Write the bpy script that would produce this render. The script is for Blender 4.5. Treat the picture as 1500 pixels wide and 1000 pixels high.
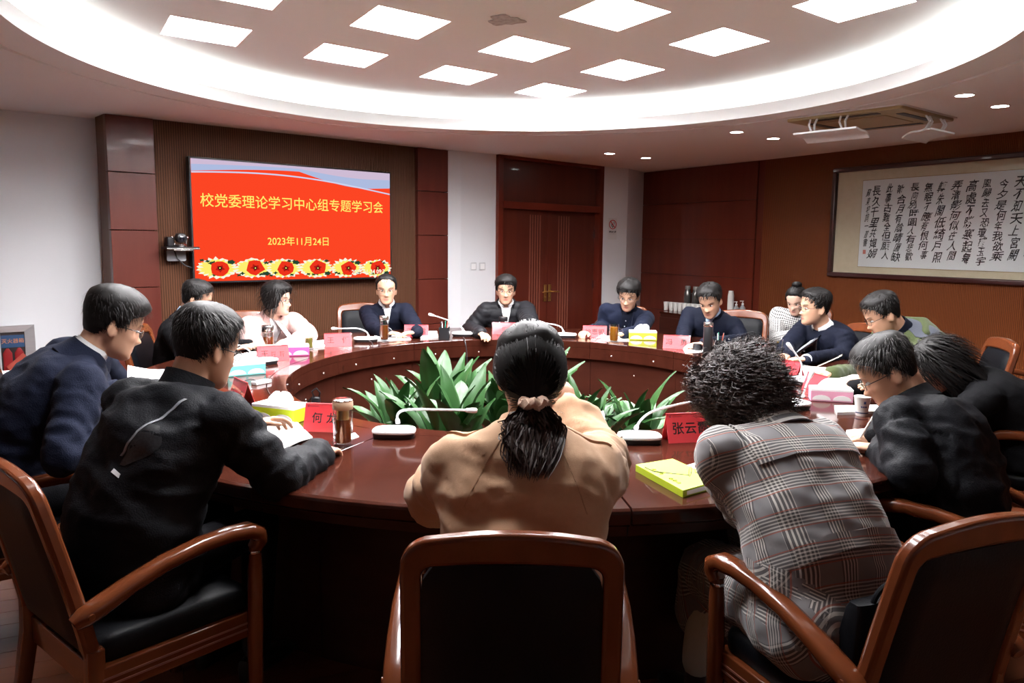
import bpy, bmesh, math, random
import numpy as np
from mathutils import Vector, Matrix, noise
from mathutils.bvhtree import BVHTree

random.seed(7)
RNG = np.random.default_rng(11)
S = bpy.context.scene
COL = S.collection
for o in list(bpy.data.objects):
    bpy.data.objects.remove(o)

# ------------------------------------------------------------------ camera
FPX, PITCH, ROLL, EYE = 1150.0, math.radians(7.19), math.radians(0.6), 1.55
cam_data = bpy.data.cameras.new('camera')
cam_data.sensor_width = 36.0
cam_data.lens = 36.0 * FPX / 1500.0
cam_data.clip_start = 0.05
cam_data.clip_end = 100
cam = bpy.data.objects.new('camera', cam_data)
COL.objects.link(cam)
_U = Vector((0, math.sin(PITCH), math.cos(PITCH)))
_Fw = Vector((0, math.cos(PITCH), -math.sin(PITCH)))
_R = Vector((1, 0, 0))
_c, _s = math.cos(ROLL), math.sin(ROLL)
_cx = _R * _c + _U * _s
_cu = _U * _c - _R * _s
cam.matrix_world = Matrix(((_cx.x, _cu.x, -_Fw.x, 0), (_cx.y, _cu.y, -_Fw.y, 0), (_cx.z, _cu.z, -_Fw.z, EYE), (0, 0, 0, 1)))
S.camera = cam

# ------------------------------------------------------------------ world, exposure
world = bpy.data.worlds.new('world')
S.world = world
world.use_nodes = True
world.node_tree.nodes['Background'].inputs[0].default_value = (0, 0, 0, 1)
world.node_tree.nodes['Background'].inputs[1].default_value = 0.0
S.view_settings.view_transform = 'Standard'
S.view_settings.look = 'None'
S.view_settings.gamma = 1.0
S.view_settings.use_curve_mapping = False
S.view_settings.exposure = 2.0
PANEL_POWER, COVE_POWER, DOWN_POWER, SPOT_POWER, SCREEN_POWER = 23.0, 4.0, 12.0, 25.0, 0.25
S.cycles.max_bounces = 8
S.cycles.diffuse_bounces = 4
S.cycles.glossy_bounces = 3
S.cycles.transmission_bounces = 6
S.cycles.transparent_max_bounces = 10
S.cycles.caustics_reflective = False
S.cycles.caustics_refractive = False
S.cycles.sample_clamp_indirect = 6.0


# ------------------------------------------------------------------ pixel -> place helpers
def ray(px, py):
    u, v = px - 750.0, py - 500.0
    u2, v2 = u * _c + v * _s, -u * _s + v * _c
    d = _R * u2 - _U * v2 + _Fw * FPX
    return d


def atz(px, py, z):
    """the point at height z seen at a pixel"""
    d = ray(px, py)
    t = (z - EYE) / d.z
    return Vector((d.x * t, d.y * t, z))


def A(px, py, Y):
    """the point at distance Y (metres ahead) seen at a pixel"""
    d = ray(px, py)
    t = Y / d.y
    return Vector((d.x * t, Y, EYE + d.z * t))


def on_wall(px, py, a, b):
    """the point on the vertical plane through plan points a, b seen at a pixel"""
    d = ray(px, py)
    n = Vector((b[1] - a[1], a[0] - b[0]))
    t = (a[0] * n.x + a[1] * n.y) / (d.x * n.x + d.y * n.y)
    return Vector((d.x * t, d.y * t, EYE + d.z * t))


# ------------------------------------------------------------------ materials
MATS = {}


def mat(name, col, rough=0.5, metal=0.0, spec=0.5, coat=0.0, var=None, bump=None, coord='Object', emit=None,
        sheen=0.0, trans=0.0, ior=1.45, alpha=1.0, attr=None):
    """var = (second colour, scale xyz, detail, contrast); bump = (scale xyz, strength)"""
    if name in MATS:
        return MATS[name]
    m = bpy.data.materials.new(name)
    m.use_nodes = True
    nt = m.node_tree
    p = nt.nodes['Principled BSDF']
    p.inputs['Base Color'].default_value = (*col, 1)
    p.inputs['Roughness'].default_value = rough
    p.inputs['Metallic'].default_value = metal
    p.inputs['Specular IOR Level'].default_value = spec
    p.inputs['Coat Weight'].default_value = coat
    p.inputs['Coat Roughness'].default_value = 0.06
    p.inputs['Transmission Weight'].default_value = trans
    p.inputs['IOR'].default_value = ior
    p.inputs['Alpha'].default_value = alpha
    if sheen:
        p.inputs['Sheen Weight'].default_value = sheen
        p.inputs['Sheen Roughness'].default_value = 0.5
    if emit:
        p.inputs['Emission Color'].default_value = (*emit[0], 1)
        p.inputs['Emission Strength'].default_value = emit[1]
    if var or bump:
        tc = nt.nodes.new('ShaderNodeTexCoord')

    def nz(scale, detail):
        mp = nt.nodes.new('ShaderNodeMapping')
        mp.inputs['Scale'].default_value = scale
        nt.links.new(tc.outputs[coord], mp.inputs['Vector'])
        n = nt.nodes.new('ShaderNodeTexNoise')
        n.inputs['Scale'].default_value = 1.0
        n.inputs['Detail'].default_value = detail
        nt.links.new(mp.outputs[0], n.inputs['Vector'])
        return n
    if var:
        n = nz(var[1], var[2])
        r = nt.nodes.new('ShaderNodeValToRGB')
        k = var[3] if len(var) > 3 else 0.2
        r.color_ramp.elements[0].position = 0.5 - k
        r.color_ramp.elements[1].position = 0.5 + k
        r.color_ramp.elements[0].color = (*col, 1)
        r.color_ramp.elements[1].color = (*var[0], 1)
        nt.links.new(n.outputs['Fac'], r.inputs[0])
        nt.links.new(r.outputs[0], p.inputs['Base Color'])
    if attr:
        a = nt.nodes.new('ShaderNodeAttribute')
        a.attribute_name = attr
        nt.links.new(a.outputs['Color'], p.inputs['Base Color'])
    if bump:
        n = nz(bump[0], 3.0)
        b = nt.nodes.new('ShaderNodeBump')
        b.inputs['Strength'].default_value = bump[1]
        b.inputs['Distance'].default_value = 0.01
        nt.links.new(n.outputs['Fac'], b.inputs['Height'])
        nt.links.new(b.outputs[0], p.inputs['Normal'])
    MATS[name] = m
    return m


def ribbed_mat(name, col, col2, pitch, axis):
    """wood veneer with fine vertical ribs running across a wall (axis = plan direction of the wall)"""
    m = mat(name, col, rough=0.45, spec=0.15)
    nt = m.node_tree
    p = nt.nodes['Principled BSDF']
    tc = nt.nodes.new('ShaderNodeTexCoord')
    dot = nt.nodes.new('ShaderNodeVectorMath')
    dot.operation = 'DOT_PRODUCT'
    dot.inputs[1].default_value = (axis[0], axis[1], 0)
    nt.links.new(tc.outputs['Object'], dot.inputs[0])
    mul = nt.nodes.new('ShaderNodeMath')
    mul.operation = 'MULTIPLY'
    mul.inputs[1].default_value = 2 * math.pi / pitch
    nt.links.new(dot.outputs['Value'], mul.inputs[0])
    sn = nt.nodes.new('ShaderNodeMath')
    sn.operation = 'SINE'
    nt.links.new(mul.outputs[0], sn.inputs[0])
    r = nt.nodes.new('ShaderNodeValToRGB')
    r.color_ramp.elements[0].position = 0.05
    r.color_ramp.elements[1].position = 0.6
    r.color_ramp.elements[0].color = (*col2, 1)
    r.color_ramp.elements[1].color = (*col, 1)
    mr = nt.nodes.new('ShaderNodeMapRange')
    mr.inputs[1].default_value = -1
    nt.links.new(sn.outputs[0], mr.inputs[0])
    nt.links.new(mr.outputs[0], r.inputs[0])
    nt.links.new(r.outputs[0], p.inputs['Base Color'])
    b = nt.nodes.new('ShaderNodeBump')
    b.inputs['Strength'].default_value = 0.5
    b.inputs['Distance'].default_value = 0.004
    nt.links.new(sn.outputs[0], b.inputs['Height'])
    nt.links.new(b.outputs[0], p.inputs['Normal'])
    return m


def check_mat(name, kind):
    """woven check cloth laid along the garment's own cloth coordinates (UV, metres)"""
    m = mat(name, (0.3, 0.3, 0.3), rough=0.85, spec=0.2, sheen=0.15)
    nt = m.node_tree
    p = nt.nodes['Principled BSDF']
    uv = nt.nodes.new('ShaderNodeUVMap')
    sep = nt.nodes.new('ShaderNodeSeparateXYZ')
    nt.links.new(uv.outputs[0], sep.inputs[0])

    def math_(op, a, b=None, c=None):
        n = nt.nodes.new('ShaderNodeMath')
        n.operation = op
        for i, x in enumerate((a, b, c)):
            if x is None:
                continue
            if isinstance(x, (int, float)):
                n.inputs[i].default_value = x
            else:
                nt.links.new(x, n.inputs[i])
        return n.outputs[0]

    def band(coord, period, a, b):
        fr = math_('FRACT', math_('DIVIDE', coord, period))
        return math_('MULTIPLY', math_('GREATER_THAN', fr, a), math_('LESS_THAN', fr, b))

    def mix(fac, c1, c2):
        n = nt.nodes.new('ShaderNodeMix')
        n.data_type = 'RGBA'
        nt.links.new(fac, n.inputs['Factor'])
        for sock, c in ((6, c1), (7, c2)):
            if isinstance(c, tuple):
                n.inputs[sock].default_value = (*c, 1)
            else:
                nt.links.new(c, n.inputs[sock])
        return n.outputs[2]
    u, v = sep.outputs[0], sep.outputs[1]
    if kind == 'plaid':
        per = 0.098
        col = None
        stripes = []
        for cc in (u, v):
            zone = band(cc, per, 0.06, 0.50)
            fine = band(cc, 0.0088, 0.0, 0.42)
            stripes.append((zone, fine, math_('MAXIMUM', band(cc, per, 0.025, 0.06), band(cc, per, 0.50, 0.535))))
        base = (0.175, 0.172, 0.178)
        (z1, f1, r1), (z2, f2, r2) = stripes
        c1 = mix(f1, (0.035, 0.032, 0.032), (0.60, 0.57, 0.52))
        c2 = mix(f2, (0.035, 0.032, 0.032), (0.60, 0.57, 0.52))
        h1 = math_('MULTIPLY', z1, 0.62)
        col = mix(h1, base, c1)
        h2 = math_('MULTIPLY', z2, 0.5)
        col = mix(h2, col, c2)
        rr = math_('MULTIPLY', r2, 0.75)
        col = mix(rr, col, (0.27, 0.075, 0.05))
    else:
        a = band(u, 0.018, 0, 0.5)
        b = band(v, 0.018, 0, 0.5)
        s = math_('ADD', a, b)
        col = mix(math_('MULTIPLY', s, 0.5), (0.55, 0.54, 0.52), (0.05, 0.05, 0.055))
    nt.links.new(col, p.inputs['Base Color'])
    return m


def clear_mat(name, tint, rough=0.02, gloss=0.12):
    """thin clear sheet: mostly lets light through, reflects at grazing angles"""
    if name in MATS:
        return MATS[name]
    m = bpy.data.materials.new(name)
    m.use_nodes = True
    nt = m.node_tree
    nt.nodes.clear()
    out = nt.nodes.new('ShaderNodeOutputMaterial')
    tr = nt.nodes.new('ShaderNodeBsdfTransparent')
    tr.inputs[0].default_value = (*tint, 1)
    gl = nt.nodes.new('ShaderNodeBsdfGlossy')
    gl.inputs['Roughness'].default_value = rough
    fr = nt.nodes.new('ShaderNodeFresnel')
    fr.inputs['IOR'].default_value = 1.5
    mx = nt.nodes.new('ShaderNodeMixShader')
    ad = nt.nodes.new('ShaderNodeMath')
    ad.operation = 'ADD'
    ad.use_clamp = True
    ad.inputs[1].default_value = gloss - 0.04
    geo = nt.nodes.new('ShaderNodeNewGeometry')
    inv = nt.nodes.new('ShaderNodeMath')
    inv.operation = 'SUBTRACT'
    inv.inputs[0].default_value = 1.0
    nt.links.new(geo.outputs['Backfacing'], inv.inputs[1])
    ml = nt.nodes.new('ShaderNodeMath')
    ml.operation = 'MULTIPLY'
    nt.links.new(fr.outputs[0], ml.inputs[0])
    nt.links.new(inv.outputs[0], ml.inputs[1])
    nt.links.new(ml.outputs[0], ad.inputs[0])
    nt.links.new(ad.outputs[0], mx.inputs[0])
    nt.links.new(tr.outputs[0], mx.inputs[1])
    nt.links.new(gl.outputs[0], mx.inputs[2])
    nt.links.new(mx.outputs[0], out.inputs[0])
    MATS[name] = m
    return m


def emit_mat(name, col, strength):
    if name in MATS:
        return MATS[name]
    m = bpy.data.materials.new(name)
    m.use_nodes = True
    nt = m.node_tree
    nt.nodes.clear()
    out = nt.nodes.new('ShaderNodeOutputMaterial')
    e = nt.nodes.new('ShaderNodeEmission')
    e.inputs[0].default_value = (*col, 1)
    e.inputs[1].default_value = strength
    nt.links.new(e.outputs[0], out.inputs[0])
    MATS[name] = m
    return m


M_white = mat('white_paint', (0.72, 0.74, 0.77), 0.75, bump=((60, 60, 60), 0.03))
M_soffit = mat('soffit_paint', (0.80, 0.80, 0.80), 0.8)
M_ceil = mat('ceiling_paint', (0.80, 0.80, 0.80), 0.8)
M_fascia = mat('fascia_paint', (0.80, 0.80, 0.80), 0.8)
M_wood_l = mat('mahogany_panel', (0.085, 0.016, 0.011), 0.32, spec=0.4, coat=0.15, var=((0.125, 0.028, 0.018), (7, 7, 0.9), 5, 0.25))
M_wood_r = mat('red_mahogany_panel', (0.095, 0.014, 0.007), 0.30, spec=0.4, coat=0.2, var=((0.13, 0.023, 0.011), (9, 9, 0.8), 5, 0.25))
M_door = mat('door_veneer', (0.072, 0.012, 0.007), 0.32, spec=0.4, coat=0.2, var=((0.10, 0.019, 0.010), (14, 14, 0.7), 5, 0.25))
M_door_lip = mat('door_frame_red', (0.125, 0.017, 0.008), 0.3, spec=0.4, coat=0.2)
M_door_line = mat('door_inlay', (0.20, 0.07, 0.045), 0.4)
M_table = mat('table_mahogany', (0.024, 0.0058, 0.0034), 0.10, spec=0.25, coat=0.0, var=((0.042, 0.011, 0.0065), (16, 3, 3), 6, 0.3))
M_table_d = mat('table_dark', (0.024, 0.0058, 0.0034), 0.35, spec=0.25, coat=0.0, var=((0.042, 0.011, 0.0065), (5, 5, 20), 4, 0.3))
M_chair = mat('chair_mahogany', (0.095, 0.023, 0.0075), 0.2, spec=0.4, coat=0.3, var=((0.14, 0.037, 0.0125), (14, 4, 6), 5, 0.3))
M_leather = mat('black_leather', (0.0035, 0.004, 0.0055), 0.45, spec=0.15, bump=((160, 160, 160), 0.08))
M_floor = mat('floor_plank_a', (0.115, 0.032, 0.012), 0.28, spec=0.4, coat=0.1, var=((0.16, 0.048, 0.018), (3, 30, 3), 5, 0.3))
M_floor2 = mat('floor_plank_b', (0.095, 0.025, 0.010), 0.28, spec=0.4, coat=0.1, var=((0.135, 0.038, 0.015), (3, 30, 3), 5, 0.3))
M_floor_base = mat('floor_joint', (0.03, 0.010, 0.005), 0.6)
M_steel = mat('brushed_steel', (0.62, 0.62, 0.62), 0.25, metal=1.0)
M_chrome = mat('chrome', (0.8, 0.8, 0.82), 0.1, metal=1.0)
M_brass = mat('brass', (0.55, 0.36, 0.12), 0.3, metal=1.0)
M_black = mat('black_plastic', (0.012, 0.012, 0.014), 0.35)
M_grey = mat('grey_plastic', (0.30, 0.31, 0.33), 0.4)
M_wp = mat('white_plastic', (0.78, 0.79, 0.80), 0.3)
M_paper = mat('paper', (0.72, 0.72, 0.71), 0.8)
M_print = mat('print_grey', (0.35, 0.35, 0.36), 0.8)
M_ink = mat('ink', (0.012, 0.012, 0.014), 0.7)
M_card = mat('red_card', (0.70, 0.052, 0.066), 0.35, spec=0.5)
M_acryl = clear_mat('clear_acrylic', (0.98, 0.97, 0.97), 0.02, 0.04)
M_glass = clear_mat('clear_glass', (0.93, 0.95, 0.95))
M_tea = mat('tea', (0.28, 0.065, 0.008), 0.1, trans=0.35, ior=1.33)
M_tea2 = mat('amber_tea', (0.42, 0.15, 0.012), 0.1, trans=0.35, ior=1.33)


# ------------------------------------------------------------------ objects
def link(o, parent=None):
    COL.objects.link(o)
    if parent is not None:
        o.parent = parent
    return o


def tag(o, label=None, cat=None, group=None, kind=None):
    if label:
        o['label'] = label
    if cat:
        o['category'] = cat
    if group:
        o['group'] = group
    if kind:
        o['kind'] = kind
    return o


def thing(name, label, cat, loc=(0, 0, 0), rz=0.0, group=None):
    o = bpy.data.objects.new(name, None)
    o.empty_display_size = 0.1
    link(o)
    o.location = loc
    o.rotation_euler = (0, 0, rz)
    return tag(o, label, cat, group)


def copy_tree(o, parent=None):
    c = o.copy()
    link(c)
    c.parent = parent
    for ch in list(o.children):
        copy_tree(ch, c)
    return c


def frame_from(d, up=(0, 0, 1)):
    d = Vector(d).normalized()
    up = Vector(up)
    if abs(d.dot(up)) > 0.98:
        up = Vector((0, 1, 0))
    x = d.cross(up).normalized()
    y = x.cross(d).normalized()
    return x, y, d


class MB:
    """collects shapes; build() links them as one mesh object"""

    def __init__(self):
        self.v, self.f, self.m = [], [], []

    def add(self, vs, fs, mi=0, M=None):
        n = len(self.v)
        if M is not None:
            vs = [M @ Vector(p) for p in vs]
        self.v.extend([tuple(p) for p in vs])
        self.f.extend([tuple(i + n for i in q) for q in fs])
        self.m.extend([mi] * len(fs))
        return self

    def box(self, c, s, mi=0, M=None):
        x, y, z = s[0] / 2, s[1] / 2, s[2] / 2
        vs = [Vector((c[0] + a * x, c[1] + b * y, c[2] + d * z)) for a in (-1, 1) for b in (-1, 1) for d in (-1, 1)]
        return self.add(vs, [(0, 1, 3, 2), (4, 6, 7, 5), (0, 4, 5, 1), (2, 3, 7, 6), (0, 2, 6, 4), (1, 5, 7, 3)], mi, M)

    def loft(self, rings, mi=0, cap=True, closed=False, M=None):
        n = len(rings[0])
        vs = [p for r in rings for p in r]
        fs = []
        R = len(rings)
        for k in range(R if closed else R - 1):
            a, b = k * n, ((k + 1) % R) * n
            for i in range(n):
                j = (i + 1) % n
                fs.append((a + i, a + j, b + j, b + i))
        if cap and not closed:
            fs.append(tuple(reversed(range(n))))
            fs.append(tuple(range((R - 1) * n, R * n)))
        return self.add(vs, fs, mi, M)

    def tube(self, path, rad, n=8, mi=0, up=(0, 0, 1), sx=1.0, sy=1.0, M=None, closed=False, sq=2.0):
        path = [Vector(p) for p in path]
        if not hasattr(rad, '__len__'):
            rad = [rad] * len(path)
        rings = []
        px = None
        for k, p in enumerate(path):
            if closed:
                t = path[(k + 1) % len(path)] - path[k - 1]
            else:
                t = path[min(k + 1, len(path) - 1)] - path[max(k - 1, 0)]
            if t.length < 1e-9:
                t = Vector((0, 0, 1))
            t.normalize()
            if px is None:
                x, y, _ = frame_from(t, up)
            else:
                x = (px - t * px.dot(t)).normalized()
                y = t.cross(x) * -1.0
                y = x.cross(t).normalized()
            px = x
            ring = []
            for i in range(n):
                a = 2 * math.pi * i / n + (math.pi / n if sq != 2 else 0)
                ca, sa = math.cos(a), math.sin(a)
                ca = math.copysign(abs(ca) ** (2 / sq), ca)
                sa = math.copysign(abs(sa) ** (2 / sq), sa)
                ring.append(p + x * (ca * rad[k] * sx) + y * (sa * rad[k] * sy))
            rings.append(ring)
        return self.loft(rings, mi, cap=True, closed=closed, M=M)

    def lathe(self, prof, n=16, mi=0, M=None):
        rings = [[Vector((r * math.cos(2 * math.pi * i / n), r * math.sin(2 * math.pi * i / n), z)) for i in range(n)] for r, z in prof]
        return self.loft(rings, mi, cap=True, M=M)

    def ball(self, c, r, n=12, mi=0, s=(1, 1, 1), M=None):
        rings = []
        for k in range(1, n // 2 + 1):
            th = math.pi * k / (n // 2 + 1)
            rings.append([Vector((c[0] + r * s[0] * math.sin(th) * math.cos(2 * math.pi * i / n), c[1] + r * s[1] * math.sin(th) * math.sin(2 * math.pi * i / n), c[2] - r * s[2] * math.cos(th))) for i in range(n)])
        return self.loft(rings, mi, M=M)

    def prism(self, poly, z0, z1, mi=0, M=None):
        return self.loft([[Vector((x, y, z0)) for x, y in poly], [Vector((x, y, z1)) for x, y in poly]], mi, M=M)

    def poly(self, pts, mi=0, M=None):
        return self.add(pts, [tuple(range(len(pts)))], mi, M)

    def mesh(self, name, mats, smooth=True):
        me = bpy.data.meshes.new(name)
        me.from_pydata(self.v, [], self.f)
        for m in (mats if isinstance(mats, (list, tuple)) else [mats]):
            me.materials.append(m)
        me.polygons.foreach_set('material_index', self.m)
        if smooth:
            me.polygons.foreach_set('use_smooth', [True] * len(self.f))
        bm = bmesh.new()
        bm.from_mesh(me)
        bmesh.ops.recalc_face_normals(bm, faces=bm.faces)
        bm.to_mesh(me)
        bm.free()
        if smooth:
            try:
                me.set_sharp_from_angle(angle=math.radians(42))
            except Exception:
                pass
        return me

    def build(self, name, mats, parent=None, smooth=True, bevel=0.0, seg=2):
        o = bpy.data.objects.new(name, self.mesh(name, mats, smooth))
        link(o, parent)
        if bevel:
            b = o.modifiers.new('bevel', 'BEVEL')
            b.width = bevel
            b.segments = seg
            b.limit_method = 'ANGLE'
            b.angle_limit = math.radians(40)
            b.harden_normals = False
        return o


def struct(name, mb, mats, parent=None, smooth=False, bevel=0.0):
    o = mb.build(name, mats, parent, smooth, bevel)
    if parent is None:
        o['kind'] = 'structure'
    return o


def rrect(w, h, r, n=5):
    """rounded rectangle outline, counter-clockwise, centred"""
    pts = []
    for cx, cy, a0 in ((w / 2 - r, h / 2 - r, 0), (-w / 2 + r, h / 2 - r, 90), (-w / 2 + r, -h / 2 + r, 180), (w / 2 - r, -h / 2 + r, 270)):
        for k in range(n + 1):
            a = math.radians(a0 + 90 * k / n)
            pts.append((cx + r * math.cos(a), cy + r * math.sin(a)))
    return pts


TEXTS = {}


def text_mesh(txt, size, mt, bold=0.0, extrude=0.0, align='CENTER', spacing=1.0):
    cu = bpy.data.curves.new('lettering', 'FONT')
    cu.body = txt
    cu.size = size
    cu.align_x = align
    cu.align_y = 'CENTER'
    cu.offset = bold
    cu.extrude = extrude
    cu.space_character = spacing
    cu.resolution_u = 3
    o = bpy.data.objects.new('lettering', cu)
    COL.objects.link(o)
    dg = bpy.context.evaluated_depsgraph_get()
    me = bpy.data.meshes.new_from_object(o.evaluated_get(dg))
    bpy.data.objects.remove(o)
    bpy.data.curves.remove(cu)
    me.materials.clear()
    me.materials.append(mt)
    return me


def text_obj(name, txt, size, mt, M, parent=None, **kw):
    o = bpy.data.objects.new(name, text_mesh(txt, size, mt, **kw))
    link(o, parent)
    o.matrix_local = M
    return o


def basis(o, x, y, z):
    return Matrix(((x[0], y[0], z[0], o[0]), (x[1], y[1], z[1], o[1]), (x[2], y[2], z[2], o[2]), (0, 0, 0, 1)))

# ================================================================== THE ROOM
ZC = 2.60          # soffit height
ZR = 2.86          # recessed ceiling height
CX, CY = 0.0, 4.82  # centre of table and of the oval ceiling recess
EA, EB = 2.59, 2.84  # half axes of the recess
UPV = Vector((0, 0, 1))


def P2(px, py):
    p = atz(px, py, ZC)
    return (p.x, p.y)


W_L = (-7.29, 4.07)
W_A = P2(152, 166)
W_B = P2(654, 219.9)
W_C = P2(675.4, 221.3)
W_D = P2(727, 226.2)
W_E = P2(881.7, 244)
W_F = P2(920.8, 247)
W_G = P2(944.6, 252.6)
W_H = P2(1113, 235)
W_I = P2(1122, 234)
W_J = P2(1500, 191.7)
_d = Vector((W_J[0] - W_I[0], W_J[1] - W_I[1])).normalized()
W_R = (W_J[0] + _d.x * 5.5, W_J[1] + _d.y * 5.5)
W_K = (-2.3, -4.8)
_w1 = Vector(P2(0, 160))
_w2 = Vector(P2(147, 174.7))
_wd = (_w2 - _w1).normalized()
W_L = tuple(_w1 - _wd * 4.0)
W_M = tuple(_w2 + _wd * 0.35)
ROOM = [W_L, W_M, W_B, W_C, W_D, W_E, W_F, W_G, W_H, W_I, W_J, W_R, W_K]


def ell(t, da=0.0):
    return Vector((CX + (EA + da) * math.cos(t), CY + (EB + da) * math.sin(t)))


def wall(name, a, b, m, z0=0.0, z1=ZC, th=0.12, bevel=0.0):
    a, b = Vector(a[:2]), Vector(b[:2])
    u = (b - a).normalized()
    n = Vector((-u.y, u.x))
    mid = (a + b) / 2
    if n.dot(mid - Vector((CX, CY))) < 0:
        n = -n
    mb = MB()
    q = [a, b, b + n * th, a + n * th]
    mb.loft([[Vector((p.x, p.y, z0)) for p in q], [Vector((p.x, p.y, z1)) for p in q]])
    return mb, u, n


def wall_obj(name, a, b, m, parent=None, **kw):
    mb, u, n = wall(name, a, b, m, **kw)
    return struct(name, mb, m, parent)


wall_obj('wall_left', W_L, W_M, M_white, z1=ZC + 0.02)
wall_obj('wall_rear_left', W_K, W_L, M_white, z1=ZC + 0.02)
wall_obj('wall_rear_right', W_R, W_K, M_white, z1=ZC + 0.02)
M_base = mat('baseboard_wood', (0.10, 0.028, 0.014), 0.35)
for nm, a, b in (('baseboard_left', W_L, W_M), ('baseboard_rear_left', W_K, W_L), ('baseboard_rear_right', W_R, W_K)):
    mb, u, n = wall(nm, a, b, M_base, z1=0.2, th=0.02)
    o = struct(nm, mb, M_base)
    o.location = (-n.x * 0.019, -n.y * 0.019, 0)

# feature wall behind the screen: ribbed field between two stacks of smooth panels
wa, wb = Vector(W_A), Vector(W_B)
wu = (wb - wa).normalized()
wn = Vector((-wu.y, wu.x))      # away from the room
wlen = (wb - wa).length
XW = Vector((wu.x, wu.y, 0))
YW = Vector((wn.x, wn.y, 0))


def wall_s(px, py):
    p = on_wall(px, py, W_A, W_B)
    return (Vector((p.x, p.y)) - wa).dot(wu), p.z


s_l = wall_s(222, 173)[0]
s_r = wall_s(610, 216)[0]
M_rib_b = ribbed_mat('ribbed_veneer_brown', (0.115, 0.050, 0.027), (0.055, 0.022, 0.012), 0.021, wu)
mb = MB()
MW = basis((wa.x, wa.y, 0), XW, YW, UPV)
mb.box((wlen / 2, 0.16, ZC / 2), (wlen - 0.01, 0.26, ZC), 0, MW)
wall_back = struct('wall_back', mb, M_rib_b)
seams = [0.0, 0.06, 0.60] + [wall_s(190, y)[1] for y in (421, 337, 253)] + [ZC - 0.002]
for s0, s1 in ((0.0, s_l), (s_r, wlen)):
    for k in range(1, len(seams) - 1):
        mb = MB()
        mb.box(((s0 + s1) / 2, 0.005, (seams[k] + seams[k + 1]) / 2), (s1 - s0, 0.07, seams[k + 1] - seams[k] - 0.007), 0, MW)
        mb.build('panel', M_wood_l, wall_back, smooth=False, bevel=0.002, seg=1)

# columns and door
wall_obj('wall_column_left_side', W_B, W_C, M_white, th=0.3)
wall_obj('wall_column_left', W_C, W_D, M_white, th=0.3)
wall_obj('wall_column_right', W_E, W_F, M_white, th=0.3)
wall_obj('wall_column_right_side', W_F, W_G, M_white, th=0.3)

da, db = Vector(W_D), Vector(W_E)
du = (db - da).normalized()
dn = Vector((-du.y, du.x))
dlen = (db - da).length
MD = basis((da.x, da.y, 0), (du.x, du.y, 0), (dn.x, dn.y, 0), UPV)


def door_s(px, py):
    p = on_wall(px, py, W_D, W_E)
    return (Vector((p.x, p.y)) - da).dot(du), p.z


door = bpy.data.objects.new('door_1', None)
link(door)
tag(door, kind='structure')
door.matrix_world = MD
dz = (door_s(733, 305)[1] + door_s(872, 312)[1]) / 2
x0, x1 = door_s(733, 350)[0], door_s(873.5, 350)[0]
xm = door_s(804, 430)[0]
mb = MB()
mb.box((x0 / 2, 0.02, ZC / 2), (x0, 0.14, ZC))
mb.box(((x1 + dlen) / 2, 0.02, ZC / 2), (dlen - x1, 0.14, ZC))
mb.box((dlen / 2, 0.02, ZC - 0.02), (dlen, 0.14, 0.04))
mb.box(((x0 + x1) / 2, 0.02, dz + 0.045), (x1 - x0, 0.15, 0.09))
mb.build('frame', M_door_lip, door, smooth=False, bevel=0.004)
mb = MB()
mb.box((dlen / 2, 0.05, (dz + ZC) / 2 + 0.04), (x1 - x0, 0.06, ZC - dz - 0.10))
mb.build('transom_panel', M_door, door, smooth=False, bevel=0.003)
mb = MB()
mb.box((dlen / 2, 0.16, ZC / 2), (dlen, 0.1, ZC))
mb.build('backing', M_table_d, door, smooth=False)
for side in (0, 1):
    a, b = (x0, xm) if side == 0 else (xm, x1)
    mb = MB()
    mb.box(((a + b) / 2, 0.06, dz / 2 + 0.005), (b - a - 0.008, 0.05, dz - 0.01))
    leaf = mb.build('door_leaf', M_door, door, smooth=False, bevel=0.003)
    ga, gb = (door_s(778.5, 400)[0], door_s(793, 400)[0]) if side == 0 else (door_s(820, 400)[0], door_s(834.5, 400)[0])
    for k in range(5):
        mb = MB()
        x = ga + (gb - ga) * k / 4
        mb.box((x, 0.033, dz / 2), (0.012, 0.008, dz - 0.12))
        mb.build('inlay_strip', M_door_line, leaf, smooth=False)
    hx = xm + (-0.042 if side == 0 else 0.042)
    hz = door_s(804, 429)[1]
    mb = MB()
    mb.box((hx, 0.028, hz), (0.045, 0.014, 0.22))
    mb.tube([(hx, 0.02, hz + 0.02), (hx, -0.03, hz + 0.02), (hx + (-0.02 if side == 0 else 0.02), -0.04, hz + 0.02), (hx + (-0.11 if side == 0 else 0.11), -0.036, hz + 0.015)], 0.010, 8)
    mb.ball((hx, 0.018, hz - 0.05), 0.013, 8)
    mb.build('handle', M_brass, leaf, bevel=0.003)
    for zz in (dz - 0.28, dz / 2, 0.3):
        mb = MB()
        mb.box((x0 + 0.012 if side == 0 else x1 - 0.012, 0.03, zz), (0.022, 0.01, 0.11))
        mb.build('hinge', M_steel, leaf, smooth=False)

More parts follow.
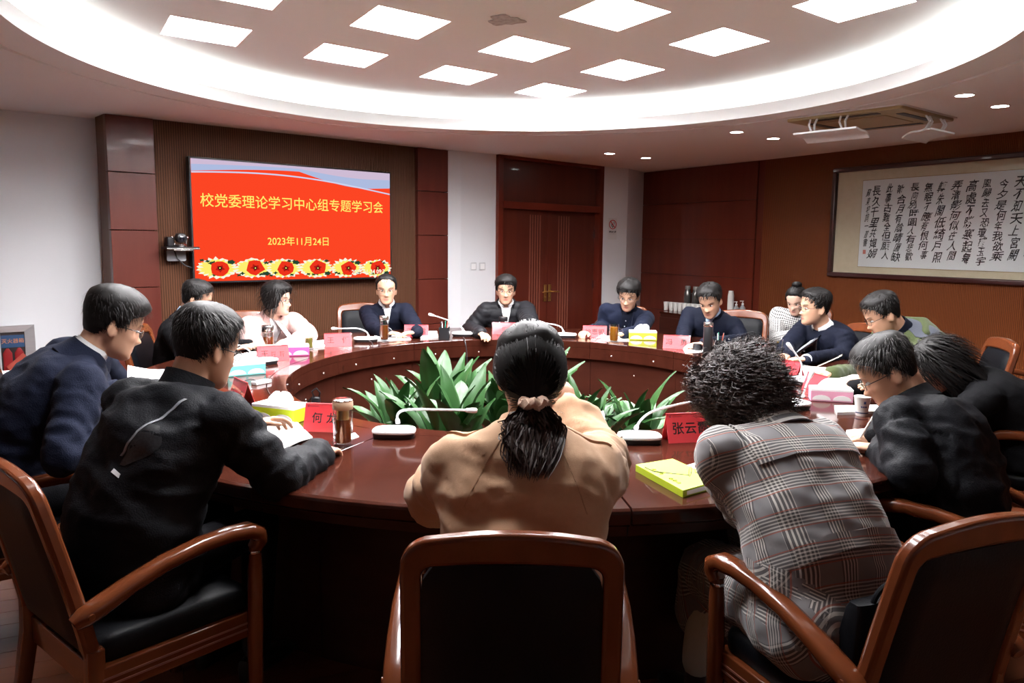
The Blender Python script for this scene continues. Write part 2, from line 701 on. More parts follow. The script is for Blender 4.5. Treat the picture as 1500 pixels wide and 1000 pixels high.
# right wall: smooth red panels, then ribbed veneer
ra, rb = Vector(W_I), Vector(W_R)
ru = (rb - ra).normalized()
M_rib_r = ribbed_mat('ribbed_veneer_red', (0.175, 0.050, 0.014), (0.092, 0.023, 0.006), 0.017, ru)
wall_obj('wall_right', W_I, W_R, M_rib_r)
mb, u_, n_ = wall('x', W_G, W_H, M_table_d, th=0.12)
wall_rp = struct('wall_right_panelled', mb, M_table_d)
for k in range(1, len(seams) - 1):
    mb2, _, nn = wall('x', W_G, W_H, M_wood_r, z0=seams[k] + 0.003, z1=seams[k + 1] - 0.003, th=0.02)
    o = mb2.build('panel', M_wood_r, wall_rp, smooth=False)
    o.location = (-nn.x * 0.03, -nn.y * 0.03, 0)
wall_obj('wall_right_step', W_H, W_I, M_wood_r)

# floor: boards laid at a slant to the camera
def inside(p, poly, m=0.0):
    c = False
    n = len(poly)
    for i in range(n):
        (x1_, y1_), (x2_, y2_) = poly[i][:2], poly[(i + 1) % n][:2]
        if (y1_ > p[1]) != (y2_ > p[1]) and p[0] < (x2_ - x1_) * (p[1] - y1_) / (y2_ - y1_) + x1_:
            c = not c
    return c


mb = MB()
mb.loft([[Vector((x, y, -0.1)) for x, y in ROOM], [Vector((x, y, -0.012)) for x, y in ROOM]])
floor = struct('floor', mb, M_floor_base)
fa = math.radians(24)
fx, fy = Vector((math.cos(fa), math.sin(fa))), Vector((-math.sin(fa), math.cos(fa)))
PW, PL = 0.125, 1.1
plank_mesh = []
for mtl in (M_floor, M_floor2):
    mb = MB()
    mb.box((0, 0, -0.008), (PL - 0.003, PW - 0.003, 0.016))
    plank_mesh.append(mb.mesh('plank', mtl, smooth=False))
cells = []
for j in range(-90, 110):
    off = (j * 0.37 % 1.0) * PL
    for i in range(-12, 14):
        c = fx * (i * PL + off) + fy * (j * PW)
        if inside(c, ROOM):
            cells.append((i, j, c))
spots = [Vector((-1.9, 2.6)), Vector((-0.5, 2.9)), Vector((0.5, 2.8)), Vector((-2.6, 3.4)), Vector((1.6, 2.5))]
cells.sort(key=lambda q: min((q[2] - s_).length for s_ in spots))
for i, j, c in cells[:300]:
    o = bpy.data.objects.new('plank', plank_mesh[(i * 7 + j * 3) % 2])
    link(o, floor)
    o.location = (c.x, c.y, 0)
    o.rotation_euler = (0, 0, fa)
rest = MB()
for i, j, c in cells[300:]:
    Mx = Matrix.Translation((c.x, c.y, 0)) @ Matrix.Rotation(fa, 4, 'Z')
    rest.box((0, 0, -0.008), (PL - 0.003, PW - 0.003, 0.016), (i * 7 + j * 3) % 2, Mx)
o = rest.build('floor_planks', [M_floor, M_floor2], floor, smooth=False)
o['kind'] = 'stuff'

# ceiling: soffit with shadow groove, oval recess with cove light, raised field with square lights
ts = [2 * math.pi * k / 144 for k in range(144)]
for p in ROOM:
    t = math.atan2((p[1] - CY) / EB, (p[0] - CX) / EA) % (2 * math.pi)
    ts.append(t)
ts = sorted(ts)


def room_hit(t):
    o_ = Vector((CX, CY))
    d_ = (ell(t) - o_)
    best = None
    for i in range(len(ROOM)):
        a, b = Vector(ROOM[i][:2]), Vector(ROOM[(i + 1) % len(ROOM)][:2])
        e = b - a
        den = d_.x * e.y - d_.y * e.x
        if abs(den) < 1e-9:
            continue
        k = ((a.x - o_.x) * e.y - (a.y - o_.y) * e.x) / den
        w = ((a.x - o_.x) * d_.y - (a.y - o_.y) * d_.x) / den
        if k > 0 and -1e-6 <= w <= 1 + 1e-6 and (best is None or k < best):
            best = k
    return o_ + d_ * best


def ring(r, z):
    return [Vector((p.x, p.y, z)) for p in r]


GI, GO = 0.26, 0.295
prof = [([ell(t) for t in ts], ZC), ([ell(t, GI) for t in ts], ZC), ([ell(t, GI) for t in ts], ZC + 0.055),
        ([ell(t, GO) for t in ts], ZC + 0.055), ([ell(t, GO) for t in ts], ZC), ([room_hit(t) for t in ts], ZC)]
mb = MB()
n = len(ts)
for k in range(len(prof) - 1):
    (r0, z0), (r1, z1) = prof[k], prof[k + 1]
    mb.add(ring(r0, z0) + ring(r1, z1), [(i, (i + 1) % n, n + (i + 1) % n, n + i) for i in range(n)], 1 if k in (1, 2, 3) else 0)
struct('ceiling', mb, [M_soffit, M_soffit])
mb = MB()
LIP = 0.098
prof = [(0.0, ZC), (0.0, ZC + LIP), (0.03, ZC + LIP), (0.03, ZC + 0.02), (0.42, ZC + 0.02), (0.42, ZR + 0.02)]
tt = [2 * math.pi * k / 160 for k in range(160)]
n = 160
for k in range(len(prof) - 1):
    r0, r1 = ring([ell(t, prof[k][0]) for t in tt], prof[k][1]), ring([ell(t, prof[k + 1][0]) for t in tt], prof[k + 1][1])
    mb.add(r0 + r1, [(i, (i + 1) % n, n + (i + 1) % n, n + i) for i in range(n)])
struct('trim_1', mb, M_fascia, smooth=True)
mb = MB()
r0, r1 = ring([ell(t, 0.12) for t in tt], ZC + 0.060), ring([ell(t, 0.18) for t in tt], ZC + 0.060)
r2, r3 = ring([ell(t, 0.18) for t in tt], ZC + 0.02), ring([ell(t, 0.12) for t in tt], ZC + 0.02)
rr = [r0, r1, r2, r3]
for k in range(4):
    a, b = rr[k], rr[(k + 1) % 4]
    mb.add(a + b, [(i, (i + 1) % n, n + (i + 1) % n, n + i) for i in range(n)])
tag(mb.build('cove_light', emit_mat('cove_glow', (0.93, 1.0, 0.97), COVE_POWER)), 'oval white light strip hidden in the ceiling cove', 'light')

LA, LB = Vector((0.762, 0.622)), Vector((0.511, -0.866))
L0 = Vector((0.06, 5.59))
la, lb = LA.normalized(), LB.normalized()
LH = 0.245


def lat(i, j):
    return L0 + LA * i + LB * j


# raised ceiling as a skewed grid with square openings
ia = sorted([-5.0, 6.0] + [i + s_ * LH / LA.length for i in range(-2, 2) for s_ in (-1, 1)])
jb = sorted([-5.0, 6.0] + [j + s_ * LH / LB.length for j in range(-1, 3) for s_ in (-1, 1)])
mb = MB()
for a in range(len(ia) - 1):
    for b in range(len(jb) - 1):
        ma, mbb = (ia[a] + ia[a + 1]) / 2, (jb[b] + jb[b + 1]) / 2
        if abs(ma - round(ma)) < 1e-6 and abs(mbb - round(mbb)) < 1e-6 and -2 <= round(ma) <= 1 and -1 <= round(mbb) <= 2 and ia[a + 1] - ia[a] < 0.9 and jb[b + 1] - jb[b] < 0.9:
            continue
        q = [lat(ia[a], jb[b]), lat(ia[a + 1], jb[b]), lat(ia[a + 1], jb[b + 1]), lat(ia[a], jb[b + 1])]
        mb.add([Vector((p.x, p.y, ZR)) for p in q], [(0, 1, 2, 3)])
struct('ceiling_recess', mb, M_ceil)
M_panel = emit_mat('light_panel', (1.0, 0.985, 1.0), PANEL_POWER)
M_box = mat('light_box_white', (0.86, 0.86, 0.86), 0.6)
# the four by four grid fills the oval; these five lie just beyond the picture's upper edge
OFFSCREEN = ((-2, 1), (-2, 2), (-1, 1), (-1, 2), (0, 2))
for i in range(-2, 2):
    for j in range(-1, 3):
        c = lat(i, j)
        edge = i in (-2, 1) or j in (-1, 2)
        off_ = '_offscreen' if (i, j) in OFFSCREEN else ''
        t = thing('ceiling_light' + off_, 'square ceiling light, %s row from the screen wall, %s from the calligraphy wall' % (('first', 'second', 'third', 'fourth')[j + 1], ('fourth', 'third', 'second', 'first')[i + 2]), 'ceiling light', (c.x, c.y, ZR), 0, 'square lights in the oval ceiling')
        q = [la * LH * a + lb * LH * b for a, b in ((-1, -1), (1, -1), (1, 1), (-1, 1))]
        mb = MB()
        D_ = 0.09
        mb.add([Vector((p.x, p.y, -0.001)) for p in q] + [Vector((p.x * 0.97, p.y * 0.97, D_)) for p in q], [(k, (k + 1) % 4, 4 + (k + 1) % 4, 4 + k) for k in range(4)])
        mb.build('housing', M_box, t, smooth=False)
        mb = MB()
        mb.add([Vector((p.x * 0.97, p.y * 0.97, D_)) for p in q] + [Vector((p.x * 0.97, p.y * 0.97, D_ + 0.01)) for p in q], [(0, 1, 2, 3), (4, 5, 6, 7)] + [(k, (k + 1) % 4, 4 + (k + 1) % 4, 4 + k) for k in range(4)])
        mb.build('diffuser' + off_, M_panel, t, smooth=False)

# irregular grey-brown stain on the raised ceiling, laid on as a thin patch
c = atz(740, 30, ZR - 0.004)
mb = MB()
poly = [(0.10 * (1 + 0.2 * math.sin(3 * a + 1) + 0.12 * math.sin(7 * a)) * math.cos(a), 0.10 * (1 + 0.2 * math.sin(3 * a + 1) + 0.12 * math.sin(7 * a)) * math.sin(a)) for a in [2 * math.pi * k / 28 for k in range(28)]]
mb.prism(poly, -0.002, 0.003)
o = mb.build('ceiling_stain', mat('stained_plaster', (0.50, 0.47, 0.46), 0.9, var=((0.36, 0.32, 0.31), (30, 30, 30), 4, 0.15)), smooth=False)
o.location = c
tag(o, 'small irregular brownish stain on the raised ceiling', 'stain')

# downlights in the soffit
M_dl = emit_mat('downlight_glow', (1.0, 0.99, 0.96), DOWN_POWER)
downs = [P2(893, 224.5), P2(946, 231), P2(1079, 193), P2(1133, 202.5), P2(1413, 139), P2(1465, 155)]
dlab = ['near the double door, on the recess side', 'near the double door, on the wall side', 'beside the cassette, on the recess side', 'beside the cassette, on the wall side', 'above the framed calligraphy, on the recess side', 'above the framed calligraphy, on the wall side']
for k, (p, l) in enumerate(zip(downs, dlab)):
    t = thing('downlight', 'round recessed downlight in the soffit ' + l, 'downlight', (p[0], p[1], ZC), 0, 'downlights in the soffit')
    mb = MB()
    n = 24
    pr = [(0.070, 0.0), (0.070, -0.006), (0.058, -0.006), (0.056, 0.0)]
    mb.loft([[Vector((r * math.cos(2 * math.pi * i / n), r * math.sin(2 * math.pi * i / n), z)) for i in range(n)] for r, z in pr], cap=False, closed=True)
    mb.build('trim_ring', M_wp, t)
    mb = MB()
    mb.lathe([(0.057, -0.003), (0.057, 0.004)], 24)
    mb.build('lens', M_dl, t)
    ld = bpy.data.lights.new('downlight_beam', 'SPOT')
    ld.energy = SPOT_POWER
    ld.spot_size = math.radians(95)
    ld.spot_blend = 0.8
    ld.shadow_soft_size = 0.05
    lo = bpy.data.objects.new('beam', ld)
    link(lo, t)
    lo.location = (0, 0, -0.02)

# ceiling cassette with two deflector wings
acc = Vector((2.94, 6.68))
t = thing('air_conditioner', 'yellowed square ceiling cassette air conditioner with white deflector wings', 'air conditioner', (acc.x, acc.y, ZC), math.atan2(LA.y, LA.x))
M_ac = mat('yellowed_plastic', (0.40, 0.31, 0.155), 0.4, var=((0.46, 0.37, 0.2), (4, 4, 4), 3, 0.3))
mb = MB()
mb.prism(rrect(0.95, 0.95, 0.03), -0.03, 0.001)
mb.build('fascia_panel', M_ac, t, bevel=0.006)
mb = MB()
mb.prism(rrect(0.99, 0.99, 0.03), -0.008, 0.002)
mb.build('surround', M_wp, t, bevel=0.002)
mb = MB()
mb.prism(rrect(0.5, 0.5, 0.02), -0.036, -0.028)
mb.build('intake_grille', M_ac, t, bevel=0.004)
for k in range(4):
    mb = MB()
    Mx = Matrix.Rotation(k * math.pi / 2, 4, 'Z')
    mb.box((0, 0.37, -0.031), (0.52, 0.06, 0.006), 0, Mx)
    mb.build('outlet_slot', M_black, t, smooth=False)
for k, (ox, oy, rot, hl_) in enumerate(((-0.42, 0.10, math.pi / 2, 0.27), (0.14, -0.42, math.pi, 0.22))):
    mb = MB()
    Mx = Matrix.Translation((ox, oy, 0)) @ Matrix.Rotation(rot, 4, 'Z')
    rings = []
    for i in range(9):
        y = -0.11 + 0.22 * i / 8
        z = -0.16 + 0.22 * y - 0.02 * (y / 0.11) ** 2 + 0.008 * math.sin(i * 0.9)
        rings.append([Vector((-hl_, y, z)), Vector((hl_, y, z)), Vector((hl_, y, z + 0.016)), Vector((-hl_, y, z + 0.016))])
    mb.loft(rings, 0, M=Mx)
    w = mb.build('deflector', M_wp, t, bevel=0.004)
    for x in (-0.13, 0.13):
        for dx in (-0.03, 0.03):
            mb = MB()
            mb.tube([(x + dx, 0.04, -0.03), (x + dx * 0.8, 0.07, -0.08), (x + dx * 0.5, 0.04, -0.13), (x + dx * 0.4, 0.0, -0.158)], 0.009, 6, M=Mx)
            mb.build('bracket_arm', M_wp, w)

# ================================================================== ON THE WALLS
# television
TVY = -0.10   # screen face in front of the wall


def on_tv(px, py):
    p0, p1 = wa - wn * 0.095, wb - wn * 0.095
    p = on_wall(px, py, p0, p1)
    return (Vector((p.x, p.y)) - wa).dot(wu), p.z


tl, tr_, bl, br = on_tv(276, 227.5), on_tv(575, 252.6), on_tv(283, 410), on_tv(572, 412)
ts0, ts1 = (tl[0] + bl[0]) / 2, (tr_[0] + br[0]) / 2
tz0, tz1 = (bl[1] + br[1]) / 2, (tl[1] + tr_[1]) / 2
tv = thing('television', 'large wall screen showing a red slide with yellow title and flowers', 'screen')
tv.matrix_world = basis((wa.x, wa.y, 0), XW, YW, UPV)
mb = MB()
mb.box(((ts0 + ts1) / 2, -0.055, (tz0 + tz1) / 2), (ts1 - ts0, 0.075, tz1 - tz0))
mb.build('bezel', M_black, tv, smooth=False, bevel=0.005)
M_scr = emit_mat('screen_red', (1.0, 0.062, 0.018), 0.98 * SCREEN_POWER)
bz = 0.018
mb = MB()
mb.box(((ts0 + ts1) / 2, -0.0935, (tz0 + tz1) / 2), (ts1 - ts0 - 2 * bz, 0.004, tz1 - tz0 - 2 * bz))
screen = mb.build('screen', M_scr, tv, smooth=False)
M_yel = emit_mat('screen_yellow', (1.0, 0.86, 0.16), SCREEN_POWER)
M_pal = emit_mat('screen_pale_blue', (0.42, 0.50, 0.74), SCREEN_POWER)
M_lil = emit_mat('screen_lilac', (0.62, 0.50, 0.66), SCREEN_POWER)
M_wht = emit_mat('screen_white', (0.95, 0.93, 0.75), SCREEN_POWER)
M_gry = emit_mat('screen_green', (0.02, 0.06, 0.03), SCREEN_POWER)
M_blk = emit_mat('screen_black', (0.012, 0.008, 0.008), SCREEN_POWER)
M_ptl = emit_mat('screen_petal', (0.85, 0.035, 0.012), SCREEN_POWER)
M_ptd = emit_mat('screen_petal_dark', (0.42, 0.012, 0.008), SCREEN_POWER)
sx0, sx1, sz0, sz1 = ts0 + bz, ts1 - bz, tz0 + bz, tz1 - bz
SW_, SH_ = sx1 - sx0, sz1 - sz0


def sp(fx_, fz_, y):
    return Vector((sx0 + fx_ * SW_, y, sz0 + fz_ * SH_))


def strip(top, bot, m, y, name):
    mb = MB()
    n = len(top)
    mb.add([sp(a, b, y) for a, b in top] + [sp(a, b, y) for a, b in bot], [(i, i + 1, n + i + 1, n + i) for i in range(n - 1)])
    mb.build(name, m, screen, smooth=False)


xs = [k / 24 for k in range(25)]
lowl = [0.90 + 0.055 * math.sin(min(x / 0.50, 1) * math.pi * 0.5) if x < 0.5 else 0.955 - 0.115 * math.sin(min((x - 0.5) / 0.36, 1) * math.pi / 2) + max(0, x - 0.86) * 0.12 for x in xs]
strip([(x, 1.0) for x in xs], list(zip(xs, lowl)), M_lil, -0.0962, 'wave_band')
strip([(x, l + 0.55 * (1 - l)) for x, l in zip(xs, lowl)], list(zip(xs, lowl)), M_pal, -0.0965, 'wave_band')
mid = [0.885 + 0.035 * math.sin(x * math.pi * 1.15) - 0.075 * x * x for x in xs]
strip([(x, m_ + 0.012) for x, m_ in zip(xs, mid)], list(zip(xs, mid)), emit_mat('screen_ribbon', (0.62, 0.66, 0.86), SCREEN_POWER), -0.0968, 'wave_ribbon')


def screen_text(name, txt, pl, pr_, m, bold):
    a, b = on_tv(*pl), on_tv(*pr_)
    o = text_obj(name, txt, 1.0, m, Matrix(), screen, bold=bold)
    co = np.array([v.co for v in o.data.vertices])
    w = co[:, 0].max() - co[:, 0].min()
    cxm, cym = (co[:, 0].max() + co[:, 0].min()) / 2, (co[:, 1].max() + co[:, 1].min()) / 2
    k = (b[0] - a[0]) / w
    Mx = basis(((a[0] + b[0]) / 2, -0.0975, (a[1] + b[1]) / 2), (1, 0, 0), (0, 0, 1), (0, -1, 0)) @ Matrix.Scale(k, 4) @ Matrix.Translation((-cxm, -cym, 0))
    o.matrix_local = Mx


screen_text('title_text', '校党委理论学习中心组专题学习会', (293, 291), (561, 305), M_yel, 0.006)
screen_text('date_text', '2023年11月24日', (392, 352), (481, 354), M_yel, 0.008)
screen_text('clock_text', '2023-11-24 09:3', (515, 397.5), (563, 398), M_wht, 0.02)
rs = random.Random(3)


def blob(cx, cz, rx, rz, spikes, jag, m, y, name, ph=0.0):
    mb = MB()
    n = spikes * 2
    pts = []
    for k in range(n):
        a = 2 * math.pi * k / n + ph
        r = 1.0 if k % 2 == 0 else jag
        r *= rs.uniform(0.9, 1.1)
        pts.append(Vector((cx + rx * r * math.cos(a), y, cz + rz * r * math.sin(a))))
    mb.add([Vector((cx, y, cz))] + pts, [(0, 1 + k, 1 + (k + 1) % n) for k in range(n)])
    mb.build(name, m, screen, smooth=False)


for k in range(6):
    px = (319, 371, 416, 463, 508, 551)[k]
    s_, z_ = on_tv(px, 392.5)
    up = 1 if k % 2 else -1
    blob(s_, z_, 0.20, 0.10, 19, 0.84, M_wht, -0.0962, 'flower_edge')
    blob(s_, z_, 0.18, 0.088, 19, 0.78, M_yel, -0.0964, 'flower_leaves', 0.2)
    for q in range(7):
        blob(s_ + rs.uniform(-0.15, 0.15), z_ + rs.choice((-1, 1)) * rs.uniform(0.045, 0.075), 0.03, 0.016, 4, 0.5, M_gry, -0.0966, 'flower_leaf_dark', rs.uniform(0, 3))
    blob(s_ + 0.13, z_ - 0.055 * up, 0.045, 0.024, 5, 0.7, M_gry, -0.0966, 'flower_leaf_dark')
    blob(s_ + 0.02, z_ + 0.005 * up, 0.095, 0.076, 5, 0.9, M_ptl, -0.0968, 'flower_petals', k)
    blob(s_ + 0.02, z_ + 0.004 * up, 0.05, 0.036, 5, 0.6, M_ptd, -0.0970, 'flower_petals', k + 1)
    blob(s_ + 0.02, z_, 0.022, 0.02, 6, 0.7, M_blk, -0.0972, 'flower_centre')
    blob(s_ + 0.02, z_, 0.008, 0.008, 5, 0.8, M_yel, -0.0974, 'flower_centre')

# conference camera on a bracket beside the screen
cs, cz = wall_s(257, 362)
t = thing('conference_camera', 'black and silver conference camera on a wall bracket beside the screen', 'camera')
t.matrix_world = basis((wa.x + wu.x * cs - wn.x * 0.035, wa.y + wu.y * cs - wn.y * 0.035, cz), XW, YW, UPV)
mb = MB()
mb.box((0, -0.09, -0.005), (0.29, 0.15, 0.022))
mb.build('shelf', M_black, t, bevel=0.004)
mb = MB()
mb.box((0, -0.168, -0.012), (0.29, 0.012, 0.014))
mb.box((0, -0.165, -0.024), (0.17, 0.02, 0.012))
mb.build('shelf_edge', M_steel, t, bevel=0.003)
mb = MB()
mb.prism(rrect(0.17, 0.10, 0.015), 0, 0.006, M=basis((-0.01, -0.004, -0.075), (1, 0, 0), (0, 0, 1), (0, -1, 0)))
mb.build('wall_plate', M_grey, t)
mb = MB()
mb.lathe([(0.055, 0.007), (0.058, 0.02), (0.05, 0.03)], 20, M=Matrix.Translation((0, -0.09, 0)))
mb.tube([(-0.052, -0.09, 0.02), (-0.056, -0.09, 0.06), (-0.06, -0.09, 0.085)], 0.009, 8)
mb.tube([(0.052, -0.09, 0.02), (0.056, -0.09, 0.06), (0.06, -0.09, 0.085)], 0.009, 8)
mb.ball((-0.066, -0.09, 0.088), 0.014, 10)
mb.ball((0.066, -0.09, 0.088), 0.014, 10)
mb.build('yoke', M_steel, t)
mb = MB()
mb.ball((0, -0.085, 0.085), 0.046, 16)
mb.tube([(0, -0.09, 0.085), (0, -0.145, 0.085), (0, -0.15, 0.085)], [0.045, 0.043, 0.036], 16)
hd = mb.build('camera_head', M_black, t)
mb = MB()
mb.tube([(0, -0.149, 0.085), (0, -0.1525, 0.085)], [0.026, 0.022], 16)
mb.build('lens', mat('lens_glass', (0.01, 0.012, 0.02), 0.03, coat=1.0), hd)
mb = MB()
mb.box((-0.085, -0.06, 0.05), (0.06, 0.09, 0.09))
mb.build('rear_housing', M_black, t, bevel=0.012)
mb = MB()
mb.tube([(-0.03, -0.02, -0.03), (-0.01, -0.03, -0.10), (0.05, -0.03, -0.16), (0.12, -0.03, -0.19), (0.19, -0.03, -0.20), (0.22, -0.02, -0.26)], 0.006, 6)
mb.tube([(0.10, -0.05, -0.03), (0.15, -0.04, -0.07), (0.22, -0.03, -0.08)], 0.005, 6)
mb.build('cable', M_black, t)
mb = MB()
mb.tube([(0.165, -0.02, -0.17), (0.15, -0.02, -0.20), (0.155, -0.02, -0.25), (0.17, -0.02, -0.25)], 0.005, 6)
mb.build('cable_clip', M_wp, t)


# wall switches and no-smoking notice
def plate(px, py, a, b, w, h, name, label, cat, group=None):
    p = on_wall(px, py, a, b)
    u = Vector((b[0] - a[0], b[1] - a[1], 0)).normalized()
    n = UPV.cross(u)
    t = thing(name, label, cat, (0, 0, 0), 0, group)
    t.matrix_world = basis(p, u, n, UPV)
    return t


for px, l in ((693, 'farther from the door'), (706, 'nearer the door')):
    t = plate(px, 390, W_C, W_D, 0.086, 0.086, 'light_switch', 'white square switch plate on the column, ' + l, 'switch', 'switch plates on the column')
    mb = MB()
    mb.box((0, -0.005, 0), (0.088, 0.012, 0.09))
    mb.build('plate', mat('switch_white', (0.52, 0.53, 0.55), 0.4), t, bevel=0.003)
    mb = MB()
    mb.box((0, -0.012, 0), (0.062, 0.006, 0.066))
    mb.build('rocker', M_wp, t, bevel=0.002)
t = plate(897, 334, W_E, W_F, 0.2, 0.3, 'no_smoking_sign', 'white no smoking notice with red ring on the column', 'sign')
mb = MB()
mb.box((0, -0.003, -0.01), (0.155, 0.006, 0.30))
mb.build('sheet', mat('notice_grey', (0.66, 0.66, 0.67), 0.5), t, smooth=False)
M_red = mat('sign_red', (0.50, 0.02, 0.03), 0.5)
mb = MB()
n = 32
rings = [[Vector((r * math.cos(2 * math.pi * i / n), y, 0.05 + r * math.sin(2 * math.pi * i / n))) for i in range(n)] for r, y in ((0.066, -0.006), (0.066, -0.009), (0.055, -0.009), (0.055, -0.006))]
mb.loft(rings, 0, cap=False, closed=True)
mb.box((0, -0.0085, 0), (0.012, 0.003, 0.115), 0, Matrix.Translation((0, 0, 0.05)) @ Matrix.Rotation(math.radians(-42), 4, 'Y'))
mb.build('prohibition_ring', M_red, t)
mb = MB()
mb.tube([(-0.005, -0.0065, 0.005), (0.004, -0.0065, 0.028)], 0.012, 8, sy=0.2)
mb.box((-0.015, -0.0065, 0.045), (0.012, 0.002, 0.05), 0)
mb.box((0.024, -0.0065, 0.07), (0.008, 0.002, 0.035), 0)
mb.build('cigarette_mark', M_ink, t)
text_obj('notice_text', '请勿吸烟', 0.032, M_ink, basis((0, -0.0068, -0.055), (1, 0, 0), (0, 0, 1), (0, -1, 0)), t, bold=0.001)
text_obj('notice_text', 'NO SMOKING', 0.017, M_print, basis((0, -0.0068, -0.082), (1, 0, 0), (0, 0, 1), (0, -1, 0)), t)

# framed calligraphy
rn = Vector((-ru.y, ru.x))
if rn.dot(Vector((W_I[0] - CX, W_I[1] - CY))) < 0:
    rn = -rn


def on_r(px, py):
    p = on_wall(px, py, W_I, W_R)
    return (Vector((p.x, p.y)) - ra).dot(ru), p.z


f0 = (on_r(1224, 248)[0] + on_r(1216.5, 407)[0]) / 2
fz1 = (on_r(1224, 248)[1] + on_r(1500, 221.5)[1]) / 2
fz0 = (on_r(1216.5, 407)[1] + on_r(1500, 415)[1]) / 2
p0, pz1 = on_r(1266, 265)
p0b, pz0 = on_r(1258.5, 390)
p0 = (p0 + p0b) / 2
ca, cb = on_r(1283, 320)[0], on_r(1491, 320)[0]
cstep = (cb - ca) / 10
p1 = ca + cstep * 11.7
f1 = p1 + (p0 - f0)
pic = thing('framed_calligraphy', 'long framed scroll of black brush calligraphy behind glass', 'picture')
pic.matrix_world = basis((ra.x, ra.y, 0), (ru.x, ru.y, 0), (rn.x, rn.y, 0), UPV)
M_fr = mat('dark_frame', (0.035, 0.008, 0.008), 0.3, coat=0.3)
fw = 0.05
for nm, c, s_ in (('frame_rail', ((f0 + f1) / 2, -0.03, fz1 - fw / 2), (f1 - f0, 0.06, fw)), ('frame_rail', ((f0 + f1) / 2, -0.03, fz0 + fw / 2), (f1 - f0, 0.06, fw)),
                  ('frame_stile', (f0 + fw / 2, -0.03, (fz0 + fz1) / 2), (fw, 0.06, fz1 - fz0 - 2 * fw + 0.002)), ('frame_stile', (f1 - fw / 2, -0.03, (fz0 + fz1) / 2), (fw, 0.06, fz1 - fz0 - 2 * fw + 0.002))):
    mb = MB()
    mb.box(c, s_)
    mb.build(nm, M_fr, pic, bevel=0.012, seg=3)
mb = MB()
mb.box(((f0 + f1) / 2, -0.008, (fz0 + fz1) / 2), (f1 - f0 - fw, 0.012, fz1 - fz0 - fw))
mb.build('silk_mount', mat('cream_silk', (0.52, 0.45, 0.31), 0.7, var=((0.57, 0.50, 0.36), (12, 12, 12), 5, 0.2)), pic, smooth=False)
mb = MB()
mb.box(((p0 + p1) / 2, -0.016, (pz0 + pz1) / 2), (p1 - p0 + 0.012, 0.004, pz1 - pz0 + 0.012), 0)
mb.build('paper_border', mat('gold_line', (0.30, 0.22, 0.10), 0.6), pic, smooth=False)
mb = MB()
mb.box(((p0 + p1) / 2, -0.0185, (pz0 + pz1) / 2), (p1 - p0, 0.004, pz1 - pz0), 0)
sheet = mb.build('paper', mat('rice_paper', (0.66, 0.69, 0.70), 0.8), pic, smooth=False)
cols = ['長久千里共嬋娟', '此事古難全但願人', '離合月有陰晴圓缺', '長向別時圓人有悲歡', '無眠不應有恨何事', '轉朱閣低綺戶照', '弄清影何似在人間', '高處不勝寒起舞', '風歸去又恐瓊樓玉宇', '今夕是何年我欲乘', '天不知天上宮闕', '明月幾時有把酒問青']
rc = random.Random(5)


def calligraphy(txt, x, ztop, zbot, w, parent):
    me = text_mesh('\n'.join(txt), 1.0, M_ink, bold=0.012)
    co = np.array([v.co for v in me.vertices])
    n = len(txt)
    y1, y0 = co[:, 1].max(), co[:, 1].min()
    fz = (co[:, 1] - y0) / (y1 - y0)
    idx = np.minimum(((1 - fz) * n).astype(int), n - 1)
    sc = np.array([rc.uniform(0.75, 1.25) for _ in range(n)])[idx]
    dx = np.array([rc.uniform(-0.12, 0.12) for _ in range(n)])[idx]
    sh = np.array([rc.uniform(0.1, 0.5) for _ in range(n)])[idx]
    cyc = 1 - (idx + 0.5) / n
    lz = (fz - cyc)
    xx = (co[:, 0] * sc * w + dx * w + lz * (ztop - zbot) * sh * 0.8)
    zz = (cyc + lz * 1.02) * (ztop - zbot) + zbot
    out = []
    for a, b in zip(xx, zz):
        q = noise.noise_vector(Vector((a * 26 + x * 9, b * 26, x)))
        out.append((x + a + q.x * w * 0.10, -0.0215, b + q.y * w * 0.10))
    for v, p in zip(me.vertices, out):
        v.co = p
    o = bpy.data.objects.new('brush_column', me)
    link(o, parent)


pad = (pz1 - pz0) * 0.05
for k, tx in enumerate(cols):
    x = ca + cstep * k
    calligraphy(tx, x, pz1 - pad - rc.uniform(0, 0.03), pz0 + pad + (0.25 if len(tx) < 5 else rc.uniform(0.0, 0.06)), cstep * 0.62, sheet)
calligraphy('蘇東坡詞一首書', ca - cstep * 0.62, pz1 - 0.09, pz0 + 0.22, cstep * 0.3, sheet)
mb = MB()
mb.box((ca - cstep * 0.68, -0.0215, pz0 + 0.16), (0.035, 0.002, 0.045))
mb.build('red_seal', mat('seal_red', (0.55, 0.2, 0.17), 0.7), sheet, smooth=False)
mb = MB()
mb.box(((f0 + f1) / 2, -0.028, (fz0 + fz1) / 2), (f1 - f0 - 2 * fw, 0.003, fz1 - fz0 - 2 * fw))
mb.build('glass_pane', clear_mat('picture_glass', (0.98, 0.99, 0.99), 0.01, 0.015), pic, smooth=False)

# recessed fire extinguisher box in the left wall
lwa = Vector(W_L)
lwu = (Vector(W_M) - lwa).normalized()
lwn = Vector((-lwu.y, lwu.x))


def on_l(px, py):
    p = on_wall(px, py, W_L, W_M)
    return (Vector((p.x, p.y)) - lwa).dot(lwu), p.z


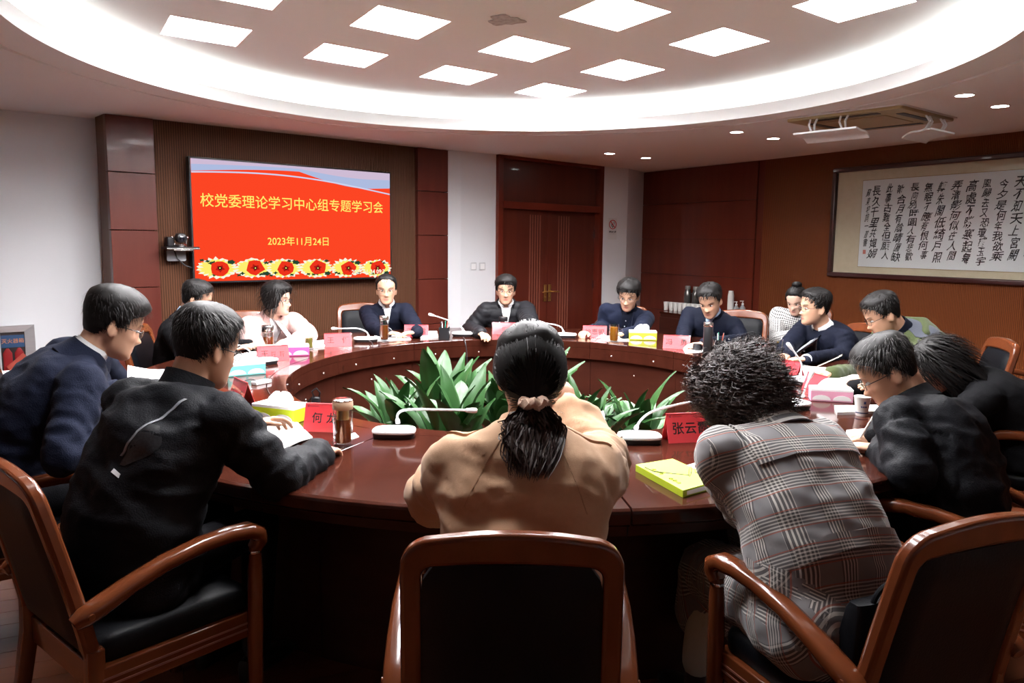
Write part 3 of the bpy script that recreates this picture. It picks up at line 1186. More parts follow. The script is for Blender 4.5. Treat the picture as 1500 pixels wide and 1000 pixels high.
e1, ez1 = on_l(49, 474.5)
_, ez0 = on_l(49, 549)
e1b = on_l(37, 510)[0]
e0b = on_l(1, 510)[0]
bw = e1 - e1b
e0 = e0b - bw
t = thing('extinguisher_box', 'silver framed fire extinguisher box set in the white wall', 'fire box')
t.matrix_world = basis((lwa.x, lwa.y, 0), (lwu.x, lwu.y, 0), (lwn.x, lwn.y, 0), UPV)
M_alu = mat('aluminium_frame', (0.60, 0.63, 0.67), 0.35, metal=0.6, var=((0.70, 0.72, 0.75), (3, 3, 40), 3, 0.3))
oc = [(e0, ez0), (e1, ez0), (e1, ez1), (e0, ez1)]
ic = [(e0 + bw, ez0 + bw * 0.8), (e1 - bw, ez0 + bw * 0.8), (e1 - bw, ez1 - bw * 0.8), (e0 + bw, ez1 - bw * 0.8)]
for k in range(4):
    a, b, c, d = oc[k], oc[(k + 1) % 4], ic[(k + 1) % 4], ic[k]
    mb = MB()
    fr = [Vector((p[0], -0.035, p[1])) for p in (a, b)] + [Vector((p[0], -0.012, p[1])) for p in (c, d)]
    bk = [Vector((p[0], 0.0, p[1])) for p in (a, b, c, d)]
    mb.loft([fr, bk])
    mb.build('frame_bar', M_alu, t, smooth=False)
mb = MB()
mb.box(((e0 + e1) / 2, -0.002, (ez0 + ez1) / 2), (e1 - e0 - 2 * bw + 0.01, 0.006, ez1 - ez0 - 1.6 * bw + 0.01))
mb.build('back_panel', mat('box_dark', (0.02, 0.012, 0.012), 0.4), t, smooth=False)
iw, ih = e1 - e0 - 2 * bw, ez1 - ez0 - 1.6 * bw
ix, iz = (e0 + e1) / 2, (ez0 + ez1) / 2
mb = MB()
mb.box((ix, -0.007, iz + ih * 0.26), (iw * 0.96, 0.004, ih * 0.32))
mb.build('sign_plate', mat('sign_blue', (0.02, 0.06, 0.14), 0.4), t, smooth=False)
o = text_obj('sign_text', '灭火器箱', iw * 0.235, mat('sign_orange', (0.55, 0.2, 0.06), 0.5), basis((ix, -0.0095, iz + ih * 0.26), (1, 0, 0), (0, 0, 1), (0, -1, 0)), t, bold=0.0)
M_ext = mat('extinguisher_red', (0.22, 0.012, 0.014), 0.3)
for k in (-1, 1):
    mb = MB()
    mb.tube([(ix + k * iw * 0.24, -0.008, iz - ih * 0.5), (ix + k * iw * 0.24, -0.008, iz - ih * 0.05), (ix + k * iw * 0.24, -0.008, iz + ih * 0.02), (ix + k * iw * 0.24, -0.008, iz + ih * 0.08)], [iw * 0.19, iw * 0.19, iw * 0.12, iw * 0.05], 14, sy=0.15, up=(0, 1, 0))
    mb.build('extinguisher', M_ext, t)
mb = MB()
mb.box((0, 0, 0), (iw * 0.95, 0.004, ih * 0.13), 0, Matrix.Translation((ix + iw * 0.1, -0.021, iz - ih * 0.28)) @ Matrix.Rotation(math.radians(-40), 4, 'Y'))
mb.build('seal_strip', mat('strip_red', (0.35, 0.06, 0.04), 0.4), t, smooth=False)

# ================================================================== TABLE
TX, TY, TZ = 0.08, 4.79, 0.76
TAO, TBO, TAI, TBI = 2.34, 2.54, 1.40, 1.61


def tpt(t, w, z):
    a = TAI + (TAO - TAI) * w
    b = TBI + (TBO - TBI) * w
    return Vector((a * math.cos(t), b * math.sin(t), z))


table = thing('conference_table', 'large dark mahogany ring-shaped conference table with open middle', 'table', (TX, TY, 0))
SEG = 12
T0 = math.radians(-83)


def ring_part(name, prof, k, m, bevel=0.0, gap=0.0012, steps=14):
    t0 = T0 + 2 * math.pi * k / SEG + gap
    t1 = T0 + 2 * math.pi * (k + 1) / SEG - gap
    mb = MB()
    mb.loft([[tpt(t0 + (t1 - t0) * i / steps, w, z) for w, z in prof] for i in range(steps + 1)])
    return mb.build(name, m, table, smooth=False, bevel=bevel, seg=1)


for k in range(SEG):
    ring_part('tabletop', [(0.112, TZ), (0.986, TZ), (0.998, TZ - 0.006), (1.0, TZ - 0.015), (1.0, TZ - 0.046), (0.99, TZ - 0.056), (0.112, TZ - 0.05)], k, M_table, bevel=0.0015)
    ring_part('inner_strip', [(0.0, TZ - 0.003), (0.004, TZ), (0.108, TZ), (0.108, TZ - 0.05), (0.0, TZ - 0.05)], k, M_table, bevel=0.0015)
    ring_part('inner_apron', [(0.0, TZ - 0.0505), (0.05, TZ - 0.0505), (0.05, 0.615), (0.0, 0.622)], k, M_table, gap=0.0008)
    ring_part('inner_panel', [(0.035, 0.62), (0.075, 0.62), (0.075, 0.0), (0.035, 0.0)], k, M_table_d, gap=0.001)
    ring_part('outer_panel', [(0.60, TZ - 0.051), (0.63, TZ - 0.051), (0.63, 0.0), (0.60, 0.0)], k, M_table_d, gap=0.001)
    ring_part('shelf', [(0.075, 0.52), (0.60, 0.52), (0.60, 0.49), (0.075, 0.49)], k, M_table_d, gap=0.001)
    ring_part('edge_rail', [(0.66, TZ - 0.051), (0.96, TZ - 0.051), (0.95, TZ - 0.10), (0.66, TZ - 0.10)], k, M_table_d, gap=0.001)
    for q, (w, z) in enumerate(((0.0, 0.66), (0.0, 0.66), (0.035, 0.52))):
        t = T0 + 2 * math.pi * (k + (0.25, 0.75, 0.5)[q]) / SEG
        mb = MB()
        mb.ball(tpt(t, w, z), 0.0085, 8)
        mb.build('stud', M_steel, table)

# ================================================================== CHAIRS
def make_chair():
    root = thing('armchair', 'x', 'chair')

    def rake(z):
        return -0.235 - 0.125 * max(0.0, (z - 0.42) / 0.56) ** 1.15

    def outline(w0, w1, zb, zt, r, arch, n=6):
        pts = []
        for i in range(9):
            f = i / 8
            pts.append((w0 + (w1 - w0) * f, zb + (zt - r - zb) * f))
        for i in range(1, n + 1):
            a = math.pi / 2 * i / n
            pts.append((w1 - r + r * math.cos(a), zt - r + r * math.sin(a)))
        for i in range(1, 6):
            x = (w1 - r) * (1 - i / 5)
            pts.append((x, zt + arch * (1 - (x / (w1 - r)) ** 2)))
        return pts + [(-x, z) for x, z in reversed(pts[:-1])]
    out = outline(0.252, 0.236, 0.40, 0.968, 0.075, 0.014)
    inn = outline(0.202, 0.192, 0.46, 0.898, 0.03, 0.008)
    n = len(out)
    mb = MB()
    th = 0.042
    vs = []
    for pts, sgn in ((out, 1), (inn, 1), (inn, -1), (out, -1)):
        for x, z in pts:
            edge = 0.0
            vs.append(Vector((x, rake(z) + sgn * th / 2, z)))
    fs = []
    for a in range(4):
        b = (a + 1) % 4
        for i in range(n - 1):
            fs.append((a * n + i, a * n + i + 1, b * n + i + 1, b * n + i))
    fs.append((0, n, 2 * n, 3 * n))
    fs.append((n - 1, 2 * n - 1, 3 * n - 1, 4 * n - 1))
    mb.add(vs, fs)
    mb.build('back_frame', M_chair, root, bevel=0.012, seg=3)
    mb = MB()
    rows = []
    for sgn in (1, -1):
        for k in range(13):
            z = 0.44 + (0.903 - 0.44) * k / 12
            w = 0.203 - 0.010 * k / 12
            zt = (z - 0.44) / 0.463
            if k == 12:
                w -= 0.03
            if k == 11:
                w -= 0.006
            row = []
            for i in range(13):
                x = -w + 2 * w * i / 12
                e = min(1.0, (1 - abs(x) / w) * 6) * min(1.0, (1 - zt) * 9 + 0.0) * min(1.0, zt * 9)
                row.append(Vector((x, rake(z) + sgn * (0.013 + (0.020 if sgn > 0 else 0.012) * math.sqrt(max(e, 0))), z)))
            rows.append(row)
    vs = [p for r in rows for p in r]
    fs = []
    for s_ in range(2):
        for k in range(12):
            for i in range(12):
                a = (s_ * 13 + k) * 13 + i
                fs.append((a, a + 1, a + 14, a + 13))
    for k in range(12):
        for i in (0, 12):
            a, b = k * 13 + i, (13 + k) * 13 + i
            fs.append((a, a + 13, b + 13, b))
    for i in range(12):
        for k in (0, 12):
            a, b = k * 13 + i, (13 + k) * 13 + i
            fs.append((a, a + 1, b + 1, b))
    mb.add(vs, fs)
    mb.build('back_pad', M_leather, root)
    mb = MB()
    rings = []
    for f, z in ((0.965, 0.40), (1.0, 0.415), (1.0, 0.452), (0.975, 0.470), (0.90, 0.482), (0.6, 0.490), (0.15, 0.492)):
        rings.append([Vector((x * f, 0.005 + y * f, z)) for x, y in rrect(0.485, 0.475, 0.05)])
    mb.loft(rings)
    mb.build('seat_cushion', M_leather, root)
    for sx in (-1, 1):
        mb = MB()
        mb.box((sx * 0.245, 0.0, 0.365), (0.03, 0.46, 0.085))
        r_ = mb.build('seat_rail', M_chair, root, bevel=0.004)
        for z in (0.372, 0.352):
            mb = MB()
            mb.box((sx * 0.2605, 0.0, z), (0.004, 0.455, 0.006))
            mb.build('bead', M_door_line, r_, smooth=False)
        # arm with its scroll end
        mb = MB()
        path = [(0.268, 0.236, 0.615), (0.269, 0.252, 0.640), (0.270, 0.247, 0.664), (0.270, 0.215, 0.681), (0.270, 0.15, 0.686), (0.272, 0.06, 0.681), (0.272, -0.05, 0.660), (0.268, -0.15, 0.625), (0.262, -0.22, 0.592), (0.258, -0.265, 0.572), (0.257, -0.290, 0.560)]
        rad = [0.021, 0.025, 0.027, 0.027, 0.025, 0.024, 0.024, 0.025, 0.027, 0.027, 0.018]
        mb.tube([(sx * x, y, z) for x, y, z in path], rad, 12, up=(1, 0, 0), sx=0.95, sy=1.12, sq=3.0)
        arm = mb.build('armrest', M_chair, root)
        mb = MB()
        mb.tube([(sx * 0.278, -0.255, 0.578), (sx * 0.292, -0.255, 0.578)], [0.012, 0.009], 10)
        mb.build('bolt_cap', M_chair, arm)
        mb = MB()
        mb.tube([(sx * 0.262, 0.225, 0.0), (sx * 0.266, 0.23, 0.36), (sx * 0.268, 0.235, 0.56), (sx * 0.268, 0.236, 0.60), (sx * 0.268, 0.236, 0.625)], [0.019, 0.024, 0.021, 0.0185, 0.0185], 12, sq=2.6)
        leg = mb.build('leg', M_chair, root)
        mb = MB()
        mb.lathe([(0.0205, 0.603), (0.0215, 0.607), (0.0205, 0.611)], 14, M=Matrix.Translation((sx * 0.268, 0.236, 0)))
        mb.build('metal_ring', M_chrome, leg)
        mb = MB()
        mb.tube([(sx * 0.237, -0.31, 0.0), (sx * 0.238, -0.265, 0.2), (sx * 0.238, -0.238, 0.36), (sx * 0.238, -0.236, 0.46)], [0.019, 0.022, 0.025, 0.024], 10, sq=3.5)
        mb.build('leg', M_chair, root)
    mb = MB()
    mb.box((0, 0.225, 0.365), (0.48, 0.03, 0.085))
    mb.build('seat_rail', M_chair, root, bevel=0.004)
    mb = MB()
    mb.box((0, -0.225, 0.365), (0.46, 0.03, 0.085))
    mb.build('seat_rail', M_chair, root, bevel=0.004)
    return root


CHAIR = make_chair()
CHAIR_USED = []


def chair(x, y, yaw, label, group='mahogany armchairs around the table'):
    c = CHAIR if not CHAIR_USED else copy_tree(CHAIR)
    CHAIR_USED.append(c)
    c.location = (x, y, 0)
    c.rotation_euler = (0, 0, math.radians(yaw - 90))
    c.scale = (1, 1, 0.975)
    tag(c, label, 'chair', group)
    return c


# ================================================================== PLANTS in the middle of the ring
M_leaf = mat('leaf_green', (0.013, 0.048, 0.012), 0.36, spec=0.4, var=((0.028, 0.085, 0.022), (5, 5, 5), 3, 0.25))
M_leaf2 = mat('leaf_light', (0.035, 0.10, 0.03), 0.36, spec=0.4, var=((0.06, 0.14, 0.05), (5, 5, 5), 3, 0.25))
M_soil = mat('soil', (0.02, 0.013, 0.009), 0.95)
M_pot = mat('pot_dark', (0.03, 0.014, 0.010), 0.3, coat=0.3)


def leaf_mesh(stem, blade, width, lean, arch, m, rnd):
    """arching strap leaf on a thin stalk, rising from the origin, leaning towards +X"""
    mb = MB()
    pts = []
    p = Vector((0, 0, 0))
    a = math.radians(90 - lean * 0.35)
    n = 14
    seg = (stem + blade) / n
    tw = rnd.uniform(-0.15, 0.15)
    for k in range(n + 1):
        pts.append((p.copy(), a))
        f = k / n
        a -= math.radians((lean * 0.65 + arch * max(0, f - 0.35) * 2.2) / n)
        p = p + Vector((math.cos(a), 0, math.sin(a))) * seg
    vs, fs = [], []
    for k, (q, a) in enumerate(pts):
        d = k * seg
        f = (d - stem) / blade
        w = 0.004 if f <= 0 else max(0.0035, width * 0.5 * (math.sin(math.pi * min(1, f) ** 0.62) ** 0.8) if f < 1 else 0.001)
        nrm = Vector((-math.sin(a), 0, math.cos(a)))
        ca, sa = math.cos(tw * f), math.sin(tw * f)
        side = Vector((0, ca, 0)) + nrm * sa
        fold = w * 0.28
        for s_ in (-1, -0.5, 0, 0.5, 1):
            vs.append(q + side * (w * s_) + nrm * (fold * abs(s_) + 0.004 * math.sin(k * 1.3 + s_ * 2) * (f > 0)))
    for k in range(n):
        for i in range(4):
            b = k * 5 + i
            fs.append((b, b + 1, b + 6, b + 5))
    mb.add(vs, fs)
    return mb.mesh('leaf', m)


rl = random.Random(21)
LEAVES = []
for k in range(12):
    LEAVES.append(leaf_mesh(rl.uniform(0.24, 0.36), rl.uniform(0.32, 0.44), rl.uniform(0.10, 0.145), (12, 22, 34, 46, 60, 72)[k % 6], rl.uniform(20, 85), M_leaf if k % 5 else M_leaf2, rl))
plants = [(-0.62, 4.30, 'farthest towards the screen side'), (-0.30, 4.05, 'beside the grey-based microphone'), (-0.02, 4.45, 'in the middle of the cluster'), (0.36, 4.10, 'right behind the camel coat'), (0.72, 4.25, 'nearest the red name card'), (0.16, 4.9, 'at the back of the cluster'), (-0.42, 4.85, 'at the back beside the inner panel')]
for k, (x, y, l) in enumerate(plants):
    t = thing('potted_plant', 'broad-leaved green potted plant inside the table ring, ' + l, 'plant', (x, y, 0), 0, 'plants inside the table ring')
    mb = MB()
    mb.lathe([(0.09, 0.0), (0.10, 0.02), (0.135, 0.26), (0.145, 0.28), (0.14, 0.30), (0.125, 0.29), (0.12, 0.26)], 20)
    mb.build('pot', M_pot, t)
    mb = MB()
    mb.lathe([(0.118, 0.255), (0.118, 0.27), (0.05, 0.278)], 16)
    mb.build('soil', M_soil, t)
    hs = (0.88, 0.96, 0.92, 0.92, 0.84, 0.92, 0.98)[k]
    for q in range(30):
        o = bpy.data.objects.new('leaf', LEAVES[(q * 5 + k) % 12])
        link(o, t)
        o.location = (rl.uniform(-0.05, 0.05), rl.uniform(-0.05, 0.05), 0.262)
        o.rotation_euler = (rl.uniform(-0.08, 0.08), rl.uniform(-0.08, 0.08), q * 2.4 + rl.uniform(-0.4, 0.4))
        s_ = rl.uniform(0.78, 1.02) * hs
        o.scale = (s_, s_, s_)

# ================================================================== PEOPLE
M_skin = mat('skin', (0.55, 0.33, 0.23), 0.48, spec=0.35, attr='skin_tone')
M_eye = mat('eye_white', (0.40, 0.37, 0.34), 0.35)  # darker than a true white: shade of the lids put into the colour
M_iris = mat('eye_iris', (0.015, 0.010, 0.008), 0.15)
M_hair = mat('hair_black', (0.0075, 0.0065, 0.0063), 0.5, spec=0.2)
M_hair_b = mat('hair_brown', (0.026, 0.0115, 0.0085), 0.5, spec=0.35)
M_hair_g = mat('hair_grey', (0.085, 0.082, 0.08), 0.5, spec=0.3)
M_lens = clear_mat('spectacle_lens', (0.96, 0.97, 0.97), 0.02, 0.05)
M_wire = mat('spectacle_wire', (0.10, 0.10, 0.11), 0.25, metal=0.9)
M_wire_d = mat('spectacle_dark', (0.012, 0.012, 0.013), 0.3)


def cloth(name, col, rough=0.75, sheen=0.2, var=None, bump=0.25, sc=220):
    return mat('cloth_' + name, col, rough, spec=0.12 if max(col) < 0.06 else 0.25, sheen=sheen, var=var, bump=((sc, sc, sc), bump))


C_camel = cloth('camel', (0.42, 0.255, 0.152), 0.9, 0.1, var=((0.46, 0.285, 0.175), (60, 60, 60), 4, 0.3), bump=0.08, sc=400)
C_black = cloth('black', (0.0065, 0.007, 0.009), 0.6, 0.0)
C_black2 = cloth('black_soft', (0.005, 0.005, 0.006), 0.85, 0.0)
C_navy = cloth('navy', (0.006, 0.0085, 0.021), 0.8, 0.02)
C_navy2 = cloth('navy_dark', (0.005, 0.0065, 0.0145), 0.75, 0.0)
C_pink = cloth('pink', (0.50, 0.31, 0.285), 0.85, 0.25)
C_puffer = cloth('puffer', (0.012, 0.012, 0.014), 0.45, 0.0)
C_olive = cloth('olive', (0.045, 0.058, 0.022), 0.8, 0.1)
C_vest = cloth('grey_vest', (0.24, 0.245, 0.27), 0.85, 0.2)
C_slate = cloth('slate', (0.045, 0.050, 0.068), 0.75, 0.1)
C_white = cloth('white_shirt', (0.74, 0.75, 0.77), 0.8, 0.1)
C_blue = cloth('blue_shirt', (0.42, 0.55, 0.74), 0.8, 0.1)
C_trouser = cloth('dark_trousers', (0.006, 0.006, 0.008), 0.85, 0.0)
C_cream = cloth('cream_trousers', (0.50, 0.46, 0.37), 0.85, 0.1)
C_plaid = check_mat('cloth_plaid', 'plaid')
C_hound = check_mat('cloth_houndstooth', 'hound')
M_shoe = mat('shoe_leather', (0.008, 0.006, 0.005), 0.4, spec=0.25)


def V(p):
    return np.array([p[0], p[1], p[2]], float)


def unit(a):
    return a / max(1e-9, np.linalg.norm(a))


# head profile, metres from eye level: z, front, back, half width
HEAD = np.array([
    (-0.118, 0.078, 0.030, 0.018), (-0.110, 0.090, 0.000, 0.034), (-0.097, 0.094, -0.030, 0.045), (-0.080, 0.090, -0.048, 0.053),
    (-0.060, 0.089, -0.064, 0.060), (-0.035, 0.090, -0.080, 0.066), (-0.010, 0.088, -0.090, 0.0705), (0.015, 0.090, -0.096, 0.073),
    (0.040, 0.092, -0.099, 0.0745), (0.065, 0.085, -0.095, 0.0735), (0.085, 0.070, -0.084, 0.066), (0.100, 0.051, -0.064, 0.053),
    (0.111, 0.025, -0.036, 0.032), (0.116, 0.004, -0.010, 0.010)])


_hz = np.linspace(HEAD[0, 0], HEAD[-1, 0], 160)
_hk = np.exp(-(np.arange(-10, 11) / 5.0) ** 2)
_hk /= _hk.sum()


def _smooth_col(c):
    v = np.interp(_hz, HEAD[:, 0], HEAD[:, c])
    w = np.convolve(np.pad(v, 10, mode='reflect', reflect_type='odd'), _hk, mode='valid')
    return w


HEAD = np.stack([_hz] + [_smooth_col(c) for c in (1, 2, 3)], 1)
_cap = np.sqrt(np.clip(1 - np.clip((_hz - 0.055) / 0.062, 0, 1) ** 2, 0.0005, 1))
_ym = (HEAD[:, 1] + HEAD[:, 2]) / 2
_m = _hz > 0.055
_i0 = np.argmax(_m)
for c, sg in ((1, 1), (2, -1), (3, 0)):
    if c == 3:
        HEAD[_m, 3] = HEAD[_i0, 3] * _cap[_m]
    else:
        yc0 = _ym[_i0]
        HEAD[_m, c] = yc0 + (HEAD[_i0, c] - yc0) * _cap[_m]


def head_pts(th, z, off=0.0, features=True):
    """points on the head in head space (x right, y front, z up); th = 0 at the face"""
    f = np.interp(z, HEAD[:, 0], HEAD[:, 1])
    b = np.interp(z, HEAD[:, 0], HEAD[:, 2])
    w = np.interp(z, HEAD[:, 0], HEAD[:, 3])
    yc, ry = (f + b) / 2, (f - b) / 2
    s, c = np.sin(th), np.cos(th)
    e = 2 / 2.25
    x = w * np.sign(s) * np.abs(s) ** e
    y = yc + ry * np.sign(c) * np.abs(c) ** e
    if features:
        fr = np.clip(c * 2, 0, 1)
        g = lambda cx, cz, sx_, sz_: np.exp(-((np.abs(x) - cx) / sx_) ** 2 - ((z - cz) / sz_) ** 2)
        nose = 0.007 * np.exp(-(x / 0.010) ** 2) * np.exp(-((z + 0.012) / 0.020) ** 2) + 0.023 * np.exp(-(x / 0.0125) ** 2) * np.exp(-((z + 0.037) / 0.0135) ** 2) + 0.008 * np.exp(-((np.abs(x) - 0.013) / 0.007) ** 2) * np.exp(-((z + 0.040) / 0.008) ** 2)
        y = y + fr * (nose - 0.0095 * g(0.031, -0.001, 0.014, 0.011) + 0.0045 * g(0.030, 0.019, 0.02, 0.007) + 0.004 * g(0.045, -0.028, 0.016, 0.016)
                      + 0.0050 * np.exp(-(x / 0.020) ** 2) * np.exp(-((z + 0.066) / 0.005) ** 2) + 0.0045 * np.exp(-(x / 0.018) ** 2) * np.exp(-((z + 0.077) / 0.005) ** 2)
                      - 0.0035 * np.exp(-(x / 0.022) ** 2) * np.exp(-((z + 0.0715) / 0.0022) ** 2) - 0.004 * np.exp(-(x / 0.02) ** 2) * np.exp(-((z + 0.089) / 0.006) ** 2))
    if np.any(off):
        cx, cy = w * 0, yc
        n = np.stack([x / 0.074 ** 2, (y + 0.004) / 0.095 ** 2, (z - 0.01) / 0.105 ** 2 + 0 * x], -1)
        n /= np.maximum(np.linalg.norm(n, axis=-1, keepdims=True), 1e-6)
        return np.stack([x, y, z + 0 * x], -1) + n * np.asarray(off)[..., None]
    return np.stack([x, y, z + 0 * x], -1)


def grid_faces(r, c, wrap=True):
    fs = []
    for k in range(r - 1):
        for i in range(c if wrap else c - 1):
            j = (i + 1) % c
            fs.append((k * c + i, k * c + j, (k + 1) * c + j, (k + 1) * c + i))
    return fs


class Shell:
    """closed shapes that a voxel remesh then fuses into one surface"""

    def __init__(self):
        self.mb = MB()

    def cap(self, a, b, ra, rb, n=14):
        a, b = V(a), V(b)
        d = b - a
        L = max(np.linalg.norm(d), 1e-6)
        d = d / L
        x = unit(np.cross(d, (0.3, 0.5, 0.81) if abs(d[2]) < 0.9 else (1, 0.2, 0)))
        y = np.cross(d, x)
        rings = []
        for k in range(1, 5):
            th = math.pi / 2 * (1 - k / 4)
            rings.append((a - d * ra * math.sin(th), ra * math.cos(th) if k < 4 else ra))
        rings[0] = (a - d * ra * math.sin(math.pi / 2 * 0.75), ra * math.cos(math.pi / 2 * 0.75))
        for k in range(1, 3):
            f = k / 3
            rings.append((a + d * L * f, ra + (rb - ra) * f))
        for k in range(4):
            th = math.pi / 2 * k / 4
            rings.append((b + d * rb * math.sin(th), rb * math.cos(th)))
        self.mb.loft([[Vector(c + (x * math.cos(2 * math.pi * i / n) + y * math.sin(2 * math.pi * i / n)) * r) for i in range(n)] for c, r in rings])

    def ell(self, c, ax, n=14):
        """ellipsoid; ax = three axis vectors"""
        c = V(c)
        ax = [V(a) for a in ax]
        rings = []
        for k in range(1, 9):
            th = math.pi * k / 9
            rings.append([Vector(c + ax[0] * (math.sin(th) * math.cos(2 * math.pi * i / n)) + ax[1] * (math.sin(th) * math.sin(2 * math.pi * i / n)) - ax[2] * math.cos(th)) for i in range(n)])
        self.mb.loft(rings)

    def rings(self, rings):
        self.mb.loft([[Vector(p) for p in r] for r in rings])

    def fuse(self, voxel, smooth=2, fac=0.5):
        me = self.mb.mesh('shell', [], smooth=False)
        o = bpy.data.objects.new('shell', me)
        COL.objects.link(o)
        r = o.modifiers.new('r', 'REMESH')
        r.mode = 'VOXEL'
        r.voxel_size = voxel
        r.adaptivity = 0.0
        if smooth:
            s = o.modifiers.new('s', 'SMOOTH')
            s.iterations = smooth
            s.factor = fac
        dg = bpy.context.evaluated_depsgraph_get()
        out = bpy.data.meshes.new_from_object(o.evaluated_get(dg))
        bpy.data.objects.remove(o)
        bpy.data.meshes.remove(me)
        return out


def verts_of(me):
    a = np.empty(len(me.vertices) * 3)
    me.vertices.foreach_get('co', a)
    return a.reshape(-1, 3)


def set_verts(me, a):
    me.vertices.foreach_set('co', np.ascontiguousarray(a, dtype=np.float32).ravel())
    me.update()


def simple_mesh(name, vs, fs, mats, mi=None, smooth=True):
    me = bpy.data.meshes.new(name)
    me.from_pydata([tuple(p) for p in vs], [], fs)
    for m in mats:
        me.materials.append(m)
    if mi is not None:
        me.polygons.foreach_set('material_index', mi)
    me.polygons.foreach_set('use_smooth', [smooth] * len(fs))
    return me


def hair_mesh(style, hs, seed, near, grey):
    """hair in head space: a close cap following the hairline plus many fine locks"""
    rg = np.random.default_rng(seed)
    kt = {'short': [(0, 0.068), (32, 0.066), (52, 0.052), (66, 0.040), (78, 0.006), (90, -0.012), (98, 0.012), (112, -0.022), (140, -0.058), (180, -0.066)],
          'receding': [(0, 0.076), (25, 0.078), (48, 0.060), (66, 0.040), (78, 0.004), (90, -0.012), (98, 0.010), (112, -0.022), (140, -0.055), (180, -0.062)],
          'fringe': [(0, 0.050), (30, 0.048), (52, 0.040), (66, 0.028), (78, -0.004), (90, -0.016), (98, 0.008), (112, -0.03), (140, -0.06), (180, -0.068)],
          'bob': [(0, 0.052), (28, 0.046), (45, 0.030), (58, -0.01), (75, -0.055), (100, -0.070), (140, -0.080), (180, -0.085)],
          'tied': [(0, 0.074), (35, 0.070), (55, 0.050), (72, 0.018), (88, 0.0), (100, -0.004), (115, -0.04), (145, -0.085), (180, -0.098)],
          'curly': [(0, 0.05), (30, 0.04), (50, 0.0), (70, -0.07), (110, -0.085), (180, -0.09)],
          'long': [(0, 0.06), (30, 0.05), (50, 0.0), (70, -0.07), (110, -0.085), (180, -0.09)]}[style]
    ta, tz = np.radians([k[0] for k in kt]), np.array([k[1] for k in kt])
    thick = {'short': (0.022, 0.008), 'receding': (0.012, 0.008), 'fringe': (0.028, 0.014), 'bob': (0.030, 0.024), 'tied': (0.014, 0.009), 'curly': (0.022, 0.016), 'long': (0.016, 0.012)}[style]
    nr, nc = 30, 44
    zs = -0.1 + 0.2165 * np.sin(np.linspace(0, math.pi / 2, nr))
    th = np.linspace(-math.pi, math.pi, nc, endpoint=False)
    T, Z = np.meshgrid(th, zs)
    hl = np.interp(np.abs(T), ta, tz)

    def cover(T_, Z_):
        h = np.interp(np.abs(T_), ta, tz)
        k = np.clip((Z_ - h) / np.where(np.abs(T_) < 1.2, 0.030, 0.014), 0, 1)
        k = k * k * (3 - 2 * k)
        top = np.clip((Z_ - 0.0) / 0.09, 0, 1)
        t_ = thick[1] + (thick[0] - thick[1]) * top
        if style in ('short', 'receding', 'fringe'):
            t_ = t_ * (1 - 0.35 * np.clip((np.abs(T_) - 1.9), 0, 1) * (1 - top))
        return -0.006 + k * (t_ + 0.006), k
    off, kk = cover(T, Z)
    lump = np.array([noise.noise(Vector((a * 3.1, b * 55, seed))) for a, b in zip(T.ravel(), Z.ravel())]).reshape(T.shape)
    P = head_pts(T, Z, off + kk * lump * 0.004, features=False)
    vs = P.reshape(-1, 3)
    top = np.array([[0, (HEAD[-1, 1] + HEAD[-1, 2]) / 2, 0.1168 + thick[0]]])
    vs = np.vstack([vs, top])
    fs = grid_faces(nr, nc)
    fs += [((nr - 1) * nc + i, (nr - 1) * nc + (i + 1) % nc, nr * nc) for i in range(nc)]
    allv, allf, mi = [vs], list(fs), [0] * len(fs)
    nv = len(vs)

    def ribbons(paths, normals, width):
        nonlocal nv
        n, m, _ = paths.shape
        tan = np.gradient(paths, axis=1)
        side = np.cross(tan, normals)
        side /= np.maximum(np.linalg.norm(side, axis=-1, keepdims=True), 1e-9)
        prof_ = np.interp(np.linspace(0, 1, m), [0, 0.15, 0.7, 1], [0.7, 1, 0.8, 0.15])[None, :, None]
        wd = (width * rg.uniform(0.6, 1.3, n))[:, None, None] * prof_ * 0.5
        a, b = paths - side * wd, paths + side * wd
        v = np.stack([a, b], 2).reshape(-1, 3)
        allv.append(v)
        sl = (rg.random(n) < grey).astype(int)
        for s_ in range(n):
            o_ = nv + s_ * m * 2
            for k in range(m - 1):
                allf.append((o_ + 2 * k, o_ + 2 * k + 1, o_ + 2 * k + 3, o_ + 2 * k + 2))
                mi.append(int(sl[s_]))
        nv += len(v)

    def outside(p, lift):
        q = p / np.array([0.079 + lift, 0.101 + lift, 0.121 + lift]) - np.array([0, -0.03, 0])
        r = np.linalg.norm(q, axis=-1, keepdims=True)
        return np.where(r < 1, p / np.maximum(r, 0.3), p)

    N = {'short': 2600, 'receding': 500, 'fringe': 900, 'bob': 700, 'tied': 1700, 'curly': 2200, 'long': 900}[style]
    if not near:
        N = int(N * 0.35)
    t_ = rg.uniform(-math.pi, math.pi, N * 3)
    z_ = rg.uniform(-0.07, 0.113, N * 3)
    ok = z_ > np.interp(np.abs(t_), ta, tz) + 0.004
    t_, z_ = t_[ok][:N], z_[ok][:N]
    o_, _ = cover(t_, z_)
    root = head_pts(t_, z_, o_ * 0.9, features=False)
    nrm = unit_rows(root - np.array([0, -0.005, 0.0]))
    n = len(root)
    if style in ('short', 'receding', 'fringe'):
        comb = np.zeros((n, 3))
        crown = np.array([0.01, -0.055, 0.10])
        comb = unit_rows(root - crown) * np.array([1, 1, 0.8])
        comb[:, 0] += 0.25
        comb -= nrm * np.sum(comb * nrm, 1, keepdims=True)
        lift = 0.14 if style == 'short' else 0.08
        d = unit_rows(unit_rows(comb) + nrm * lift + rg.normal(0, 0.16, (n, 3)))
        L = (0.024 + 0.014 * np.clip(root[:, 2] / 0.1, 0, 1)) * rg.uniform(0.7, 1.2, n)
        m = 5
        paths = np.zeros((n, m, 3))
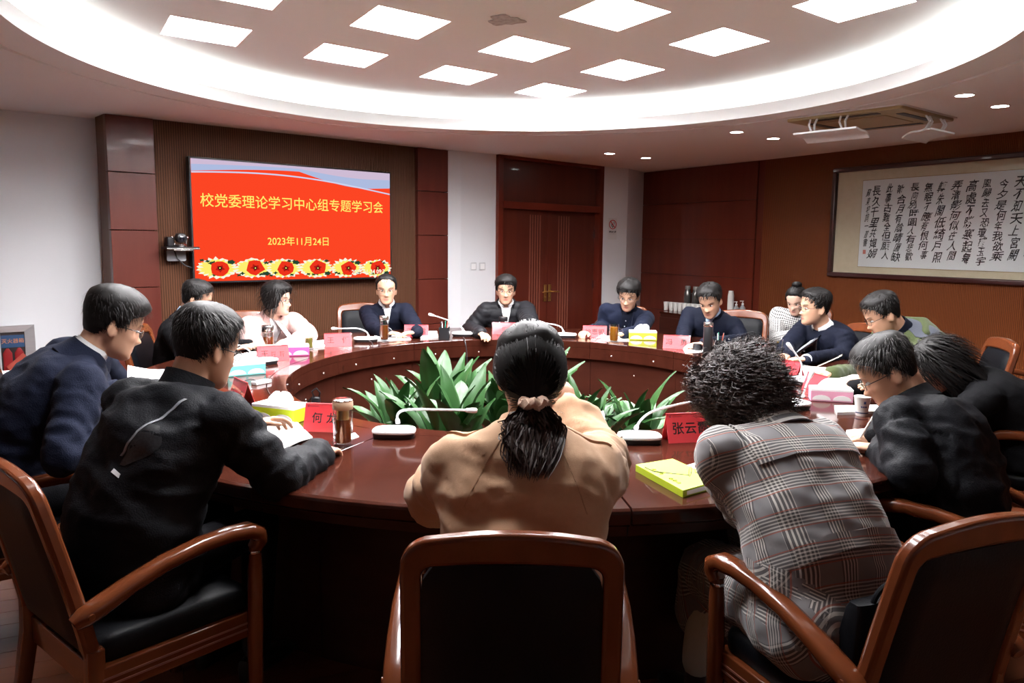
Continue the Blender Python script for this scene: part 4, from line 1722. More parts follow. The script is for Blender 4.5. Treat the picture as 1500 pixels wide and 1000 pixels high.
        p = root - nrm * 0.004
        for k in range(m):
            paths[:, k] = p
            p = p + d * (L / (m - 1))[:, None]
            d = unit_rows(d - nrm * 0.16 + np.array([0, 0, -0.06]))
        ribbons(paths, np.repeat(nrm[:, None], m, 1), 0.0017 if near else 0.0034)
    elif style == 'tied':
        tie = np.array([0, -0.112, -0.085])
        m = 10
        paths = np.zeros((n, m, 3))
        for k in range(m):
            f = k / (m - 1)
            p = root * (1 - f) + tie * f
            lift = 0.013 + 0.004 * math.sin(f * 3)
            paths[:, k] = outside(p + rg.normal(0, 0.0008, (n, 3)), lift) * (1 - f ** 6) + tie * f ** 6
        ribbons(paths, np.repeat(nrm[:, None], m, 1), 0.0028)
    else:
        m = 14 if style != 'bob' else 9
        Lb = {'bob': 0.085, 'curly': 0.10, 'long': 0.14}[style]
        L = Lb * rg.uniform(0.6, 1.15, n)
        paths = np.zeros((n, m, 3))
        p = root - nrm * 0.004
        down = np.array([0, -0.25 if style != 'bob' else -0.1, -1.0])
        d = unit_rows(nrm * (0.9 if style == 'curly' else 0.45) + unit_rows(root - np.array([0, 0.0, 0.12])) * 0.8)
        ph = rg.uniform(0, 6.28, n)
        fr = rg.uniform(0.7, 1.4, n)
        for k in range(m):
            w = np.zeros((n, 3))
            if style == 'curly':
                a = ph + k * 1.25 * fr
                w = np.stack([np.cos(a), np.sin(a), 0.5 * np.sin(a * 0.7)], 1) * 0.010
            elif style == 'bob':
                w = np.stack([np.cos(ph + k * 0.5), np.sin(ph + k * 0.5), 0 * ph], 1) * 0.003
            paths[:, k] = outside(p, 0.012) + w
            p = paths[:, k] - w + d * (L / (m - 1))[:, None]
            d = unit_rows(d + down * (0.22 if style == 'curly' else 0.30) + rg.normal(0, 0.08, (n, 3)))
        ribbons(paths, np.repeat(nrm[:, None], m, 1), {'bob': 0.005, 'curly': 0.0024, 'long': 0.004}[style])
    # eyebrows
    bt = []
    for s_ in (-1, 1):
        for k in range(26):
            f = k / 25
            x = s_ * (0.014 + 0.034 * f)
            z = 0.0165 + 0.006 * math.sin(f * 2.4)
            t0 = math.asin(max(-0.98, min(0.98, x / 0.0735)))
            q = head_pts(np.array([t0]), np.array([z]), np.array([0.0]), True)[0]
            q = q + np.array([0, 0.002, 0])
            bt.append([q, q + np.array([s_ * 0.005, 0.0005, 0.003]), q + np.array([s_ * 0.011, -0.001, 0.002])])
    bt = np.array(bt)
    ribbons(bt, np.tile(np.array([0, 1.0, 0]), (len(bt), 3, 1)), 0.0030)
    return np.vstack(allv) * hs, allf, mi


def unit_rows(a):
    return a / np.maximum(np.linalg.norm(a, axis=-1, keepdims=True), 1e-9)


def put_uv(me, per_vertex, rep):
    a = np.vstack([per_vertex] * rep)
    li = np.empty(len(me.loops), int)
    me.loops.foreach_get('vertex_index', li)
    me.uv_layers.new(name='cloth').data.foreach_set('uv', a[li].astype(np.float32).ravel())


PEOPLE = {}


class Person:
    def __init__(self, label, C, hyaw, hpitch, hips, byaw, hroll=0.0, hs=1.04, sw=0.195, bulk=1.0, group='people seated around the table', near=False, tone=(0.50, 0.285, 0.19), drop=0.082):
        self.C, self.hips = V(C), V(hips)
        self.hs, self.near, self.sw, self.bulk, self.tone = hs, near, sw, bulk, tone
        self.base = np.array([hips[0], hips[1], 0.0])
        self.root = thing('person', label, 'person', tuple(self.base), 0, group)
        ya, pi = math.radians(hyaw), math.radians(hpitch)
        f = np.array([math.cos(ya) * math.cos(pi), math.sin(ya) * math.cos(pi), -math.sin(pi)])
        r = unit(np.cross(f, (0, 0, 1)))
        u = np.cross(r, f)
        ro = math.radians(hroll)
        r, u = r * math.cos(ro) + u * math.sin(ro), u * math.cos(ro) - r * math.sin(ro)
        self.hr, self.hf, self.hu = r, f, u
        by = math.radians(byaw)
        self.fw = np.array([math.cos(by), math.sin(by), 0.0])
        self.rt = np.array([math.sin(by), -math.cos(by), 0.0])
        tu = unit(self.C - self.hips)
        up = unit(0.5 * tu + 0.5 * u)
        self.N = self.C - up * 0.128 * hs - f * 0.026 * hs      # base of the neck
        self.tu = unit(self.N - self.hips)
        # spine
        h = self.hips
        c1 = h + np.array([0, 0, 0.24]) - self.fw * 0.02
        c2 = self.N - unit(0.55 * self.tu + 0.45 * up) * 0.16
        self.spine = [(1 - s) ** 3 * h + 3 * (1 - s) ** 2 * s * c1 + 3 * (1 - s) * s * s * c2 + s ** 3 * self.N for s in np.linspace(0, 1, 13)]
        self.top_u = unit(self.spine[-1] - self.spine[-3])
        sc = self.spine[-1] - self.top_u * drop
        rt = unit(self.rt - self.top_u * np.dot(self.rt, self.top_u))
        self.trt, self.tfw = rt, np.cross(self.top_u, rt)
        self.sh = {'R': sc + rt * sw, 'L': sc - rt * sw}
        self.arms = {}
        self.hands = {}
        self.bvh = None

    def H(self, p):
        p = np.asarray(p) * self.hs
        return self.C + p[..., 0:1] * self.hr + p[..., 1:2] * self.hf + p[..., 2:3] * self.hu

    def arm(self, side, wrist, elbow=None, hint=None, hd=None, hn=(0, 0, 1), curl=0.35, hand=True):
        s, w = self.sh[side], V(wrist)
        if elbow is None:
            L1, L2 = 0.285, 0.255
            d = w - s
            D = np.linalg.norm(d)
            if D > (L1 + L2) * 0.985:
                k = D / ((L1 + L2) * 0.985)
                L1, L2 = L1 * k, L2 * k
            a = (L1 * L1 - L2 * L2 + D * D) / (2 * D)
            hgt = math.sqrt(max(L1 * L1 - a * a, 1e-5))
            hi = V(hint) if hint is not None else (self.rt * (0.7 if side == 'R' else -0.7) + np.array([0, 0, -1.0]) - self.fw * 0.2)
            ax = unit(d)
            hi = unit(hi - ax * np.dot(hi, ax))
            e = s + ax * a + hi * hgt
        else:
            e = V(elbow)
        hd = unit(w - e) if hd is None else unit(V(hd))
        hn = V(hn)
        hn = unit(hn - hd * np.dot(hn, hd))
        self.arms[side] = (s, e, w)
        if hand:
            self.hands[side] = (w, hd, hn, curl)

    def torso_rings(self, dims, lo=-0.10):
        """dims: list of (s, half width, half depth, push forward)"""
        out = []
        sp_ = np.array(self.spine)
        ss = np.linspace(0, 1, len(sp_))
        for s, a, b, pf in dims:
            s_c = min(max(s, 0), 1)
            c = np.array([np.interp(s_c, ss, sp_[:, i]) for i in range(3)])
            c2 = np.array([np.interp(min(s_c + 0.05, 1), ss, sp_[:, i]) for i in range(3)])
            c1 = np.array([np.interp(max(s_c - 0.05, 0), ss, sp_[:, i]) for i in range(3)])
            t = unit(c2 - c1)
            if s < 0:
                c = c + t * s * 0.55
            r = unit(self.rt - t * np.dot(self.rt, t))
            f = np.cross(t, r)
            c = c + f * pf
            ring_ = []
            for i in range(24):
                an = 2 * math.pi * i / 24
                ca, sa = math.cos(an), math.sin(an)
                ca = math.copysign(abs(ca) ** 0.82, ca)
                sa = math.copysign(abs(sa) ** 0.82, sa)
                ring_.append(c + r * a * ca + f * b * sa)
            out.append(ring_)
        return out

    def child(self, name, me, label=None):
        v = verts_of(me) - self.base
        set_verts(me, v)
        o = bpy.data.objects.new(name, me)
        link(o, self.root)
        if label:
            o['label'] = label
        return o

    # ---- skin: head, neck, core, arms and hands in one surface
    def body(self):
        sh = Shell()
        nr, nc = 40, 48
        th = np.linspace(-math.pi, math.pi, nc, endpoint=False)
        # denser towards the face
        th = th - 0.35 * np.sin(th)
        zs = np.linspace(HEAD[0, 0], HEAD[-1, 0], nr)
        T, Z = np.meshgrid(th, zs)
        P = self.H(head_pts(T, Z))
        sh.rings([list(r) for r in P])
        for s_ in (-1, 1):
            ex = self.H(np.array([s_ * 0.0745, -0.012, -0.018]))
            a1 = (self.hr * s_ * 0.35 - self.hf) * 0.019 * self.hs
            a2 = self.hu * 0.032 * self.hs
            a3 = (self.hr * s_ + self.hf * 0.35) * 0.007 * self.hs
            sh.ell(ex, (a1, a3, a2), 12)
        nk = self.H(np.array([0, -0.030, -0.055]))
        sh.cap(nk, self.N - self.top_u * 0.02, 0.054 * self.hs, 0.060, 16)
        b = self.bulk
        sh.rings(self.torso_rings([(0.02, 0.12, 0.09, 0), (0.3, 0.12, 0.085, 0), (0.6, 0.13, 0.085, 0), (0.85, 0.12, 0.08, 0), (0.96, 0.07, 0.06, 0)]))
        for sd, (s, e, w) in self.arms.items():
            sh.cap(s, e, 0.042, 0.034)
            sh.cap(e, w, 0.034, 0.024)
            sh.cap(self.N - self.top_u * 0.06, s, 0.05, 0.045)
        for sd, hnd in self.hands.items():
            self.hand(sh, sd, *hnd)
        me = sh.fuse(0.0052 if self.near else 0.0068, 1, 0.4)
        co = verts_of(me)
        loc = (co - self.C)
        lx, ly, lz = loc @ self.hr / self.hs, loc @ self.hf / self.hs, loc @ self.hu / self.hs
        tone = np.tile(np.array([*self.tone, 1.0]), (len(co), 1))
        lips = np.exp(-(lx / 0.021) ** 4) * np.exp(-((lz + 0.0715) / 0.0075) ** 4) * (ly > 0.06)
        tone[:, :3] = tone[:, :3] * (1 - lips[:, None]) + lips[:, None] * np.array([0.33, 0.10, 0.085])
        red = 0.35 * (np.exp(-((np.abs(lx) - 0.042) / 0.018) ** 2 - ((lz + 0.03) / 0.022) ** 2) + np.exp(-(lx / 0.013) ** 2 - ((lz + 0.04) / 0.012) ** 2)) * (ly > 0.03)
        tone[:, :3] = tone[:, :3] * (1 - red[:, None] * np.array([0.02, 0.16, 0.18]))
        at = me.color_attributes.new('skin_tone', 'FLOAT_COLOR', 'POINT')
        at.data.foreach_set('color', tone.astype(np.float32).ravel())
        me.materials.clear()
        me.materials.append(M_skin)
        me.polygons.foreach_set('use_smooth', [True] * len(me.polygons))
        o = self.child('body', me)
        # eyes
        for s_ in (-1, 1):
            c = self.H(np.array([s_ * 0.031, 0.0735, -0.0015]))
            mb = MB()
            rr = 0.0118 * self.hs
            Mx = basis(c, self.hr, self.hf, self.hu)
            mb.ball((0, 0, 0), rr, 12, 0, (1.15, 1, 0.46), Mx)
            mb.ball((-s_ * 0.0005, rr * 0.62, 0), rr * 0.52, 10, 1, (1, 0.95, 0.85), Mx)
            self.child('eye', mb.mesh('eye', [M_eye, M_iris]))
        return o

    def hand(self, sh, side, w, d, n, curl):
        sg = 1 if side == 'R' else -1
        tdir = np.cross(n, d) * sg          # towards the thumb
        k = 0.97
        sh.ell(w + d * 0.045, (d * 0.052, tdir * 0.040, n * 0.0155))
        sh.cap(w, w + d * 0.02, 0.024, 0.024)
        for q, (off, ln) in enumerate(((0.030, 0.072), (0.0105, 0.080), (-0.010, 0.074), (-0.029, 0.058))):
            kn = w + d * (0.086 - 0.006 * abs(q - 1)) + tdir * off
            sh.cap(w + d * 0.02 + tdir * off * 0.55, kn, 0.013, 0.0105, 10)
            p, dd = kn, d
            a = 0.0
            for j, fr in enumerate((0.45, 0.31, 0.24)):
                a += curl * (0.55, 0.9, 0.6)[j] * (1 + 0.12 * q)
                dd = d * math.cos(a) - n * math.sin(a) + tdir * off * 0.8
                dd = unit(dd)
                p2 = p + dd * ln * fr
                sh.cap(p, p2, (0.0098, 0.0090, 0.0084)[j], (0.0090, 0.0084, 0.0075)[j], 10)
                p = p2
            if q == 0:
                self.index_tip = p
        b = w + d * 0.028 + tdir * 0.026 - n * 0.004
        p2 = b + unit(d * 0.75 + tdir * 0.62 - n * 0.35) * 0.042
        p3 = p2 + unit(d * 0.95 + tdir * (0.25 - 0.5 * curl) - n * 0.35) * 0.032
        sh.cap(b, p2, 0.0135, 0.0108, 10)
        sh.cap(p2, p3, 0.0105, 0.0085, 10)

    # ---- clothing
    def garment(self, name, m, dims, sleeve=(0.070, 0.056, 0.044), cuff=0.985, voxel=0.0125, fold=0.006, kind='plain', skirt=None, label=None, hood=None, shoulder=0.070):
        sh = Shell()
        sh.rings(self.torso_rings(dims))
        b = self.bulk
        bones = []
        sp_ = np.array(self.spine)
        sc = self.N - self.top_u * 0.045
        for sd, (s, e, w) in self.arms.items():
            wr = e + (w - e) * cuff
            sh.cap(s, e, sleeve[0] * b, sleeve[1] * b, 16)
            sh.cap(e, wr, sleeve[1] * b, sleeve[2] * b, 16)
            sh.cap(sc + (s - sc) * 0.22, s - (s - sc) * 0.05, shoulder * b * 0.86, shoulder * b * 0.95, 16)
            bones += [(s, e, sleeve[0]), (e, wr, sleeve[1])]
        nt = len(bones)
        if skirt:
            for a, c, r0, r1 in skirt:
                sh.cap(a, c, r0, r1, 16)
                if np.linalg.norm(V(a) - V(c)) > 0.19:
                    bones.append((V(a), V(c), r0))
        me = sh.fuse(voxel, 7, 0.5)
        co = verts_of(me)
        self.finish_cloth(me, co, bones, nt, fold, kind, m)
        o = self.child(name, me, label)
        self.bvh = BVHTree.FromPolygons([Vector(p + self.base) for p in verts_of(me)], [tuple(p.vertices) for p in me.polygons])
        return o

    def finish_cloth(self, me, co, bones, nt, fold, kind, m):
        sp_ = np.array(self.spine)
        n = len(co)
        nb = len(bones) + 1
        dist = np.full((nb, n), 9.0)
        along = np.zeros((nb, n))
        ang = np.zeros((nb, n))
        # torso
        t0, t1 = sp_[0] - np.array([0, 0, 0.1]), sp_[-1]
        best = np.full(n, 9.0)
        acc = 0.0
        for k in range(len(sp_) - 1):
            a, b_ = sp_[k], sp_[k + 1]
            d = b_ - a
            L = np.linalg.norm(d)
            t = ((co - a) @ d) / L ** 2
            tc = np.clip(t, 0, 1)
            if k == 0:
                tc = np.minimum(t, 1)
            q = a + tc[:, None] * d
            dd = np.linalg.norm(co - q, axis=1)
            u_ = dd < best
            best = np.where(u_, dd, best)
            along[0] = np.where(u_, acc + tc * L, along[0])
            acc += L
        lat_ = np.abs((co - sp_[-1]) @ self.trt)
        dist[0] = np.maximum(best - 0.14, (lat_ - self.sw * 0.95)) * 1.0
        rel = co - np.array([np.interp(along[0], np.linspace(0, acc, len(sp_)), sp_[:, i]) for i in range(3)]).T
        ang[0] = np.arctan2(rel @ self.tfw, rel @ self.trt)
        for k, (a, b_, r) in enumerate(bones):
            d = b_ - a
            L = max(np.linalg.norm(d), 1e-6)
            ax = d / L
            t = np.clip(((co - a) @ ax) / L, 0, 1)
            q = a + t[:, None] * d
            dist[k + 1] = np.linalg.norm(co - q, axis=1) - r * 1.05 + (np.clip(0.42 - t, 0, 0.42) * 0.5 if k < nt and k % 2 == 0 else 0)
            along[k + 1] = t * L + (0.3 if k % 2 else 0)
            x = unit(np.cross(ax, self.fw + np.array([0.01, 0.02, 0.3])))
            y = np.cross(ax, x)
            rel = co - a
            ang[k + 1] = np.arctan2(rel @ y, rel @ x)
        own = np.argmin(dist, axis=0)
        idx = np.arange(n)
        al, an = along[own, idx], ang[own, idx]
        # folds
        nrm = np.empty(n * 3)
        me.vertices.foreach_get('normal', nrm)
        nrm = nrm.reshape(-1, 3)
        disp = np.zeros(n)
        sd_ = float(self.C[0] * 13.7)
        for i in range(n):
            if own[i] == 0:
                v = Vector((co[i, 0] * 9, co[i, 1] * 9, co[i, 2] * 7 + sd_))
                disp[i] = noise.noise(v) * 1.0 + 0.9 * (1 - 2 * abs(noise.noise(Vector((co[i, 0] * 5 + co[i, 2] * 7, co[i, 1] * 5, co[i, 2] * 11 + sd_)))))
            else:
                v = Vector((al[i] * 24 + math.sin(an[i] + own[i]) * 0.9, math.cos(an[i]) * 1.1, own[i] * 3.3 + sd_))
                disp[i] = 0.6 * noise.noise(v) + 0.8 * (1 - 2.2 * abs(noise.noise(v * 0.62 + Vector((5, 5, 5)))))
            if own[i] == 0 or True:
                disp[i] += 0.35 * (1 - 2.4 * abs(noise.noise(Vector((co[i, 0] * 17 + co[i, 2] * 9, co[i, 1] * 17, co[i, 2] * 24 + sd_)))))
        disp *= fold
        if kind == 'puffer':
            per = 0.055
            disp = disp * 0.5 + 0.009 * np.abs(np.sin(math.pi * al / per)) ** 0.5 - 0.004
        co2 = co + nrm * disp[:, None]
        set_verts(me, co2)
        me.materials.clear()
        me.materials.append(m)
        me.polygons.foreach_set('use_smooth', [True] * len(me.polygons))
        # cloth coordinates
        uv = me.uv_layers.new(name='cloth')
        nl = len(me.loops)
        li = np.empty(nl, int)
        me.loops.foreach_get('vertex_index', li)
        npoly = len(me.polygons)
        ls = np.empty(npoly, int)
        lt = np.empty(npoly, int)
        me.polygons.foreach_get('loop_start', ls)
        me.polygons.foreach_get('loop_total', lt)
        fo = own[li[ls]]
        pf = np.repeat(np.arange(npoly), lt)
        lo = fo[pf]
        pn = np.empty(npoly * 3)
        me.polygons.foreach_get('normal', pn)
        pn = pn.reshape(-1, 3)
        axx = np.array([self.trt] + [unit(np.cross(unit(b_ - a), self.tfw + np.array([0.01, 0.02, 0.2]))) for a, b_, r in bones])
        axd = np.array([unit(sp_[-1] - sp_[0])] + [unit(b_ - a) for a, b_, r in bones])
        axy = np.cross(axd, axx)
        og = np.array([sp_[-1]] + [a for a, b_, r in bones])
        side = np.abs(np.sum(pn * axx[fo], 1)) > np.abs(np.sum(pn * axy[fo], 1)) * 2.2
        axis = np.where(side[:, None], axy[fo], axx[fo])[pf]
        u_ = np.sum((co[li] - og[lo]) * axis, 1)
        v_ = np.where(lo == 0, (co[li] - sp_[0]) @ unit(sp_[-1] - sp_[0]), np.sum((co[li] - og[lo]) * axd[lo], 1))
        data = np.stack([u_ + 0.013 * lo + 5.0, v_ + 5.0], 1)
        uv.data.foreach_set('uv', data.astype(np.float32).ravel())

    def collar(self, m, r0=0.066, stand=0.034, fall=0.055, out=0.036, gap=34, tip=0.02, name='collar', lower=0.012, label=None, back=0.004):
        n = 28
        rings = []
        c0 = self.N - self.top_u * lower - self.tfw * back
        nk = unit(0.6 * self.top_u + 0.4 * unit(self.C - self.N))
        f = unit(self.tfw - nk * np.dot(self.tfw, nk))
        r = np.cross(f, nk)
        for i in range(n + 1):
            a = math.radians(gap + (360 - 2 * gap) * i / n)
            d = f * math.cos(a) + r * math.sin(a)
            fr = max(0.0, 1 - min(i, n - i) / 4.0)
            hgt = stand * (1 - 0.45 * fr)
            fl = fall + tip * fr
            p = [c0 + d * r0, c0 + d * (r0 + 0.001) + nk * hgt, c0 + d * (r0 + 0.007) + nk * (hgt + 0.004), c0 + d * (r0 + out * 0.55) + nk * (hgt - fl * 0.5), c0 + d * (r0 + out) + nk * (hgt - fl),
                 c0 + d * (r0 + out - 0.006) + nk * (hgt - fl - 0.001), c0 + d * (r0 + 0.012) + nk * (hgt - 0.012), c0 + d * (r0 + 0.006) - nk * 0.005]
            rings.append(p)
        mb = MB()
        mb.loft([[Vector(p) for p in q] for q in rings])
        me = mb.mesh(name, m)
        put_uv(me, np.array([(0.012 * i, 0.012 * j) for i in range(n + 1) for j in range(8)]), 1)
        return self.child(name, me, label)

    def band_collar(self, m, r0=0.064, h=0.05, gap=12, name='collar', flare=0.012, lower=0.02):
        n = 28
        c0 = self.N - self.top_u * lower - self.tfw * 0.003
        nk = unit(0.6 * self.top_u + 0.4 * unit(self.C - self.N))
        f = unit(self.tfw - nk * np.dot(self.tfw, nk))
        r = np.cross(f, nk)
        rings = []
        for i in range(n + 1):
            a = math.radians(gap + (360 - 2 * gap) * i / n)
            d = f * math.cos(a) + r * math.sin(a)
            rings.append([c0 + d * (r0 + 0.018), c0 + d * (r0 + 0.010 + flare * 0.4) + nk * h * 0.6, c0 + d * (r0 + 0.008 + flare * 0.5) + nk * h, c0 + d * (r0 + 0.001 + flare * 0.5) + nk * h, c0 + d * r0 + nk * 0.0])
        mb = MB()
        mb.loft([[Vector(p) for p in q] for q in rings])
        return self.child(name, mb.mesh(name, m))

    def patch(self, name, m, fn, nu, nv, frm='front', lift=0.004, label=None, thick=0.004, origin=None, ax=None):
        """thin sheet laid on the garment; fn(u, v) -> (across, up) in metres from the base of the neck"""
        o = self.N - self.top_u * 0.0 if origin is None else V(origin)
        r, u, f = self.trt, self.top_u, self.tfw
        if ax is not None:
            r, u, f = ax
        if frm == 'back':
            f = -f
        P, Nn = [], []
        for j in range(nv + 1):
            for i in range(nu + 1):
                x, y = fn(i / nu, j / nv)
                p = o + r * x + u * y
                hit, nrm, _, _ = self.bvh.ray_cast(Vector(p + f * 0.5), Vector(-f), 1.2)
                if hit is None:
                    hit, nrm = Vector(p + f * 0.10), Vector(f)
                if nrm.dot(Vector(f)) < 0:
                    nrm = -nrm
                P.append(V(hit))
                Nn.append(V(nrm))
        P, Nn = np.array(P), np.array(Nn)
        c = nu + 1
        top, bot = P + Nn * lift, P + Nn * (lift - thick)
        n = len(P)
        fs = []
        for j in range(nv):
            for i in range(nu):
                a = j * c + i
                fs.append((a, a + 1, a + c + 1, a + c))
                fs.append((n + a, n + a + c, n + a + c + 1, n + a + 1))
        edge = [(i, i + 1) for i in range(nu)] + [(nv * c + i + 1, nv * c + i) for i in range(nu)] + [((j + 1) * c, j * c) for j in range(nv)] + [(j * c + nu, (j + 1) * c + nu) for j in range(nv)]
        fs += [(b_, a_, n + a_, n + b_) for a_, b_ in edge]
        mb = MB()
        mb.add([Vector(p) for p in np.vstack([top, bot])], fs)
        me = mb.mesh(name, m)
        put_uv(me, np.stack([(P - self.spine[-1]) @ self.trt, (P - self.spine[0]) @ self.tu], 1), 2)
        return self.child(name, me, label)

    def shirt_v(self, m, top=0.05, depth=0.20, y0=-0.01, name='shirt', lift=0.005):
        return self.patch(name, m, lambda u, v: ((u - 0.5) * 2 * top * (1 - v) ** 0.9 + 0.0, y0 - depth * v), 8, 10, lift=lift)

    def lapels(self, m, top=0.055, depth=0.20, width=0.05, y0=0.0, name='lapel', lift=0.010):
        for s_ in (-1, 1):
            self.patch(name, m, lambda u, v: (s_ * (top * (1 - v) ** 0.9 + width * u * (math.sin(math.pi * min(1, 0.25 + 0.9 * (1 - v))) * 0.9 + 0.12)), y0 - depth * v + 0.01 * u), 5, 12, lift=lift, thick=0.008)

    def buttons(self, m, xs, ys, r=0.006, name='button'):
        for x, y in zip(xs, ys):
            p = self.N + self.trt * x + self.top_u * y
            hit, nrm, _, _ = self.bvh.ray_cast(Vector(p + self.tfw * 0.5), Vector(-self.tfw), 1.2)
            if hit is None:
                continue
            mb = MB()
            mb.tube([hit, hit + Vector(nrm) * 0.010], [r, r * 0.9], 10)
            self.child(name, mb.mesh(name, m))

    def cuffs(self, m, r=0.040, ln=0.03, sides='LR', name='shirt_cuff'):
        for sd in sides:
            if sd in self.arms:
                s, e, w = self.arms[sd]
                d = unit(w - e)
                mb = MB()
                mb.tube([Vector(w - d * 0.03), Vector(w + d * (ln - 0.02)), Vector(w + d * (ln - 0.018))], [r, r * 0.97, r * 0.8], 16)
                self.child(name, mb.mesh(name, m))

    def trousers(self, m, knees=None, ankles=None, spread=0.10, name='trousers', leglen=0.44, r=(0.088, 0.068, 0.052), shoe=True, socks=None):
        h = self.hips.copy()
        h[2] -= 0.02
        kn = knees or {sd: h + self.fw * leglen + self.rt * (spread * (1 if sd == 'R' else -1)) + np.array([0, 0, 0.005]) for sd in 'RL'}
        kn = {k: V(v) for k, v in kn.items()}
        an = ankles or {sd: np.array([kn[sd][0], kn[sd][1], 0.10]) - self.fw * 0.04 for sd in 'RL'}
        an = {k: V(v) for k, v in an.items()}
        sh = Shell()
        sh.ell(h, (self.rt * 0.17, self.fw * 0.14, np.array([0, 0, 0.11])))
        for sd in 'RL':
            hp = h + self.rt * (0.09 if sd == 'R' else -0.09)
            sh.cap(hp, kn[sd], r[0], r[1])
            sh.cap(kn[sd], an[sd], r[1] * 0.98, r[2])
        me = sh.fuse(0.018, 3)
        me.materials.clear()
        me.materials.append(m)
        me.polygons.foreach_set('use_smooth', [True] * len(me.polygons))
        self.child(name, me)
        self.knees, self.ankles = kn, an
        if shoe:
            for sd in 'RL':
                a = an[sd]
                d = self.fw
                sd_ = self.rt
                rings = []
                for y, w, z0, z1 in ((-0.075, 0.018, 0.0, 0.05), (-0.065, 0.030, 0.0, 0.075), (-0.03, 0.034, 0.0, 0.085), (0.03, 0.038, 0.0, 0.075), (0.09, 0.046, 0.0, 0.055), (0.14, 0.045, 0.0, 0.045), (0.175, 0.032, 0.0, 0.035), (0.19, 0.012, 0.004, 0.022)):
                    c = np.array([a[0], a[1], 0]) + d * (y - 0.0)
                    rings.append([c + sd_ * w * ca + np.array([0, 0, (z0 + z1) / 2 + (z1 - z0) / 2 * sa + 0.002]) for ca, sa in [(math.copysign(abs(math.cos(q)) ** 0.7, math.cos(q)), math.copysign(abs(math.sin(q)) ** 0.7, math.sin(q))) for q in [2 * math.pi * i / 14 for i in range(14)]]])
                mb = MB()
                mb.loft([[Vector(p) for p in q] for q in rings])
                self.child('shoe', mb.mesh('shoe', M_shoe))

    def hair(self, style, m=None, seed=1, grey=0.0):
        vs, fs, mi = hair_mesh(style, 1.0, seed, self.near, grey)
        w = self.H(vs)
        me = simple_mesh('hair', w, fs, [m or M_hair, M_hair_g], mi)
        return self.child('hair', me)

    def glasses(self, m=None, round_=False, low=0.0):
        m = m or M_wire
        mb = MB()
        r = 0.0013
        y = 0.0985
        for s_ in (-1, 1):
            pts = []
            for i in range(20):
                a = 2 * math.pi * i / 20
                ex = 0.022 if not round_ else 0.0215
                ez = 0.0145 if not round_ else 0.0195
                e = 2 / (2.0 if round_ else 3.0)
                x = s_ * 0.032 + ex * math.copysign(abs(math.cos(a)) ** e, math.cos(a))
                z = -0.006 - low + ez * math.copysign(abs(math.sin(a)) ** e, math.sin(a))
                pts.append(self.H(np.array([x, y - 0.5 * (abs(x) - 0.01) ** 2 * 9, z])))
            mb.tube([Vector(p) for p in pts], r, 6, closed=True)
            tp = [self.H(np.array(q)) for q in ((s_ * 0.054, 0.090, 0.0 - low), (s_ * 0.070, 0.080, 0.0), (s_ * 0.0775, 0.03, -0.001), (s_ * 0.080, -0.005, 0.0), (s_ * 0.079, -0.022, -0.014), (s_ * 0.076, -0.03, -0.03))]
            mb.tube([Vector(p) for p in tp], r * 1.25, 6)
        br = [self.H(np.array(q)) for q in ((-0.0105, y + 0.001, -0.002 - low), (0, y + 0.005, 0.001 - low), (0.0105, y + 0.001, -0.002 - low))]
        mb.tube([Vector(p) for p in br], r, 6)
        g = self.child('glasses', mb.mesh('glasses', m))
        for s_ in (-1, 1):
            mb = MB()
            pts = []
            for i in range(16):
                a = 2 * math.pi * i / 16
                pts.append(Vector(self.H(np.array([s_ * 0.032 + 0.0205 * math.cos(a), y - 0.001, -0.006 - low + (0.0185 if round_ else 0.0135) * math.sin(a)]))))
            mb.poly(pts)
            o = self.child('lens', mb.mesh('lens', M_lens))
            o.parent = g
        return g

    def pen(self, side, m, ln=0.14):
        """returns a line for a pen held in the hand"""
        w, d, n, c = self.hands[side]
        return w, d, n


STD = lambda a=1.0, d=1.0: [(-0.16, 0.185 * a, 0.135 * d, 0.01), (0.0, 0.195 * a, 0.150 * d, 0.01), (0.22, 0.192 * a, 0.145 * d, 0.012), (0.45, 0.192 * a, 0.138 * d, 0.008), (0.65, 0.200 * a, 0.132 * d, 0.0), (0.80, 0.195 * a, 0.120 * d, -0.004), (0.90, 0.150 * a, 0.098 * d, -0.004), (0.965, 0.085, 0.075, 0.0)]


def hp(px, py, d=(0, 0, 0), z=0.795, back=0.06):
    p = atz(px, py, z)
    d = unit(V(d)) if any(d) else np.zeros(3)
    return V(p) - d * back


def ang(deg):
    return np.array([math.cos(math.radians(deg)), math.sin(math.radians(deg)), 0.0])


